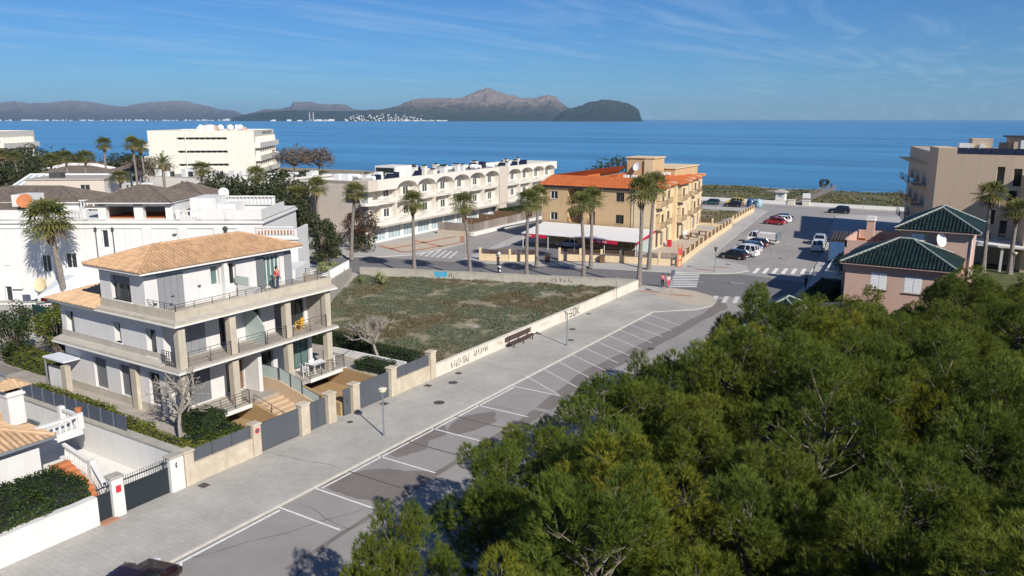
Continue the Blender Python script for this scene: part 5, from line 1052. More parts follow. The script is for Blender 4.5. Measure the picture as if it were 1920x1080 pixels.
# stepped right-hand side
bay = [(0,5.2,.2), (5.2,11.0,-.7), (11.0,17.2,-.1), (17.2,23.0,-1.4), (23.0,28.5,-1.9), (28.5,34.0,-2.9)]
px_ = None
for i, (y0, y1, x) in enumerate(bay):
    ops = []
    for z in (3.3, 6.7): ops += [(.7,2.6,z+.1,z+2.15,'void',1.4), (3.3,4.4,z+.6,z+1.9,'win',.15,df)]
    if i == 3: ops += [(1.2,2.5,.2,2.5,'shut',.1,{'m':'orange_door','n':1}), (3.2,4.4,.2,2.4,'shut',.2,{'m':'wood_brown','n':1})]
    else: ops += [(.9,2.1,.2,2.4,'door',.2,{'frame':'wood_brown','n':1}), (3.0,4.4,.2,2.4,'shut',.25,{'m':'dark_shutter','n':1})]
    facade(Yb, (x, y0), R(90), y1-y0, 0, 9.4, ops, 'yellow_pale', world=False)
    lb(Yb, 'return_wall', 'yellow_pale', (-3.6, x-.003, y0-.12, y0+.003, 0, 9.38))
    for z in (3.2, 6.6):
        lb(Yb, 'balcony_slab', 'yellow_pale', (x+.003,x+1.0,y0+.4,y0+3.0,z-.12,z+.08)); m = MB()
        for k in range(14): m.box(x+.95,x+.98,y0+.42+k*.195,y0+.44+k*.195,z+.08,z+1.0)
        for k in range(4): m.box(x+.2+k*.22,x+.22+k*.22,y0+.42,y0+.44,z+.08,z+1.0)
        m.box(x+.94,x+.99,y0+.4,y0+3.0,z+1.0,z+1.05); m.box(x+.02,x+.98,y0+.41,y0+.45,z+1.0,z+1.05); o = m.build('balcony_railing', 'wood_brown', Yb); o['kind'] = 'stuff'
lb(Yb, 'flat_roof', 'terracotta', (-19.4,-3.0,.2,33.8,9.3,9.42)); lb(Yb, 'eave_band', 'dark_metal', (-20,-.2,-.35,0,9.1,9.38), (-19.9,.4,-.3,-.02,9.02,9.1))
# sloped orange roof edges
def slope(nm, pts): m = MB(); m.add(pts, [(0,1,2,3)]); return m.build(nm, 'roof_orange', Yb)
til = MB()
slope('roof_slope', [(-20.2,-.5,9.4),(.9,-.5,9.4),(-.9,1.2,11.0),(-18.4,1.2,11.0)]); slope('roof_back', [(-18.4,1.2,11.0),(-.9,1.2,11.0),(-.9,1.4,9.4),(-18.4,1.4,9.4)])
tile_plane(til, (-20.2,-.5,9.4), (.9,-.5,9.4), (0,1.7,1.6), lambda a: (0, 2.33*min(1,a/1.8,(21.1-a)/1.8)), .3, .5, .07)
prev = .9
for (y0, y1, x) in bay:
    xe = x+.7; ya = y0-.5 if y0 == 0 else y0
    slope('roof_slope', [(xe,ya,9.4),(xe,y1,9.4),(xe-4.6,y1,10.6),(xe-4.6,ya+(2.1 if y0 == 0 else 0),10.6)]); tile_plane(til, (xe,ya,9.4), (xe,y1,9.4), (-4.6,0,1.2), lambda a: (0, 4.75*(min(1,a/2.1) if ya < 0 else 1)), .3, .5, .07)
    lb(Yb, 'roof_edge', 'yellow_pale', (xe-4.7,xe-.05,y1-.12,y1-.02,9.35,9.9))
o = til.build('roof_tiles', 'roof_orange', Yb); o['kind'] = 'stuff'
slope('roof_slope', [(-20.2,-.5,9.4),(-18.4,1.2,11.0),(-18.4,33,11.0),(-20.2,34,9.4)])
for (x0, x1, y0, y1, h) in ((-17.8,-15.4,9,14,10.6), (-12.6,-10,9,13,10.9), (-8,-5,8,12,10.9)): 
    m = MB(); m.prism([(x0,y0),(x1,y0),(x1,y1),(x0,y1)], 9.4, [h-.6,h,h,h-.6]); m.build('roof_dormer', 'roof_orange', Yb)
lb(Yb, 'penthouse', 'yellow_wall', (-13,-3.6,20,33,9.4,11.4)); lb(Yb, 'penthouse_coping', 'yellow_pale', (-13.2,-3.4,19.8,33.2,11.4,11.6)); lb(Yb, 'stair_tower', 'yellow_wall', (-10.5,-5.5,14.5,19.5,9.4,13.4)); lb(Yb, 'tower_coping', 'yellow_pale', (-10.7,-5.3,14.3,19.7,13.4,13.6))
lb(Yb, 'tower_front', 'yellow_pale', (-7.2,-5.6,14.2,14.5,9.4,13.2))
dish(Yb, (-8.3,13.9,11.9), .8, 'white_metal', -.25, .5, 0)
for k, (x, y) in enumerate(((-7.5,7),(-6.2,7.2),(-4.6,11),(-4.3,13),(-4.2,15),(-3.9,17),(-13.6,3.4),(-12.2,3.6))): lb(Yb, 'air_conditioner', 'white_metal', (x-.45,x+.45,y-.2,y+.2,10.3,11.0) if k < 6 else (x-.45,x+.45,y-.2,y+.2,9.5,10.2))
m = MB(); m.tube((-3.2,-.06,.1), (-3.2,-.06,9.1), .09, n=6); m.build('downpipe', 'dark_metal', Yb)
# carport in front
C = thing('carport', 'long white canvas carport with red valances in front of the yellow building', 'carport', (-47, 115, 0), R(2))
m = MB(); m.add([(-18.9,-8.2,2.35),(.6,-8.2,2.35),(.6,-.6,3.3),(-18.9,-.6,3.3),(-18.9,-8.2,2.27),(.6,-8.2,2.27),(.6,-.6,3.22),(-18.9,-.6,3.22)], [(0,1,2,3),(7,6,5,4),(0,4,5,1),(1,5,6,2),(2,6,7,3),(3,7,4,0)]); m.build('canopy', 'awning_white', C)
for (x0, x1, lab) in ((-18.2,-14.4,0), (-6.8,-2.4,1)):
    v = lb(C, 'valance', 'red_awning', (x0,x1,-8.26,-8.21,1.75,2.3))
    m = MB(); rr2 = random.Random(int(x0*10)); xx = x0+(1.0 if lab else .5)
    for k in range(4 if lab else 2):
        w_ = rr2.uniform(.2,.3); m.box(xx,xx+w_,-8.275,-8.262,1.92,2.14); xx += w_+(.12 if k != 1 else .3)
    m.build('lettering', 'cloth_white', v)
m = MB(); m.add([(.62,-8.2,2.3),(.62,-.6,3.25),(.62,-.6,2.85),(.62,-8.2,1.9),(.66,-8.2,2.3),(.66,-.6,3.25),(.66,-.6,2.85),(.66,-8.2,1.9)], [(0,1,2,3),(7,6,5,4),(0,4,5,1),(2,6,7,3)]); m.build('valance', 'red_awning', C)
for x in (-18.7,-14.2,-9.6,-4.6,.4):
    for y in (-8.0,-.9): m = MB(); m.tube((x,y,0), (x,y,2.3 if y < -2 else 3.2), .05, n=6); m.build('post', 'white_metal', C)
lb(C, 'side_panel', 'frosted', (.42,.46,-7.6,-.9,0,2.2)); 
# fences of the yellow building: low ochre walls with piers and railings
def pierfence(label, pts, wallh, railh, mt='yellow_pale', rmt='fence_rust', step=3.2, gap=(), name='fence'):
    p0 = pts[0]; t = thing('fence', label, 'fence', (p0[0], p0[1], 0))
    for i, (p, q) in enumerate(zip(pts[:-1], pts[1:])):
        p, q = Vector(p), Vector(q); d = q-p; L = d.length; n = max(1, int(round(L/step)))
        if i not in gap: m = MB(); m.obox((p+q)/2, d, L/2-.02, .11, 0, wallh); m.build('base_wall', mt, t, True)
        for k in range(n+1):
            a = p.lerp(q, k/n); m = MB(); m.obox(a, d, .16, .16, 0, railh+.12); m.build('pier', mt, t, True)
        if i in gap: continue
        for k in range(n):
            a, b = p.lerp(q, (k+.06)/n), p.lerp(q, (k+.94)/n); m = MB(); nb = int((b-a).length/.16)
            for j in range(nb+1): c = a.lerp(b, j/nb); m.box(c.x-.026,c.x+.026,c.y-.026,c.y+.026,wallh,railh)
            for zz in (wallh+.08, railh-.08): m.tube((a.x,a.y,zz), (b.x,b.y,zz), .022, n=4)
            m.build('railing', rmt, t, True)
    return t
pierfence('ochre wall with rusty railings facing the cross street, right of the driveway', [(-54.6,98.9), (-49.0,101.2), (-43.6,102.6), (-38.5,103.9)], .95, 1.75)
pierfence('ochre wall with railings facing the cross street, behind the left pair of palms', [(-64.6,93.2), (-60.4,94.6), (-57.0,96.6)], .95, 1.7)
pierfence('ochre wall with dark railings along the pavement towards the sea', [(-38.4,104.2), (-40.6,118), (-42.6,132), (-44.5,147)], .85, 1.7)
pierfence('far stretch of ochre wall with railings towards the promenade', [(-45.9,153), (-47.6,168), (-48.4,176)], .8, 1.5)
pierfence('ochre wall with railings closing the terrace beside the yellow building', [(-44.8,148.5), (-52,148.0), (-56,148)], .5, 1.3)
for i, (x, y) in enumerate(((-55.5,96.9), (-60.4,95.2), (-48.6,100.6))):
    t = thing('planter_box', ['brown service box on the pavement beside the driveway pier','brown service box by the left ochre wall','brown service box against the ochre wall left of the double palm'][i], 'box', (x, y, 0), R(20)); lb(t, 'cabinet', 'wood_brown', (-.35,.35,-.25,.25,0,1.05), bevel=.02); lb(t, 'lid', 'dark_metal', (-.4,.4,-.3,.3,1.05,1.12))
sheet('parking_court', [(-68,98.5), (-64.8,93.6), (-38.8,104.6), (-46.3,112.8), (-68.5,112)], .006, 'asphalt_dark')
sheet('yellow_garden', [(-50.2,150), (-48.5,176), (-78,174), (-72,148)], .006, 'soil')

# ------------------------------------------------------------------ pink house with green tile roofs
Pk = thing('pink_house', 'pink two-storey house with dark green tile roofs beside the pine grove', 'house', (-9, 88, 0))
so = {'m':'white_metal','n':2,'slat':.13,'sill':'wood_brown'}
facade(Pk, (-13.5, 84), 0, 9.4, 0, 6.0, [(2.35,3.85,3.5,5.2,'shut',.03,so), (5.4,6.95,3.45,5.1,'shut',.03,so)], 'pink_wall')
facade(Pk, (-13.5, 92.5), R(270), 8.5, 0, 6.0, [(5.2,6.4,.2,2.6,'shut',.05,{'m':'canvas','n':1})], 'pink_wall'); facade(Pk, (-4.1, 84), R(90), 8.5, 0, 6.0, [], 'pink_wall')
hip_roof(Pk, -14.0, -3.5, 83.3, 92.6, 6.05, 2.15, 'tile_green', row=.34, h=.11, ridge_mat='tile_edge', soffit='pink_wall', course=.5)
facade(Pk, (-9.6, 91.5), 0, 6.6, 0, 8.8, [(1.0,2.2,7.15,8.35,'shut',.03,so)], 'pink_wall'); facade(Pk, (-3.0, 91.5), R(90), 9, 0, 8.8, [], 'pink_wall'); facade(Pk, (-9.6, 100.5), R(270), 9, 0, 8.8, [], 'pink_wall')
hip_roof(Pk, -10.2, -2.3, 90.8, 101, 8.85, 2.0, 'tile_green', row=.34, h=.11, ridge_mat='tile_edge', soffit='pink_wall', course=.5)
m = MB(); m.box(-15.2, -9.7, 92.6, 101, 0, 6.2); m.build('flat_wing', 'pink_wall', Pk, True); m = MB(); m.box(-15.2,-15.0,92.6,101,6.2,7.2); m.box(-15.2,-9.7,92.6,92.8,6.2,7.0); m.box(-15.0,-9.7,100.8,101,6.2,7.2); m.build('wing_parapet', 'pink_wall', Pk, True)
m = MB(); m.box(-15.0,-9.8,92.8,100.8,6.2,6.26); m.build('roof_terrace', 'terracotta', Pk, True)
m = MB(); m.box(-14.0,-13.2,98.6,99.4,6.2,8.6); m.build('chimney', 'pink_wall', Pk, True); m = MB(); m.box(-14.1,-13.1,98.5,99.5,8.6,8.72); m.box(-14.05,-13.15,98.55,99.45,8.72,9.1); m.build('chimney_cap', 'white_plaster', Pk, True)
m = MB(); m.tube((-4.05,83.9,0), (-4.05,83.9,5.9), .06, n=6); m.build('downpipe', 'pink_wall', Pk, True); m = MB(); m.tube((-3.05,91.4,0), (-3.05,91.4,8.7), .06, n=6); m.build('downpipe', 'trim_light', Pk, True)
o = dish(Pk, (3.2,3.0,7.9), .6, 'white_metal', .5, .45, 0); o.scale = (.8, 1.25, 1)
m = MB(); m.lathe((-12.9,83.95,1.5), [(.05,0),(.16,.1),(.16,.25),(.05,.3)], 10); m.build('wall_lamp', 'lamp_glass', Pk, True)
# garden gate with little tiled roof, balustrade and walls of the pink house
t = thing('garden_gate', 'small garden gateway with green tiled roof beside the road', 'gate', (-17.6, 78, 0))
for (x, y) in ((-18.4,76.6), (-16.8,76.6), (-18.4,79.2), (-16.8,79.2)): m = MB(); m.box(x-.2,x+.2,y-.2,y+.2,0,2.2); m.build('pillar', 'pink_wall', t, True)
hip_roof(t, -18.9, -16.3, 76.0, 79.8, 2.25, .75, 'tile_green', row=.3, h=.09, ridge_mat='tile_edge', soffit='trim_light')
t = thing('garden_wall', 'curving pale garden wall in the shade left of the pink house', 'wall', (-18, 85, 0)); m = MB(); m.prism([(-18.6,80),(-18.3,80),(-18.3,90),(-18.6,90)], 0, 1.0); m.build('wall', 'pink_wall', t, True); m = MB(); m.prism([(-18.2,86),(-13.6,85.0),(-13.6,85.3),(-18.2,86.3)], 0, [.7,1.6,1.6,.7]); m.build('ramp_wall', 'trim_light', t, True)
t = thing('balustrade', 'white balustrade at the street corner left of the pink house', 'balustrade', (-17.5, 97, 0)); baluster_row(t, (-19.0,96.9,.35), (-15.3,97.1,.35), .9, world=True, step=.42, r=.13); m = MB(); m.box(-19.2,-15.2,96.8,97.2,0,.35); m.build('base', 'white_plaster', t, True)
t = thing('planter_wall', 'pale stone planter wall along the right pavement near the parked van', 'wall', (-20, 115, 0)); m = MB(); m.prism([(-19.6,106),(-17.4,106),(-19.2,124),(-21.2,124)], 0, .8); m.build('wall', 'trim_light', t, True); m = MB(); m.prism([(-19.3,106.4),(-17.7,106.4),(-19.4,123.6),(-20.9,123.6)], .8, .83); m.build('bed', 'paving_tan', t, True)

# ------------------------------------------------------------------ beige hotel on the right
Hr = thing('beige_hotel', 'tall beige hotel with rooftop solar panels at the right edge', 'building', (-9.9, 130.5, 0))
p0 = Vector((-9.9,130.5)); dF = Vector((math.cos(R(-8)), math.sin(R(-8)))); dL = Vector((-math.sin(R(12)), math.cos(R(12))))
L = 32; HH = 15.2; dk_ = {'frame':'dark_metal','n':1}
wo = [(s_, s_+w_, a, b, 'win', .4, dk_) for (s_, w_, a, b) in ((7.6,.95,11.2,13.6), (9.6,1.0,11.0,13.4), (9.3,1.0,8.3,10.4), (7.2,.8,5.6,7.6), (8.7,.9,3.9,6.2), (7.0,.8,2.2,4.4), (11.8,1.0,11.0,13.4), (11.6,1.0,7.6,10.0))]
facade(Hr, tuple(p0), R(-8), L, 0, HH, wo, 'hotel_beige'); facade(Hr, tuple(p0+dL*35), R(282), 35, 0, HH, [], 'hotel_beige')
q = [p0, p0+dF*L, p0+dF*L+dL*35, p0+dL*35]; m = MB(); m.add([(a.x,a.y,HH-.3) for a in q], [(0,1,2,3)]); m.build('flat_roof', 'roof_flat', Hr, True); m = MB(); m.add([(q[3].x,q[3].y,0),(q[2].x,q[2].y,0),(q[2].x,q[2].y,HH),(q[3].x,q[3].y,HH)], [(0,1,2,3)]); m.build('rear_wall', 'hotel_beige', Hr, True)
def rbx(nm, mt, s0, s1, d0, d1, z0, z1): m = MB(); m.prism([tuple(p0+dF*s0+dL*d0), tuple(p0+dF*s1+dL*d0), tuple(p0+dF*s1+dL*d1), tuple(p0+dF*s0+dL*d1)], z0, z1); return m.build(nm, mt, Hr, True)
rbx('front_wing', 'hotel_beige', 10.6, 24, -5.5, -.02, 0, 12.6); rbx('canopy_slab', 'trim_light', 4.2, 16, -7, -.03, 3.3, 3.55)
for k in range(4): rbx('canopy_column', 'trim_light', 4.5+k*3.4, 4.8+k*3.4, -6.8, -6.5, 0, 3.3)
for k in range(15):
    a = p0+dF*(2.6+k*1.42)+dL*.7; P = [a, a+dF*1.36, a+dF*1.36+dL*1.0, a+dL*1.0]; m = MB(); m.add([(P[0].x,P[0].y,HH+.02),(P[1].x,P[1].y,HH+.02),(P[2].x,P[2].y,HH+.85),(P[3].x,P[3].y,HH+.85),(P[2].x,P[2].y,HH-.2),(P[3].x,P[3].y,HH-.2)], [(0,1,2,3),(3,2,4,5)]); m.build('solar_panel', 'solar', Hr, True)
rbx('roof_room', 'hotel_beige', 5.0, 7.6, 5, 8, HH-.3, 17.3); rbx('roof_room', 'hotel_beige', 10.0, 19, 4, 9, HH-.3, 17.5); rbx('roof_slab', 'dark_metal', 9.6, 19.4, 3.7, 9.3, 17.5, 17.75); rbx('roof_glazing', 'white_metal', 10.8, 12.6, 3.88, 3.98, HH, 17.2)
rbx('roof_unit', 'white_metal', 3.2, 4.8, 4, 5.4, HH-.3, 16.6); rbx('roof_unit', 'dark_metal', 8.4, 9.4, 4, 5.2, HH-.3, 16.8); rbx('roof_unit', 'white_metal', 5.9, 6.5, 4.3, 4.9, HH-.3, 16.6); rbx('parapet', 'hotel_beige', -.02, 2.4, .02, 9, HH-.3, 16.0)
for z in (3.2, 6.4, 9.6):
    for d in (9, 17, 25):
        a = p0+dL*d; e = -dF; P = [a-e*.05, a+e*1.9, a+e*1.9+dL*5.4, a-e*.05+dL*5.4]; m = MB(); m.prism([tuple(v) for v in P], z, z+.25); m.build('balcony', 'hotel_beige', Hr, True)
        m = MB(); m.prism([tuple(P[1]), tuple(P[1]+dF*.08), tuple(P[2]+dF*.08), tuple(P[2])], z+.25, z+1.25); m.build('balcony_glass', 'glass_dark', Hr, True)
for d in (9, 17, 25):
    for j in range(5): b_ = p0+dL*(d+j*1.25); m = MB(); m.prism([tuple(b_+dF*.05), tuple(b_-dF*2.2), tuple(b_-dF*2.2+dL*.14), tuple(b_+dF*.05+dL*.14)], 13.2, 13.4); m.build('pergola_slat', 'yellow_pale', Hr, True)
# blue-glazed pergola bar beside it
Pg = thing('glazed_pergola', 'dark pergola bar with blue glass walls beyond the pink house', 'pavilion', (-17.6, 124, 0), R(7))
lb(Pg, 'roof', 'wood_brown', (-4.6,6,-6,3,3.2,3.4)); 
for k in range(9): lb(Pg, 'roof_slat', 'dark_metal', (-4.4+k*.42,-4.2+k*.42,-6.2,3.2,3.42,3.55))
for k in range(4): lb(Pg, 'glass_wall', 'blue_glass', (-4.4+k*3.05,-4.4+k*3.05+2.9,-5.95,-5.9,.1,3.1))
for k in range(5): lb(Pg, 'post', 'dark_metal', (-4.55+k*3.05,-4.4+k*3.05,-6.05,-5.85,0,3.2))
for k in range(3): lb(Pg, 'glass_wall', 'blue_glass', (-4.55,-4.5,-5.8+k*3.1,-5.8+k*3.1+3,.1,3.1))
t = thing('terrace_canopy', 'dark flat canopy in the shade behind the pink house', 'canopy', (-12, 112, 0), R(7)); lb(t, 'roof', 'dark_metal', (-5,8,-6,8,2.9,3.1))
for (x, y) in ((-4.8,-5.8), (7.8,-5.8), (-4.8,7.8), (7.8,7.8)): lb(t, 'post', 'dark_metal', (x-.1,x+.1,y-.1,y+.1,0,2.9))

# ------------------------------------------------------------------ far left hotels

def band_hotel(label, f, x, dr, L, D, H, zs, w0=.27, w1=.74):
    p = FW*f+RT*x; t = thing('white_hotel', label, 'hotel', (p.x, p.y, 0), TH32+R(dr)); mt = 'hotel_white'
    ops = [(L*w0, L*w1, z-.55, z+.45, 'win', .9, {'frame':'trim_light','n':9,'glass':'glass_dark','fw':.15}) for z in zs]
    facade(t, (0, 0), 0, L, 0, H, ops, mt, world=False)
    facade(t, (L, 0), R(90), D, 0, H, [(1.2,D-1,z-1.6,z+.6,'void',2.2) for z in zs], mt, world=False)
    facade(t, (L, D), R(180), L, 0, H, [], mt, world=False); facade(t, (0, D), R(270), D, 0, H, [(1.2,D-1,z-1.6,z+.6,'void',2.2) for z in zs], mt, world=False)
    lb(t, 'flat_roof', mt, (.1,L-.1,.1,D-.1,H-.5,H-.3))
    for z in zs:
        lb(t, 'balcony', mt, (L+.01,L+1.9,.6,D-.6,z-3.4,z-1.5)); lb(t, 'balcony', mt, (-1.9,-.01,.6,D-.6,z-3.4,z-1.5))
        for k in range(8): lb(t, 'balcony_fin', mt, (L+.01,L+1.5,2+k*(D-4)/8,2.3+k*(D-4)/8,z-1.5,z+.6))
    return t
hL = band_hotel('long white hotel with strip windows and balconied end near the shore', 281, -127.5, 8, 36, 46, 16.2, (4.2, 8.8, 13.4))
for k in range(7): lb(hL, 'roof_fin', 'core_dark', (35.96,36.05,18+k*3.4,19.6+k*3.4,14.6,15.7))
rr = random.Random(3)
for k in range(16): x, y, h, s_ = rr.uniform(15,34), rr.uniform(3,12), rr.uniform(.8,2.0), rr.uniform(.4,.9); lb(hL, 'roof_unit', rr.choice(('white_metal','white_metal','pink_wall')), (x-s_,x+s_,y-s_,y+s_,15.7,16.2+h))
for k in range(5): m = MB(); m.lathe((17+k*3.4, 5, 16.2), [(.5,0),(1.1,.6),(1.1,1.4),(.4,2.0)], 10); m.build('water_tank', 'white_metal', hL)
m = MB(); m.tube((12.6,-.15,0), (12.6,-.15,15.5), .2, n=5); m.build('downpipe', 'trim_light', hL)
h2 = band_hotel('white hotel with dark recessed balconies at the far left edge', 285, -214, 8, 29, 30, 15.8, (4.2, 8.8, 13.0), .1, .3)
for z in (4.2, 8.8, 13.0): lb(h2, 'corner_glazing', 'glass_dark', (22.5,28.95,-.12,-.02,z-1.8,z+.9)); 
for z in (4.2, 8.8): lb(h2, 'corner_balcony', 'hotel_white', (21,32,-2.2,-.14,z+1.2,z+2.9))
# low houses, glass pool roof between
for i, (f, x, L, D, H, lab, rm) in enumerate(((205,-122,16,10,6.2,'white bungalow with brown roof between the left palms','tile_grey'), (232,-118,12,9,5.0,'small white villa by the far palms','tile_grey'), (168,-103,16,12,7.4,'pale grey flat building beside the short palms','roof_flat'), (255,-150,18,9,4.2,'white pavilion in front of the dark pines','trim_light'))):
    p = FW*f+RT*x; t = thing('bungalow', lab, 'house', (p.x, p.y, 0), TH32+R(5)); facade(t, (0,0), 0, L, 0, H, [(2,3.6,H-2.6,H-1.2,'win',.2,{}), (L-5,L-3,H-2.6,H-1.0,'win',.2,{})], 'white_plaster' if i != 2 else 'arch_pink', world=False); facade(t, (L,0), R(90), D, 0, H, [], 'white_plaster', world=False); facade(t, (0,D), R(270), D, 0, H, [], 'white_plaster', world=False)
    if i == 2: lb(t, 'flat_roof', 'roof_flat', (-.2,L+.2,-.2,D+.2,H,H+.3)); lb(t, 'roof_unit', 'dark_metal', (4,6.5,2,4,H+.3,H+1.4))
    else: hip_roof(t, -.6, L+.6, -.6, D+.6, H, 1.8, rm, world=False, row=.5, h=.06, course=1.0)
p = FW*186+RT*-118; t = thing('glass_roof', 'sloping blue glass pool roof with white bars among the left palms', 'roof', (p.x, p.y, 0), TH32)
for k in range(13): x = k*1.5; m = MB(); m.add([(x,0,4.2),(x+1.5,0,4.2),(x+3.3,6,7.0),(x+1.8,6,7.0)], [(0,1,2,3)]); m.build('pane', 'pane_light', t)
for k in range(14): x = k*1.5; m = MB(); m.tube((x,-.05,4.25), (x+1.8,5.95,7.08), .16, n=5); m.build('bar', 'white_metal', t)
lb(t, 'wall', 'arch_pink', (0,20,.3,6,0,4.15)); lb(t, 'ridge', 'white_metal', (1.8,21.5,5.9,6.2,6.95,7.25))

# ------------------------------------------------------------------ promenade and dunes
t = thing('promenade_wall', 'low white wall between the promenade road and the dunes', 'wall', (-30, 196, 0)); 
for (a, b) in ((-150,-53), (-53,-45.6), (-41,-24), (-24,40)): m = MB(); m.box(a,b,196,196.35,0,.75); m.build('wall', 'trim_light', t, True)
t = thing('beach_hut', 'small white kiosk with pale hipped roof in the dunes', 'kiosk', (-48.8, 201.5, 0)); lb(t, 'cabin', 'trim_light', (-1.1,1.1,-.9,.9,.6,2.4)); lb(t, 'base', 'trim_light', (-1.2,1.2,-.9,.9,-.2,.6)); m = MB(); m.add([(-1.6,-1.4,2.4),(1.6,-1.4,2.4),(1.6,1.4,2.4),(-1.6,1.4,2.4),(-.5,0,3.1),(.5,0,3.1)], [(0,1,5,4),(1,2,5),(2,3,4,5),(3,0,4),(3,2,1,0)]); m.build('roof', 'lot_wall_grey', t); lb(t, 'hatch', 'pane_light', (-.5,.5,-.94,-.9,1.3,2.1))
t = thing('boardwalk', 'wooden boardwalk with handrails running over the dunes to the beach', 'boardwalk', (-43, 197, 0))
P0, P1 = Vector((-43.2,197,.55)), Vector((-45.4,247,.3))
for k in range(50): a, b = P0.lerp(P1, k/50), P0.lerp(P1, (k+.93)/50); m = MB(); m.obox(((a+b)/2).to_2d(), (b-a).to_2d(), (b-a).length/2, 1.1, a.z-.08, a.z); m.build('plank', 'wood_grey', t, True)
for sgn in (-1, 1):
    m = MB(); n_ = Vector((1,.04,0))*sgn*1.1
    for zz in (.5, 1.0): m.tube(P0+n_+Vector((0,0,zz)), P1+n_+Vector((0,0,zz)), .05, n=4)
    for k in range(26): a = P0.lerp(P1, k/25)+n_; m.tube(a-Vector((0,0,.6)), a+Vector((0,0,1.05)), .05, n=4)
    m.build('handrail', 'wood_grey', t, True)
for i, x in enumerate((-45.0,-41.6)): t = thing('gate_post_block', ['left white block at the start of the boardwalk','right white block at the start of the boardwalk'][i], 'block', (x, 196.2, 0)); lb(t, 'block', 'lot_wall', (-.8,.8,-.4,.4,0,1.1)); lb(t, 'coping', 'trim_light', (-.9,.9,-.5,.5,1.1,1.2))
t = thing('information_sign', 'small white notice board beside the boardwalk', 'sign', (-42.2, 199, 0)); lb(t, 'board', 'white_metal', (-.9,.9,-.05,.05,1.4,2.6))
for x in (-.7,.7): lb(t, 'leg', 'wood_grey', (x-.06,x+.06,-.06,.06,0,1.4))
# ------------------------------------------------------------------ vehicles
def carpaint(name, col, rough=.25): 
    m, nt, b = special(name); b.inputs['Base Color'].default_value = (*col, 1); b.inputs['Roughness'].default_value = rough; b.inputs['Coat Weight'].default_value = .6; b.inputs['Coat Roughness'].default_value = .08
for n_, c in (('car_black',(.012,.012,.014)), ('car_white',(.74,.74,.73)), ('car_red',(.30,.012,.02)), ('car_blue',(.05,.10,.22)), ('car_silver',(.38,.41,.44)), ('car_navy',(.015,.02,.04)), ('car_maroon',(.018,.006,.008)), ('car_yellow',(.62,.42,.02)), ('car_teal',(.02,.07,.08)), ('car_paleblue',(.28,.42,.46))): carpaint(n_, c)
mat('headlight', (.6,.62,.64), .15, .02, 3, spec=.6); mat('taillight', (.4,.01,.01), .3, .02, 3); mat('car_glass', (.012,.014,.017), .05, .1, 2, spec=.7); mat('rim', (.35,.36,.37), .35, .05, 3, metal=.7)
def loft(m, secs):
    n = len(secs[0]); o = len(m.v); m.v.extend([tuple(p) for s in secs for p in s])
    for i in range(len(secs)-1):
        for k in range(n): m.f.append([o+i*n+k, o+i*n+(k+1)%n, o+(i+1)*n+(k+1)%n, o+(i+1)*n+k]); m.t.append(.5)
    m.f.append([o+k for k in range(n)][::-1]); m.t.append(.5); m.f.append([o+(len(secs)-1)*n+k for k in range(n)]); m.t.append(.5)
def sec(y, hw, z0, z1, hwt=None, cr=.08):
    hwt = hwt or hw*.93; return [(-hw*.94,y,z0),(hw*.94,y,z0),(hw,y,z0+.16),(hw,y,(z0+z1)/2+.05),(hwt,y,z1-cr),(hwt*.9,y,z1),(-hwt*.9,y,z1),(-hwt,y,z1-cr),(-hw,y,(z0+z1)/2+.05),(-hw,y,z0+.16)]
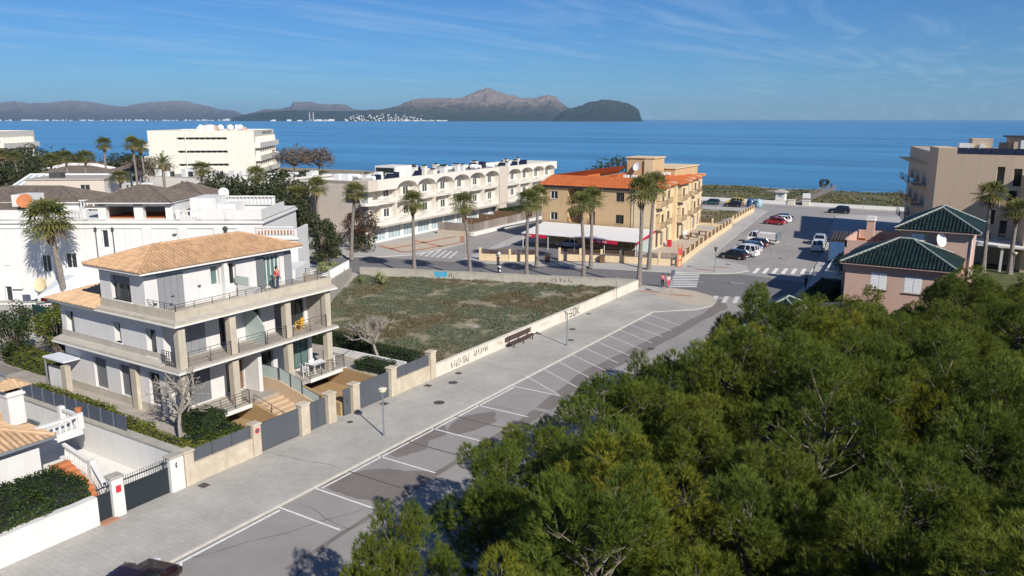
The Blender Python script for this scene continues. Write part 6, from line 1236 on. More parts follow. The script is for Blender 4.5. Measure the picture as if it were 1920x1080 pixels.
def make_car(label, paint, kind='hatch', loc=(0,0,0), rz=0, name=None, group='parked cars'):
    t = thing({'van':'parked_van','truck':'flatbed_truck'}.get(kind, 'parked_car'), label, {'van':'van','truck':'truck'}.get(kind, 'car'), loc, rz, group)
    K = {'hatch': (4.1,.87,.92,1.46,[(-1.9,.86),(-1.75,.93),(.9,.95),(1.75,.82),(2.05,.62)],[(-1.85,.95),(-1.45,1.40),(.0,1.46),(.35,1.42),(1.05,.95)]),
         'sedan':(4.5,.88,.90,1.42,[(-2.2,.84),(-2.1,.95),(-1.3,.97),(.9,.95),(1.9,.80),(2.25,.6)],[(-1.75,.96),(-.95,1.36),(-.3,1.42),(.3,1.38),(1.1,.95)]),
         'suv':  (4.5,.92,1.0,1.70,[(-2.15,.95),(-2.05,1.05),(.9,1.08),(2.0,.96),(2.25,.7)],[(-2.05,1.06),(-1.75,1.62),(-.2,1.70),(.35,1.64),(1.0,1.08)]),
         'van':  (4.3,.90,1.05,1.82,[(-2.1,1.0),(-2.05,1.1),(1.0,1.1),(1.85,.92),(2.15,.66)],[(-2.04,1.1),(-1.92,1.76),(-.2,1.84),(.5,1.76),(1.2,1.1)]),
         'truck':(5.2,.95,1.0,1.95,[(-2.6,.75),(-2.55,.8),(.6,.8),(.65,1.1),(2.2,1.1),(2.55,.7)],[(.7,1.1),(.75,1.85),(1.3,1.95),(1.7,1.85),(2.25,1.1)])}[kind]
    Ln, hw, zb, zr, prof, cab = K
    m = MB(); z0 = .24; secs = [sec(prof[0][0]-.08, hw*.86, z0+.12, prof[0][1]-.12)]
    for y, z in prof: secs.append(sec(y, hw if abs(y) < Ln*.46 else hw*.94, z0, z))
    secs.append(sec(prof[-1][0]+.1, hw*.82, z0+.1, prof[-1][1]-.12)); loft(m, secs); body = m.build('body', paint, t, smooth=False, bevel=.03)
    m = MB(); zt = [c[1] for c in cab]
    cs = []
    for (y, z) in cab:
        f = (z-cab[0][1])/(zr-cab[0][1]); a = hw*.91; b = hw*(.91-.17*f); cs.append([(-a,y,cab[0][1]-.06),(a,y,cab[0][1]-.06),(b,y,max(z-.03,cab[0][1]-.05)),(b*.9,y,z),(-b*.9,y,z),(-b,y,max(z-.03,cab[0][1]-.05))])
    loft(m, cs); m.build('windows', 'car_glass', t)
    m = MB(); rs = []
    for (y, z) in cab[1:-1]:
        f = (z-cab[0][1])/(zr-cab[0][1]); b = hw*(.91-.17*f)+.012; rs.append([(-b,y,z-.05),(b,y,z-.05),(b*.94,y,z+.015),(b*.6,y,z+.035),(-b*.6,y,z+.035),(-b*.94,y,z+.015)])
    loft(m, rs); m.build('roof', paint, t)
    pil = []
    for sx in (-1, 1):
        pil += [((sx*hw*.92,cab[0][0],cab[0][1]-.03),(sx*hw*.75,cab[1][0],cab[1][1]-.02)), ((sx*hw*.92,cab[-1][0],cab[-1][1]-.03),(sx*hw*.755,cab[-2][0],cab[-2][1]-.02)), ((sx*hw*.925,(cab[0][0]+cab[-1][0])/2,cab[0][1]-.03),(sx*hw*.745,(cab[0][0]+cab[-1][0])/2-.05,zr-.03))]
        if kind in ('van','suv'): pil.append(((sx*hw*.925,cab[0][0]+.75,cab[0][1]-.03),(sx*hw*.745,cab[0][0]+.85,zr-.06)))
    for a, b in pil: m = MB(); m.tube(a, b, .045, n=5); m.build('pillar', paint, t)
    if kind == 'van': m = MB(); m.box(-.04,.04,cab[0][0]-.03,cab[0][0]+.1,1.1,1.75); m.build('rear_door_seam', paint, t)
    if kind == 'truck':
        lb(t, 'flatbed', 'white_metal', (-1.0,1.0,-2.75,.55,.85,.95)); lb(t, 'cargo_cover', 'awning_white', (-.96,.96,-2.6,.5,.95,1.75)); lb(t, 'tail_frame', 'steel', (-.98,.98,-2.85,-2.77,.6,2.1))
    for sx in (-1, 1):
        for y in (-Ln*.30, Ln*.305):
            wh = thing_part = MB(); wh.tube((sx*(hw-.2),y,.32), (sx*(hw+.01),y,.32), .32, n=16); wo = wh.build('wheel', 'rubber', t); r_ = MB(); r_.tube((sx*(hw+.0),y,.32), (sx*(hw+.025),y,.32), .2, .19, 12); r_.build('rim', 'rim', wo)
        yf = prof[-1][0]+.02; m = MB(); m.box(sx*hw*.55,sx*hw*.85,yf-.1,yf+.1,prof[-1][1]-.12,prof[-1][1]+.02); m.build('headlight', 'headlight', t, bevel=.02)
        yr = prof[0][0]-.02; m = MB(); m.box(sx*hw*.68,sx*hw*.92,yr-.09,yr+.06,prof[0][1]-.22,prof[0][1]-.02); m.build('taillight', 'taillight', t, bevel=.02)
        m = MB(); m.box(sx*(hw+.0),sx*(hw+.14),cab[-1][0]-.25,cab[-1][0]-.12,cab[0][1]-.02,cab[0][1]+.1); m.build('mirror', paint, t, bevel=.02)
    m = MB(); m.box(-.26,.26,prof[0][0]-.13,prof[0][0]-.11,.5,.62); m.build('number_plate', 'cloth_white', t)
    return t
H2 = R(97.5)     # nose-in towards the pavement of the street by the sea
make_car('black hatchback parked nose-in nearest the crossing', 'car_black', 'hatch', (-33.9,114.6,-.12), R(82))
make_car('white panel van parked beside the black hatchback', 'car_white', 'van', (-33.4,117.9,-.12), R(82))
make_car('silver-blue car parked between the white van and a dark car', 'car_silver', 'sedan', (-34.0,121.3,-.12), R(82))
make_car('blue estate car parked in the middle of the row', 'car_blue', 'hatch', (-34.3,124.0,-.12), R(82))
make_car('dark maroon car parked in front of the white flatbed truck', 'car_maroon', 'hatch', (-34.4,127.6,-.12), R(82))
make_car('white flatbed truck with covered load at the end of the row', 'car_white', 'truck', (-34.6,132.2,-.12), R(82))
make_car('red car parked alone halfway to the beach', 'car_red', 'hatch', (-39.0,157.6,-.12), R(82))
make_car('white hatchback parked just behind the red car', 'car_white', 'hatch', (-38.8,161.4,-.12), R(82))
make_car('dark blue car parked behind the white hatchback', 'car_navy', 'sedan', (-39.6,165.2,-.12), R(82))
make_car('white van standing on the right side of the street, seen from behind', 'car_white', 'van', (-25.1,129.2,-.12), R(7))
make_car('grey car in the shade ahead of the white van', 'car_silver', 'suv', (-26.3,136.6,-.12), R(7))
make_car('black people carrier on the promenade road', 'car_black', 'suv', (-32.0,184.5,-.12), R(94))
make_car('dark teal car on the promenade behind the garden plot', 'car_teal', 'hatch', (-61.5,187.0,-.12), R(92))
make_car('yellow van on the promenade behind the garden plot', 'car_yellow', 'van', (-56.4,188.6,-.12), R(92))
make_car('black car in front of the yellow van on the promenade', 'car_black', 'hatch', (-55.6,185.0,-.12), R(92))
make_car('silver hatchback parked under the white carport', 'car_silver', 'hatch', (-59.0,110.2,.01), R(92))
make_car('dark maroon car in the bay at the bottom edge of the picture', 'car_maroon', 'hatch', (-29.9,16.9,-.12), R(14))
for i, (x, c, lab) in enumerate(((-52.2,'car_blue','blue recycling container on the promenade'), (-50.4,'car_paleblue','pale blue domed bottle bank on the promenade'))):
    t = thing('recycling_container', lab, 'container', (x, 187.2, -.12)); m = MB(); m.lathe((0,0,0), [(.8,0),(.95,.3),(.95,1.3),(.7,1.75),(.3,1.95),(.05,2.0)], 12); m.build('body', c, t, smooth=True); lb(t, 'hatch', 'core_dark', (-.25,.25,-.98,-.9,1.2,1.45))

# ------------------------------------------------------------------ people
def person(label, loc, rz, top, legs_m, stride=.22, h=1.7, hairlen=.1, arm=.12, group=None):
    t = thing('person', label, 'person', loc, rz, group); s = h/1.75
    J = {'pel':(0,0,.95),'wai':(0,0,1.08),'che':(0,.01,1.32),'nek':(0,.0,1.48),'hd0':(0,.02,1.56),'hd1':(0,.02,1.68)}
    for sx, n in ((-1,'l'), (1,'r')):
        q = stride*sx; J.update({'hip'+n:(.09*sx,0,.92), 'kne'+n:(.1*sx,q*.55+.04,.5), 'ank'+n:(.1*sx,q*1.0-.03,.09), 'toe'+n:(.11*sx,q+.15,.04), 'sho'+n:(.19*sx,0,1.40), 'elb'+n:(.24*sx,-q*.35-.02,1.13), 'wri'+n:(.25*sx,-q*.6+arm,.9), 'han'+n:(.25*sx,-q*.65+arm+.02,.83)})
    E = [('pel','wai',),('wai','che'),('che','nek'),('nek','hd0'),('hd0','hd1')]; Rd = {'pel':.13,'wai':.12,'che':.14,'nek':.055,'hd0':.085,'hd1':.095}
    for n in 'lr':
        E += [('pel','hip'+n),('hip'+n,'kne'+n),('kne'+n,'ank'+n),('ank'+n,'toe'+n),('che','sho'+n),('sho'+n,'elb'+n),('elb'+n,'wri'+n),('wri'+n,'han'+n)]; Rd.update({'hip'+n:.09,'kne'+n:.06,'ank'+n:.042,'toe'+n:.03,'sho'+n:.06,'elb'+n:.042,'wri'+n:.028,'han'+n:.032})
        hx, hy, hz = J['han'+n]; sx = -1 if n == 'l' else 1
        for k, (dx, dy, dz) in enumerate(((-.012,.035,-.07),(-.006,.015,-.085),(0,-.005,-.08),(.004,-.022,-.065),(-.03*sx,.045,-.025))):
            J['f%d%s'%(k,n)] = (hx+dx, hy+dy, hz+dz); E.append(('han'+n,'f%d%s'%(k,n))); Rd['f%d%s'%(k,n)] = .009
    def skin(name, keys, extra, mt, parent):
        ed = [e for e in E if e[0] in keys and e[1] in keys]; ks = [k for k in J if k in keys]; ix = {k: i for i, k in enumerate(ks)}
        me = bpy.data.meshes.new(name); me.from_pydata([Vector(J[k])*s for k in ks], [(ix[a], ix[b]) for a, b in ed], []); me.materials.append(M[mt])
        o = bpy.data.objects.new(name, me); COL.objects.link(o); o.parent = parent; o.modifiers.new('skin', 'SKIN'); sv = me.skin_vertices[0].data
        for k in ks: sv[ix[k]].radius = ((Rd[k]+extra)*s,)*2; sv[ix[k]].use_root = (k == ('pel' if 'pel' in keys else ks[0]))
        sb = o.modifiers.new('sub', 'SUBSURF'); sb.levels = 1; sb.render_levels = 1; return o
    b = skin('body', set(J), 0, 'skin', t)
    skin('shirt', {'pel','wai','che','shol','shor','elbl','elbr'}, .014, top, t); skin('trousers', {'pel','hipl','hipr','knel','kner','ankl','ankr'}, .016, legs_m, t)
    for n in 'lr': skin('shoe', {'ank'+n,'toe'+n}, .016, 'cloth_black', t)
    m = MB(); m.lathe((0,.0,1.6*s), [(.06*s,-hairlen),(.105*s,-.02),(.115*s,.06),(.09*s,.14),(.03*s,.175)], 10); hr = m.build('hair', 'hair', t, smooth=True); hr.location = (0,-.02,0)
    m = MB(); m.lathe((0,.105*s,1.6*s), [(.012,-.015),(.02,0),(.008,.035)], 6); m.build('nose', 'skin', t)
    for sx in (-1,1): m = MB(); m.lathe((sx*.035*s,.1*s,1.64*s), [(.006,-.01),(.013,0),(.006,.01)], 6); m.build('eye', 'hair', t)
    m = MB(); m.box(-.025*s,.025*s,.1*s,.112*s,1.555*s,1.565*s); m.build('mouth', 'red', t)
    return t
person('pedestrian in red top and dark trousers waiting at the zebra crossing', (-34.95,89.25,0), R(200), 'cloth_pink', 'cloth_black', .2, 1.72)
person('pedestrian in white top with pink skirtlike shorts beside the zebra crossing', (-34.3,89.45,0), R(215), 'cloth_white', 'cloth_pink', .16, 1.66, .22)
person('person in red top and jeans standing on the villa roof terrace', (-44.3,38.1,7.95), R(-80), 'cloth_red', 'jeans', .06, 1.72)
person('dark-clad walker on the path to the beach', (-45.0,243.5,.3), R(10), 'cloth_black', 'jeans', .2, 1.75)
person('dark-clad pedestrian on the corner beside the white balustrade', (-20.0,97.6,0), R(60), 'cloth_black', 'cloth_black', .1, 1.7)

# ------------------------------------------------------------------ street furniture
def lamp(label, loc, h=3.25, style='globe'):
    t = thing('street_lamp', label, 'street lamp', loc, 0, 'street lamps'); m = MB(); m.tube((0,0,0), (0,0,h-.35), .055, .045, 8); m.build('pole', 'steel', t); m = MB(); m.lathe((0,0,0), [(.13,0),(.13,.06),(.075,.1),(.07,.4)], 10); m.build('base', 'steel', t)
    if style == 'globe':
        m = MB(); m.lathe((0,0,h-.35), [(.06,0),(.16,.05),(.24,.14),(.26,.22),(.2,.30),(.1,.34)], 14); m.build('globe', 'lamp_glass', t, smooth=True); m = MB(); m.lathe((0,0,h-.06), [(.30,0),(.33,.02),(.2,.07),(.02,.09)], 14); m.build('shade', 'lamp_glass', t, smooth=True)
    else: m = MB(); m.lathe((0,0,h-.5), [(.08,0),(.14,.1),(.2,.42),(.3,.45),(.26,.52),(.05,.6)], 10); m.build('lantern', 'dark_metal', t)
    return t
lamp('slim street lamp with disc head in front of the far sliding gate', (-32.67,36.03,0)); lamp('slim street lamp beside the lot wall near the bench', (-32.63,60.69,0)); lamp('dark lantern street lamp on the corner across the crossing', (-32.75,102.3,0), 3.3, 'lantern'); lamp('white globe lamp on the lawn between the right palms', (.96,121.5,0), 3.0); lamp('white globe lamp in front of the dark red shrub', (-83.3,89.6,0), 3.0)
def signpost(label, loc, h, kind='round', rz=0):
    t = thing('traffic_sign', label, 'sign', loc, rz, 'traffic signs'); m = MB(); m.tube((0,0,0), (0,0,h), .035, n=6); m.build('post', 'steel', t)
    if kind == 'round': m = MB(); m.tube((0,-.04,h-.3), (0,-.07,h-.3), .28, n=14); m.build('plate', 'steel', t)
    elif kind == 'square': lb(t, 'plate', 'panel_blue', (-.28,.28,-.07,-.04,h-.6,h-.04))
    else: lb(t, 'plate', 'cloth_white', (-.09,.09,-.07,-.04,h-.5,h)); 
    return t
signpost('thin traffic sign standing beside the lot wall near its far end', (-36.7,79.9,0), 2.6, 'slim', R(120)); signpost('traffic sign beside the pedestrians at the crossing', (-32.2,85.3,0), 3.1, 'square', R(65)); signpost('traffic sign at the pavement corner near the parked black hatchback', (-29.6,107.2,0), 2.9, 'round', R(70)); signpost('blank-backed traffic sign near the promenade', (-28.4,192.6,0), 3.0, 'round')
# red totem frame at the fence corner
t = thing('red_totem', 'tall red open-frame totem sign at the corner of the ochre fence', 'sign', (-38.0,103.1,0), R(20))
for x in (-.25,.25): lb(t, 'upright', 'orange_door', (x-.06,x+.06,-.06,.06,0,3.2))
for z in (.9,1.7,2.5): lb(t, 'crossbar', 'orange_door', (-.19,.19,-.04,.04,z,z+.16))
lb(t, 'panel', 'cloth_pink', (-.185,.185,-.02,.02,1.87,2.48))
# striped direction sign cluster behind the lot wall
t = thing('direction_signpost', 'cluster of brown and white direction boards on black-and-white posts behind the lot wall', 'signpost', (-55.3,84.0,0), R(-30))
for x in (-.22,.22):
    for k in range(6): lb(t, 'post_band', 'cloth_white' if k % 2 else 'graffiti_black', (x-.09,x+.09,-.09,.09,k*.25,k*.25+.25))
for k, (x0, x1, c) in enumerate(((-.42,.38,'graffiti_black'), (-.36,.4,'wood_brown'), (-.4,.42,'graffiti_black'), (-.45,.3,'wood_brown'), (-.36,.42,'graffiti_black'), (-.6,.2,'lot_wall_grey'))): lb(t, 'board', c, (x0,x1,-.14,-.1,1.5+k*.24,1.7+k*.24))
m = MB(); m.lathe((.05,0,2.95), [(.08,0),(.2,.1),(.2,.24),(.05,.34)], 10); m.build('globe', 'cloth_white', t)
# bench
t = thing('bench', 'dark slatted bench standing against the cream lot wall', 'bench', (-36.55,59.2,0), 0)
for k in range(4): lb(t, 'seat_slat', 'wood_dark', (-.2+k*.14,-.09+k*.14,-2.1,2.1,.42,.46))
for k in range(3): lb(t, 'back_slat', 'wood_dark', (-.30,-.26,-2.1,2.1,.58+k*.15,.70+k*.15))
for y in (-1.6,0,1.6): lb(t, 'leg', 'dark_metal', (-.26,.32,y-.04,y+.04,.36,.415)); lb(t, 'leg', 'dark_metal', (.2,.27,y-.04,y+.04,0,.36)); lb(t, 'leg', 'dark_metal', (-.34,-.26,y-.03,y+.03,0,1.0))
# lot walls
W = thing('lot_wall', 'low cream wall with graffiti along the pavement beside the vacant lot', 'wall', (-37.15,67,0)); m = MB(); m.box(-37.35,-37.08,47.15,86.9,0,1.0); m.build('wall', 'lot_wall', W, True); m = MB(); m.box(-37.38,-37.05,47.15,86.9,1.0,1.06); m.build('coping', 'lot_wall', W, True)
W2_ = thing('lot_wall', 'grey concrete wall along the cross street behind the vacant lot', 'wall', (-52,82.5,0)); m = MB(); p, q = Vector((-71.6,75.5)), Vector((-37.4,87.2)); m.obox((p+q)/2, q-p, (q-p).length/2, .12, 0, 1.0); m.build('wall', 'lot_wall_grey', W2_, True); m = MB(); m.obox((p+q)/2, q-p, (q-p).length/2, .15, 1.0, 1.05); m.build('coping', 'concrete', W2_, True)
def scrawl(parent, y0, y1, z0, z1, seed, x=-37.07, mt='graffiti_black', nm='graffiti', nlet=5, wd=.025):
    r = random.Random(seed); m = MB(); n = nlet; k = (y1-y0)/n
    for i in range(n):
        pts = [(y0+k*(i+r.uniform(.05,.95)), r.uniform(z0,z1)) for _ in range(5)]
        for a, b in zip(pts[:-1], pts[1:]):
            d = Vector((b[0]-a[0], b[1]-a[1])); 
            if d.length < .02: continue
            n_ = Vector((-d.y, d.x)).normalized()*wd; m.quad((x,a[0]-n_.x,a[1]-n_.y),(x,b[0]-n_.x,b[1]-n_.y),(x,b[0]+n_.x,b[1]+n_.y),(x,a[0]+n_.x,a[1]+n_.y))
    m.build(nm, mt, parent, True)
def glyphs(parent, segs_list, y0, w_, z0, h, wd=.04, x=-37.068, mt='graffiti_black'):
    m = MB(); y = y0
    for segs in segs_list:
        for (a, b) in segs:
            A_, B_ = Vector((y+a[0]*w_, z0+a[1]*h)), Vector((y+b[0]*w_, z0+b[1]*h)); d = (B_-A_).normalized(); n_ = Vector((-d.y,d.x))*wd
            A_ -= d*wd; B_ += d*wd; m.quad((x,A_.x-n_.x,A_.y-n_.y),(x,B_.x-n_.x,B_.y-n_.y),(x,B_.x+n_.x,B_.y+n_.y),(x,A_.x+n_.x,A_.y+n_.y))
        y += w_*1.25
    return m.build('graffiti', mt, parent, True)
scrawl(W, 49.2, 51.8, .12, .85, 3, nlet=9); scrawl(W, 52.4, 54.6, .3, .92, 8, nlet=7, wd=.03); scrawl(W, 56.0, 57.0, .3, .85, 5, nlet=2, wd=.012); scrawl(W, 63.5, 65.2, .35, .85, 6, nlet=4, wd=.01)
glyphs(W, [[((0,0),(.1,1)),((.1,1),(.0,.9))], [((.9,1),(.1,.9)),((.1,.9),(.1,.5)),((.1,.5),(.9,.45)),((.9,.45),(.8,0)),((.8,0),(0,.05))], [((.1,0),(.1,1)),((.1,1),(.9,1)),((.9,1),(.9,0)),((.9,0),(.1,0))], [((.1,0),(.1,1)),((.9,1),(.1,.45)),((.1,.45),(.9,0))]], 68.6, .62, .18, .72, .055)
def on_wall2(pp0, pp1, z0, z1, mt, seed, n, wd):
    r = random.Random(seed); m = MB(); d = (q-p).normalized(); nn = Vector((d.y,-d.x))*.128
    def P(s, z): a = p+d*s+nn; return (a.x, a.y, z)
    if n == 0: m.quad(P(pp0,z0),P(pp1,z0+.05),P(pp1+.1,z1),P(pp0-.15,z1-.02))
    for i in range(n):
        s0 = pp0+(pp1-pp0)*i/n; s1 = pp0+(pp1-pp0)*(i+.85)/n; pts = [(r.uniform(s0,s1), r.uniform(z0,z1)) for _ in range(4)]
        for a, b in zip(pts[:-1], pts[1:]):
            e = Vector((b[0]-a[0], b[1]-a[1])); e = e.normalized() if e.length > .01 else Vector((1,0)); k = Vector((-e.y,e.x))*wd; m.quad(P(a[0]-k.x,a[1]-k.y),P(b[0]-k.x,b[1]-k.y),P(b[0]+k.x,b[1]+k.y),P(a[0]+k.x,a[1]+k.y))
    m.build('graffiti', mt, W2_, True)
on_wall2(10.4, 12.0, .22, .95, 'graffiti_blue', 1, 0, 0); on_wall2(12.2, 13.1, .2, .85, 'graffiti_black', 2, 3, .03); on_wall2(25.6, 28.4, .25, .85, 'graffiti_black', 4, 6, .03)
# villa furniture
def chair(label, loc, rz, mt):
    t = thing('garden_chair', label, 'chair', loc, rz, 'plastic chairs'); lb(t, 'seat', mt, (-.24,.24,-.24,.24,.40,.44), bevel=.015)
    for k in range(4): lb(t, 'back_slat', mt, (-.22+k*.12,-.14+k*.12,.2,.24,.46,.86))
    lb(t, 'back_rail', mt, (-.25,.25,.19,.25,.86,.93))
    for x in (-.22,.22):
        for y in (-.22,.2): lb(t, 'leg', mt, (x-.025,x+.025,y-.025,y+.025,0,.40))
        lb(t, 'armrest', mt, (x-.04,x+.04,-.24,.2,.62,.66)); lb(t, 'arm_support', mt, (x-.02,x+.02,-.23,-.19,.44,.62))
    return t
chair('yellow plastic armchair on the middle balcony', (-43.3,39.1,4.86), R(-70), 'yellow_chair')
chair('white plastic chair on the left of the white terrace table', (-42.95,38.98,1.38), R(160), 'white_metal'); chair('white plastic chair behind the white terrace table', (-43.6,40.1,1.38), R(-90), 'white_metal'); chair('white plastic chair at the right end of the white terrace table', (-42.9,41.6,1.38), R(0), 'white_metal')
t = thing('garden_table', 'white plastic table on the raised ground-floor terrace', 'table', (-42.95,40.3,1.38)); lb(t, 'tabletop', 'white_metal', (-.45,.45,-.75,.75,.70,.74), bevel=.02)
for x in (-.36,.36):
    for y in (-.64,.64): lb(t, 'leg', 'white_metal', (x-.035,x+.035,y-.035,y+.035,0,.70))
t = thing('flower_pot', 'orange box planter on the villa roof terrace', 'planter', (-42.8,36.2,7.95)); lb(t, 'pot', 'terracotta', (-.2,.2,-.35,.35,0,.3), bevel=.02); lb(t, 'soil', 'wood_brown', (-.16,.16,-.31,.31,.27,.285))
for i, (x, y) in enumerate(((-42.9,131.5),(-43.4,128.5),(-42.4,134.5))):
    t = thing('terrace_table', ['folding table in the middle of the side terrace','folding table nearest the ochre fence gate','folding table farthest down the side terrace'][i], 'table', (x-3.2,y,.01)); lb(t, 'tabletop', 'wood_brown', (-.7,.7,-.4,.4,.70,.75))
    for a in (-.6,.6): lb(t, 'trestle', 'wood_brown', (a-.04,a+.04,-.35,.35,0,.70))
t = thing('sun_lounger', 'folded white lounger leaning by the orange door', 'lounger', (-47.6,130.8,.01), R(10)); m = MB(); m.prism([(-.35,-.9),(.35,-.9),(.35,.9),(-.35,.9)], .3, [.34,.34,1.1,1.1]); m.build('frame', 'white_metal', t)
for x in (-.3,.3): lb(t, 'leg', 'white_metal', (x-.03,x+.03,-.8,-.74,0,.3)); lb(t, 'leg', 'white_metal', (x-.03,x+.03,.7,.76,0,.3))
t = thing('gas_bottle_rack', 'red cabinet beside the yellow building side door', 'cabinet', (-45.9,119.5,.01)); lb(t, 'cabinet', 'red', (-.3,.3,-.3,.3,0,1.1), bevel=.02); lb(t, 'door', 'red_awning', (.3,.32,-.25,.25,.1,1.0))
b_ = thing('boat', 'tiny dark boat on the open water', 'boat', (math.sin(R(9.8)-YAW)*2600, math.cos(R(9.8)-YAW)*2600, -1.4), R(30)); m = MB(); m.prism([(-1.5,-5),(1.5,-5),(1.7,1),(0,6),(-1.7,1)], 0, 1.6); m.build('hull', 'car_navy', b_); lb(b_, 'cabin', 'dark_metal', (-1,1,-3,1,1.6,3.4))
# ------------------------------------------------------------------ pines
def tuft(m, p, ax, ln, n, t, wd=.0082):
    ax = ax.normalized(); a = ax.orthogonal().normalized(); b = ax.cross(a)
    for k in range(n):
        q = random.uniform(0, 6.283); o = random.random(); sp = random.uniform(.35, .85)
        d = (ax+(a*math.cos(q)+b*math.sin(q))*sp).normalized(); st = p+ax*ln*.7*o; s = d.cross(Vector((random.random()-.5, random.random()-.5, random.random()-.5))).normalized()*wd
        i = len(m.v); e = st+d*ln*random.uniform(.75,1.1); m.v.extend([tuple(st-s), tuple(st+s), tuple(e)]); m.f.append([i,i+1,i+2]); m.t.append(t)
def make_pine(seed, H, Rd, ncl=48, ntf=104, mt='pine'):
    random.seed(seed); t = thing('pine_tree', 'pine', 'tree'); tr = MB(); br = MB(); cr = MB()
    pts = [Vector((0,0,0))]; d = Vector((random.uniform(-.12,.12), random.uniform(-.12,.12), 1))
    for k in range(5): pts.append(pts[-1]+d*H*.82/5+Vector((random.uniform(-.15,.15), random.uniform(-.15,.15), 0)))
    for k in range(5): tr.tube(pts[k], pts[k+1], .17*(1-k*.16), .17*(1-(k+1)*.16), 7, False)
    def axis(z): f = min(max(z/(H*.82)*5, 0), 4.999); i = int(f); return pts[i].lerp(pts[i+1], f-i)
    lobes = [(random.uniform(0,6.28), random.uniform(.5,1.0)) for _ in range(6)]
    for c in range(ncl):
        u = random.random(); zt = .24+.76*u**.8; ang = random.uniform(0, 6.283)
        env = math.sqrt(max(0, 1-((zt-.48)/.56)**2)); lob = 1+.15*math.sin(ang*2+seed)+.11*math.sin(ang*3+seed*2+zt*5)
        rad = Rd*env*lob*(random.uniform(.78,1.0) if random.random() < .86 else random.uniform(.2,.7))
        base = axis(min(zt*H*.95, H*.8)); cpt = Vector((base.x+math.cos(ang)*rad, base.y+math.sin(ang)*rad, zt*H*random.uniform(.94,1.03)))
        s0 = axis(max(.12*H, cpt.z-rad*.75)); mid = s0.lerp(cpt, .55)-Vector((0,0,rad*.10)); br.tube(s0, mid, .04, .026, 5, False); br.tube(mid, cpt, .026, .012, 5, False)
        outw = Vector((math.cos(ang), math.sin(ang), 0)); cs = random.uniform(.40,.62); ct = random.random()
        for _ in range(4):
            v = Vector((random.gauss(0,1), random.gauss(0,1), abs(random.gauss(0,1)))).normalized(); br.tube(cpt-Vector((0,0,.15)), cpt+v*cs*.8, .014, .006, 4, False)
        for _ in range(ntf):
            v = Vector((random.gauss(0,1), random.gauss(0,1), random.gauss(.35,.9))).normalized(); rr_ = cs*random.uniform(.45,1)**.5
            p = cpt+Vector((v.x*rr_, v.y*rr_, v.z*rr_*1.55+.1)); ax = v*.7+Vector((0,0,.95))+outw*.25+Vector((random.gauss(0,.25), random.gauss(0,.25), random.gauss(0,.2)))
            tuft(cr, p, ax, random.uniform(.17,.27), 16, min(1, max(0, ct*.65+random.random()*.35)))
    tr.build('trunk', 'bark', t); br.build('branches', 'twig', t); o = cr.build('crown', mt, t); o['kind'] = 'stuff'
    random.seed(seed+100); return t
PV = [make_pine(31, 7.6, 2.7), make_pine(32, 7.2, 2.5), make_pine(33, 8.0, 2.9, 56), make_pine(34, 7.4, 2.6), make_pine(35, 7.0, 2.4, 42), make_pine(36, 7.5, 2.6, 48, 104, 'pine_yellow')]
PH = [7.6, 7.2, 8.0, 7.4, 7.0, 7.5]
used = [False]*6; rp = random.Random(5)
spots = [(-16.3,18.0,6.5,1,'young pine standing apart at the bottom edge beside the shaded road'), (-11.0,16.2,7.6,5,'yellow-tipped pine at the bottom edge, right of the dark gap'), (-15.5,24.8,6.8,2,'tall pine leaning out over the parking bays'), (-15.9,29.0,6.3,0,'leftmost pine of the grove with its crown over the road'), (-16.0,33.0,6.8,3,'pine at the road edge behind the leftmost one'), (-8.6,24.0,8.0,5,'yellow-green pine in the middle of the near grove'), (-14.4,40.4,7.0,2,'pine on the road side of the grove, opposite the bench'), (-15.2,36.6,7.1,1,'pine on the road side, between the leftmost group and the bench'), (-13.2,25.6,7.9,0,'tall pine just behind the one leaning over the bays'), (-17.0,11.0,6.2,3,'pine by the road whose shadow falls across the bottom of the street')]
yy = 9.0
while yy < 91:
    xx = -15.2+rp.uniform(-.5,.5); row = int(yy*10)
    while xx < 9:
        x, y = xx+rp.uniform(-.8,.8), yy+rp.uniform(-.9,.9)
        h = 7.8 if y < 48 else 7.8-(y-48)*(.15 if x < -3.8 else .022)
        lim = -15.0 if y < 44 else -15.0+(y-44)*.06
        ok = x > lim and not (y < 15 and x < -9.5) and math.hypot(x+14.0, y-20.8) > 3.0 and math.hypot(x+16.3, y-18.0) > 3.2 and (y < 81.5 or (x > -1.4 and y < 90))
        if all(math.hypot(x-s[0], y-s[1]) > 3.1 for s in spots) and ok: spots.append((x, y, h*rp.uniform(.80,1.16), rp.choice((0,1,2,3,4,0,1,2,3,4,5)), None))
        xx += 4.35
    yy += 4.3
def zone(x, y):
    if y > 66 and x < -1.4: return 'low green pine at the back of the grove, close to the pink house'
    if y > 66: return 'tall green pine at the far right corner of the grove'
    if x < -12: return 'green pine in the outer row of the grove along the street'
    if x > 1: return 'green pine at the right edge of the grove'
    if y < 27: return 'large near pine along the bottom edge of the picture'
    return 'bushy green pine in the dense middle of the grove'
for (x, y, h, v, lab) in spots:
    s = h/PH[v]; o = place(PV[v], used[v], (x, y, 0), rp.uniform(0, 6.28), (s*rp.uniform(1.0,1.18), s*rp.uniform(1.0,1.18), s))
    if lab and 'young' in lab: o.scale = (.78, .78, s)
    o['label'] = lab or zone(x, y); o['group'] = 'pines of the grove'; used[v] = True

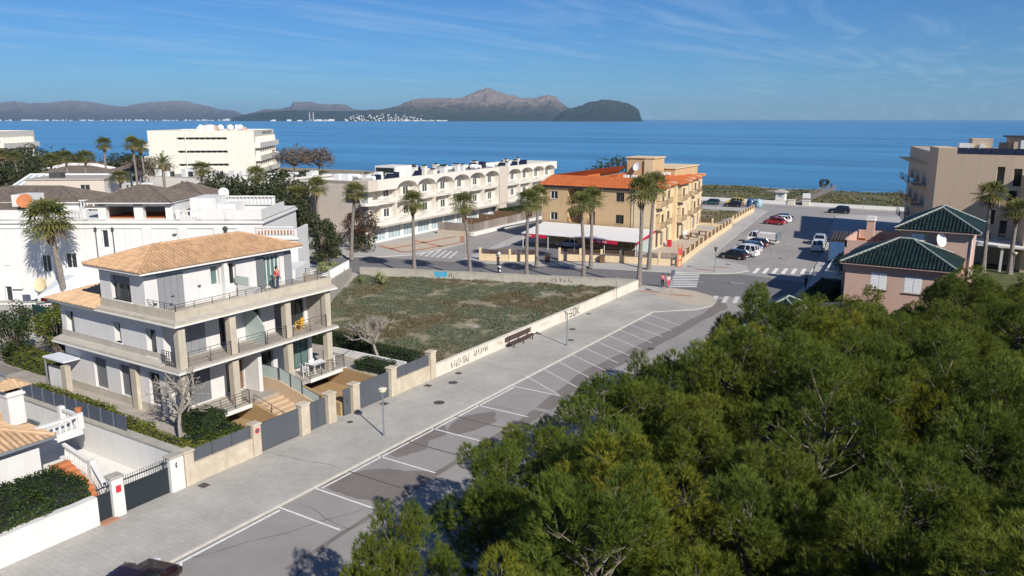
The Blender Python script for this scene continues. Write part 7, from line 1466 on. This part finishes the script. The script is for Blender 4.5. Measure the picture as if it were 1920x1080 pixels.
# ------------------------------------------------------------------ palms
def make_palm(seed, H, nleaf=38, skirt=1.3, Lf=1.0, tr_r=.24, feather=False):
    random.seed(seed); t = thing('palm_tree', 'palm', 'tree'); tr = MB(); cr = MB(); sk = MB(); n = 14
    lean = Vector((random.uniform(-.35,.35), random.uniform(-.35,.35), 0)); P = lambda f: Vector((0,0,H*f))+lean*1.6*f*f
    for k in range(n):
        f0, f1 = k/n, (k+1)/n; r0 = tr_r*(1.35-.35*min(1, f0*5))*(1-.25*f0); tr.tube(P(f0), P(f1)+Vector((0,0,.02)), r0*1.06, r0*.93, 9, False)
    top = P(1)
    for i in range(nleaf):
        az = i*2.39996+random.uniform(-.25,.25); f = i/(nleaf-1); el = R(82-f*128+random.uniform(-9,9))
        d = Vector((math.cos(az)*math.cos(el), math.sin(az)*math.cos(el), math.sin(el))); pl = Lf*random.uniform(.75,1.1)*(1-.25*(f < .15)); side = d.cross(Vector((0,0,1))); side = side.normalized() if side.length > .05 else Vector((1,0,0)); nn = side.cross(d)
        e = top+d*pl-Vector((0,0,.10*pl*pl)); tt = min(1, max(0, random.gauss(.5,.25))); dead = f > .9
        cr.tube(top, e, .03, .02, 4, False, tt)
        if feather:
            for k in range(16):
                g = k/15; c0 = top+d*pl*(.25+g*1.6)-Vector((0,0,.22*(g*1.8)**2))
                for sg in (-1,1): tip = c0+(side*sg*.55+d*.3-Vector((0,0,.25)))*(1-.55*g); m_ = (c0+tip)/2; w_ = d*.035; cr.add([c0-w_, c0+w_, tip], [(0,1,2)], tt)
            continue
        ns = 12; rad = Lf*random.uniform(.80,1.02)
        for k in range(ns):
            q = R(-112+224*k/(ns-1)); dd = (d*math.cos(q)+side*math.sin(q)); mid = e+dd*rad*.6+nn*.05*((k%2)*2-1)*.5; tip = e+dd*rad-Vector((0,0,.30*rad*random.uniform(.5,1.3))); w_ = (dd.cross(nn)).normalized()*.055*Lf
            (sk if dead else cr).add([e, mid-w_, tip, mid+w_], [(0,1,2,3)], tt)
    for i in range(int(46*skirt)):
        az = random.uniform(0,6.283); z = random.uniform(0, skirt); d = Vector((math.cos(az), math.sin(az), 0)); a = top-Vector((0,0,z*.75+.05))+d*tr_r*.7; ln = random.uniform(.7,1.15)
        tip = a+d*random.uniform(.12,.42)*(1 if z < skirt*.7 else .4)-Vector((0,0,ln)); s_ = Vector((-d.y,d.x,0))*random.uniform(.06,.15); sk.add([a, a*.5+tip*.5-s_+d*.12, tip, a*.5+tip*.5+s_+d*.12], [(0,1,2,3)])
    tr.build('trunk', 'palm_trunk', t); o = cr.build('crown', 'palm_leaf', t); o['kind'] = 'stuff'; o = sk.build('dead_leaf_skirt', 'palm_skirt', t); o['kind'] = 'stuff'
    return t
PM = [make_palm(51, 10.2, 40, 1.3, 1.2), make_palm(52, 10.2, 36, 1.0, 1.2), make_palm(53, 10.2, 44, 1.6, 1.2), make_palm(54, 10.2, 54, 2.6, 1.5, .30), make_palm(55, 7.0, 22, .3, 1.5, .28, True)]
pu = [False]*5; rq = random.Random(9)
def palm(x, y, h, v, lab, z0=0, sx=None):
    s = h/(10.2+1.2 if v < 3 else (10.2+1.5 if v == 3 else 8.0)); o = place(PM[v], pu[v], (x, y, z0), rq.uniform(0,6.28), (sx or .98, sx or .98, s)); pu[v] = True; o.rotation_euler.x = R(rq.gauss(0,1.6)); o.rotation_euler.y = R(rq.gauss(0,1.6)); o['label'] = lab; o['group'] = 'palm trees'
palm(-65.1,78.8,10.9,0,'tall fan palm behind the grey lot wall, leftmost of the row'); palm(-57.9,81.25,10.9,1,'second fan palm from the left behind the grey lot wall'); palm(-50.9,83.7,11.4,2,'front palm of the left pair in front of the carport'); palm(-54.9,92.9,11.0,0,'rear palm of the left pair in front of the carport')
palm(-44.1,86.0,11.2,1,'front palm of the middle pair in front of the carport'); palm(-48.2,96.2,10.8,2,'rear palm of the middle pair in front of the carport'); palm(-37.6,88.2,13.2,2,'tallest palm at the end of the cream lot wall, front of the right pair', 0, 1.1); palm(-40.9,99.2,13.0,0,'rear palm of the tall right pair at the street corner', 0, 1.1)
palm(-80.6,83.3,11.0,1,'fan palm beside the dark red shrub and the white arched block', 0, 1.08); palm(-90.5,86.4,11.2,0,'fan palm in front of the white balconied annex'); palm(-95.0,86.8,9.6,2,'shorter bushy palm left of the annex palm', 0, 1.15); palm(-111.5,93.2,11.9,0,'palm rising from the dark trees behind the white house', 0, 1.1)
palm(-148.2,108.6,10.9,2,'stocky palm in front of the long white hotel', 0, 1.3); palm(-155.5,104.6,12.4,4,'feathery palm against the white hotel facade', 0, 1.3)
p = FW*83.5+RT*-48.4; palm(p.x,p.y,12.2,3,'large shaggy palm in front of the white apartment house', -.6, 1.12)
for (x, y, h, v, lab) in ((-230,136,14.6,2,'tall palm standing clear against the sea at left'), (-207,131,15.2,0,'tall palm beside the left end of the white hotel'), (-211,136,14.2,2,'second tall palm beside the left end of the white hotel'), (-199,103.5,11.8,0,'palm in front of the glass pool roof, left one'), (-192,108,12.4,1,'palm in front of the glass pool roof, right one'), (-195.3,106,12.4,1,'palm in front of the glass pool roof, middle one'), (-163.5,99.3,9.0,2,'short palm right of the grey flat building'), (-259,121.3,11,2,'palm at the far left edge before the white hotel'), (-251,121,10.5,0,'second palm near the far left edge')): palm(x, y, h, v, lab, 0, 1.35)
palm(-2.4,120.7,11.8,0,'tall palm right of the pink house', 0, 1.2); palm(.6,121.6,9.6,2,'palm at the right edge beside the globe lamp', 0, 1.2); palm(-11.6,116.5,5.6,2,'low palm left behind the green roof', 0, 1.3); palm(-7.0,117.5,5.2,0,'low palm right behind the green roof', 0, 1.2)

# ------------------------------------------------------------------ broadleaf trees and bushes
def bush(name, label, cat, loc, H, Rx, Ry, mt, ncl=26, nlf=70, ls=.28, trunk=.25, clump=.3, group=None, bark='bark', limbs=True):
    t = thing(name, label, cat, loc, 0, group); cr = MB(); tr = MB(); z0 = H*trunk
    if trunk > 0: tr.tube((0,0,0), (0,0,z0+H*.2), .05*H**.8, .03*H**.8, 7, False)
    for c in range(ncl):
        az = random.uniform(0,6.283); cz = random.uniform(-.75,1); rr_ = math.sqrt(max(0,1-cz*cz))*random.uniform(.55,1)
        p = Vector((math.cos(az)*rr_*Rx, math.sin(az)*rr_*Ry, z0+(H-z0)*(.5+.5*cz*random.uniform(.75,1)))); cs = clump*min(Rx,Ry)*random.uniform(.8,1.35); ct = random.random()
        if limbs: tr.tube((0,0,z0*.9), p, .035*H**.6, .01, 4, False)
        for _ in range(nlf):
            v = Vector((random.gauss(0,1), random.gauss(0,1), random.gauss(.2,1))).normalized(); leaf(cr, p+v*cs*random.uniform(.5,1)**.5, ls, v, min(1, max(0, ct*.6+random.random()*.4)))
    if tr.f: tr.build('trunk', bark, t)
    o = cr.build('crown', mt, t); o['kind'] = 'stuff'; return t
random.seed(77)
def fr(f, x): q = FW*f+RT*x; return (q.x, q.y, 0)
for i, (f, x, H, r_) in enumerate(((128,-47,10.6,6.0), (124,-41,10.0,5.4), (130,-37.5,11.0,5.4), (120,-35.5,9.4,4.4), (135,-52,9.4,5.4), (116,-32.5,8.4,4.0))):
    bush('evergreen_tree', ['broad dark evergreen behind the white house roof, left','dark evergreen behind the roof balustrade','tallest dark evergreen near the single palm','dark evergreen beside the annex','far left evergreen of the dark clump','small dark evergreen nearest the annex palms'][i], 'tree', fr(f, x), H, r_, r_, 'tree_dark', 44, 70, .55, .3, .26, 'dark evergreens')
for i, (f, x, H, r_) in enumerate(((262,-163,8,9), (270,-150,7.6,9), (285,-172,8.6,10), (280,-135,6.6,8), (225,-142,6.5,7), (215,-128,6.0,6), (232,-158,7,7), (248,-176,7.4,8))):
    bush('umbrella_pine', 'dark umbrella pine in the belt of trees left of the white hotel', 'tree', fr(f, x), H, r_, r_, 'tree_dark', 34, 50, .9, .35, .3, 'pine belt by the far shore')
for i, (f, x, H, r_) in enumerate(((232,-104,8.5,5), (240,-112,8,5))): bush('bare_tree', ['leafless brown tree clump beside the white hotel, right one','leafless brown tree clump beside the white hotel, left one'][i], 'tree', fr(f, x), H, r_, r_, 'tree_brown', 30, 50, .6, .3, .3)
for i, (f, x, H, r_) in enumerate(((300,-82,10,7), (306,-74,8.5,6))): bush('tamarisk_tree', ['brownish tamarisk right of the white hotel, nearer one','brownish tamarisk right of the white hotel, farther one'][i], 'tree', fr(f, x), H, r_, r_, 'tree_brown', 34, 60, .7, .3, .3)
bush('bougainvillea', 'dark red bougainvillea against the blank wall of the arched block', 'shrub', (-86.0,91.3,0), 6.4, 3.3, 2.6, 'bougain', 40, 70, .3, .12, .28); bush('shrub', 'low green shrub below the bougainvillea', 'shrub', (-84.0,89.6,0), 2.4, 2.6, 1.8, 'tree_dark', 22, 60, .25, .05, .35)
bush('evergreen_shrub', 'tall dark evergreen shrub at the end of the white wing', 'shrub', (-74.8,72.2,1.0), 6.2, 2.1, 2.0, 'tree_dark', 40, 80, .28, .06, .32); bush('evergreen_shrub', 'dark shrub below the annex palms', 'shrub', (-79.5,77.5,0.5), 5.5, 2.2, 2.0, 'tree_dark', 36, 70, .3, .08, .32)
bush('shrub', 'ochre flowering shrub on the white railed terrace', 'shrub', (-71.3,69.6,1.0), 1.5, 2.2, 1.3, 'agave', 20, 50, .22, .05, .35)
for i, (x, y, H, r_, mt) in enumerate(((-62.6,31.6,4.6,1.9,'hedge'), (-65.4,29.6,4.0,1.6,'hedge_dark'), (-69,31.5,3.8,1.8,'tree_dark'), (-60.2,33.2,4.4,1.5,'tree_brown'), (-72,28.5,3.2,1.8,'hedge'), (-66.5,33.8,3.6,1.8,'tree_dark'))):
    bush('garden_shrub', ['bright green garden shrub beside the lower tile roof','dark garden shrub left of the bright one','dark shrub at the left garden edge','brown twiggy shrub against the villa corner','yellow-green shrub at the far left edge','dark shrub behind the garden hedge'][i], 'shrub', (x, y, 1.1), H, r_, r_, mt, 28, 70, .2, .12, .32, 'garden shrubs left of the villa')
n_ = MB(); n_.box(-76,-62,36.4,36.5,1.1,3.2); tag(n_.build('net_screen', 'net_green'), 'dark green screen netting on the garden fence at left', 'screen')
bush('shrub', 'small leafy tree between the pines and the pink house', 'tree', (-10.6,80.6,0), 4.4, 1.4, 1.3, 'hedge', 26, 50, .2, .2, .34); bush('shrub', 'yellowish bush at the foot of the pink house', 'shrub', (-12.6,81.6,0), 3.2, 1.2, 1.1, 'pine_yellow', 20, 50, .18, .2, .36)
bush('dune_bush', 'dark rounded bush behind the yellow building roof', 'shrub', (-96,206,0), 9.0, 9, 6, 'tree_dark', 40, 60, .7, .05, .3); bush('dune_bush', 'small wind-shaped bush beside the boardwalk end', 'shrub', (-46.6,240.5,0), 3.2, 1.5, 1.2, 'tree_dark', 18, 50, .3, .2, .35)
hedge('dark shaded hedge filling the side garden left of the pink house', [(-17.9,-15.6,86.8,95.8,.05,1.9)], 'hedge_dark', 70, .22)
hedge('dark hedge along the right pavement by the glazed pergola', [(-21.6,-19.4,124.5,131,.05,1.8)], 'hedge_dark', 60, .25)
bush('shrub', 'dark shrub between planter wall and flat roof terrace', 'shrub', (-16.6,106,0), 3.4, 1.8, 2.6, 'tree_dark', 30, 60, .25, .08, .34); bush('shrub', 'dark shrub beside the glazed pergola', 'shrub', (-15.4,113,0), 3.6, 2.2, 2.6, 'tree_dark', 30, 60, .28, .08, .34)
# agave rosettes in the lot corner
for i, (x, y, s) in enumerate(((-66.2,73.2,1.5), (-64.6,71.9,1.2), (-67.6,71.4,1.1))):
    t = thing('agave', ['largest pale agave in the far corner of the vacant lot','agave right of the largest one','agave left of the largest one'][i], 'plant', (x, y, .05), 0, 'agaves in the lot corner'); m = MB()
    for k in range(44):
        az = random.uniform(0,6.283); el = R(random.uniform(8,80)); d = Vector((math.cos(az)*math.cos(el), math.sin(az)*math.cos(el), math.sin(el))); ln = s*random.uniform(.8,1.3); sd_ = Vector((-math.sin(az), math.cos(az), 0))*.08; mid = d*ln*.55; m.add([(0,0,.05), mid-sd_, d*ln-Vector((0,0,.12)), mid+sd_], [(0,1,2,3)])
    o = m.build('leaves', 'agave', t); o['kind'] = 'stuff'
# ------------------------------------------------------------------ bare winter trees
def bare_tree(label, loc, H, seed, levels=5, spread=.55, r0=.09, mt='bark_pale', forks=4):
    t = thing('bare_tree', label, 'tree', loc); r = random.Random(seed); tr = MB(); br = MB()
    def grow(p, d, ln, rad, lv):
        n = 3; q = p
        for k in range(n):
            d2 = (d+Vector((r.gauss(0,.10), r.gauss(0,.10), r.gauss(.03,.06)))).normalized(); e = q+d2*ln/n; (tr if lv == 0 else br).tube(q, e, rad*(1-.3*k/n), rad*(1-.3*(k+1)/n), 6 if lv < 2 else 4, False); q = e; d = d2
            if lv >= 2 and lv < levels and r.random() < .5: grow(q, (d+Vector((r.gauss(0,spread), r.gauss(0,spread), r.gauss(.1,.3)))).normalized(), ln*.6, rad*.5, lv+1)
        if lv < levels:
            for k in range(forks if lv == 0 else r.choice((2,2,3))):
                a = Vector((r.gauss(0,1), r.gauss(0,1), r.gauss(.2,.5))).normalized() if lv else Vector((math.cos(k*6.283/forks+seed), math.sin(k*6.283/forks+seed), r.uniform(-.1,.5))); grow(q, (d*.8+a*spread*1.5).normalized(), ln*r.uniform(.6,.85), rad*.62, lv+1)
    grow(Vector((0,0,0)), Vector((0,0,1)), H*.3, r0, 0)
    tr.build('trunk', mt, t); o = br.build('branches', mt, t); o['kind'] = 'stuff'; return t
bare_tree('leafless branching tree in the front garden of the villa', (-40.3,26.7,1.1), 5.8, 12, 4, .62, .13, 'bark_pale', 7); bare_tree('leafless pale-trunked tree in front of the hedge by the vacant lot', (-41.4,45.35,1.12), 4.8, 5, 4, .6, .13, 'bark_pale', 9)

# ------------------------------------------------------------------ scrub of the vacant lot and the dunes
random.seed(21)
LOT = [(-37.5,47.3), (-37.5,86.6), (-71.3,75.0), (-61,58.5), (-53,47.4)]
def inside(p, poly):
    c = False; j = len(poly)-1
    for i in range(len(poly)):
        a, b = poly[i], poly[j]
        if (a[1] > p[1]) != (b[1] > p[1]) and p[0] < (b[0]-a[0])*(p[1]-a[1])/(b[1]-a[1])+a[0]: c = not c
        j = i
    return c
lz = lambda x, y: .06+.10*noise.noise((x*.25, y*.25, 0))+.05*noise.noise((x*.8, y*.8, 2))
m = MB(); n = 50; gx = [-72+i*.72 for i in range(49)]; gy = [47+i*.84 for i in range(48)]
for i in range(len(gx)-1):
    for j in range(len(gy)-1):
        if inside((gx[i]+.36, gy[j]+.42), LOT): m.quad(*[(x, y, lz(x, y)) for x, y in ((gx[i],gy[j]),(gx[i+1],gy[j]),(gx[i+1],gy[j+1]),(gx[i],gy[j+1]))])
struct(m.build('lot_ground', 'soil'))
m = MB(); cnt = 0
while cnt < 21000:
    x, y = random.uniform(-72,-37.6), random.uniform(47.4,86.4)
    if not inside((x, y), LOT): continue
    d = noise.noise((x*.35, y*.35, 4))+.5*noise.noise((x*1.1, y*1.1, 6))
    if d < -.26+random.uniform(-.2,.2): cnt += .25; continue
    cnt += 1; h = .12+.22*max(0, d+.3)*random.uniform(.5,1.4); ct = random.random()
    for _ in range(7): leaf(m, (x+random.gauss(0,.13), y+random.gauss(0,.13), lz(x,y)+random.uniform(.02,h)), .15, (0,0,.7), min(1, max(0, ct*.5+random.random()*.5)), .45)
o = m.build('lot_scrub', 'shrub_grey'); o['kind'] = 'stuff'; o['label'] = 'grey-green scrub covering the vacant lot'
dm = lambda x, y: .1+.55*(noise.noise((x*.06, y*.09, 0))+.5*noise.noise((x*.2, y*.25, 3)))*min(1, (y-200)/8, (246-y)/8)
leafmat('dune_grass', (.11,.105,.045), (.20,.175,.085), (.085,.095,.04), .1, .05, .4, .62)
m = MB(); gx = [-150+i*2.6 for i in range(78)]; gy = [200+i*1.9 for i in range(24)]
for i in range(len(gx)-1):
    for j in range(len(gy)-1): m.quad(*[(x, y, dm(x, y)-(.0 if y < 240 else (y-240)*.12)) for x, y in ((gx[i],gy[j]),(gx[i+1],gy[j]),(gx[i+1],gy[j+1]),(gx[i],gy[j+1]))])
struct(m.build('dunes', 'dune_grass', smooth=True))
m = MB()
for _ in range(5200):
    x, y = random.uniform(-150,50), random.uniform(200.5,241)
    if abs(x+44.3) < 2 or noise.noise((x*.08, y*.08, 9)) < -.15: continue
    big = noise.noise((x*.05, y*.12, 2)) > .25
    for _ in range(5): leaf(m, (x+random.gauss(0,.5), y+random.gauss(0,.4), dm(x,y)+random.uniform(.03,.4 if big else .22)), .6, (0,0,.6), random.random(), .5)
o = m.build('dune_scrub', 'dune_grass'); o['kind'] = 'stuff'; o['label'] = 'low olive scrub covering the dunes'
m = MB()
for _ in range(9000):
    x, y = random.uniform(-78,-49), random.uniform(150.5,174)
    if noise.noise((x*.2, y*.2, 9)) > -.1: leaf(m, (x, y, random.uniform(.03,.25)), .35, (0,0,.8), random.random(), .5)
o = m.build('plot_grass', 'dune_grass'); o['kind'] = 'stuff'; o['label'] = 'rough grass on the plot behind the yellow building'
# ground cover under the far left trees
m = MB()
for _ in range(9000):
    f, x = random.uniform(150,300), random.uniform(-215,-70); q = FW*f+RT*x
    if q.y > 250 or noise.noise((q.x*.03, q.y*.03, 1)) < -.25: continue
    for _ in range(2): leaf(m, (q.x+random.gauss(0,.8), q.y+random.gauss(0,.8), random.uniform(.1,1.4)), 1.2, (0,0,.6), random.random(), .6)
o = m.build('garden_undergrowth', 'tree_dark'); o['kind'] = 'stuff'; o['label'] = 'dark garden undergrowth between the far left buildings'
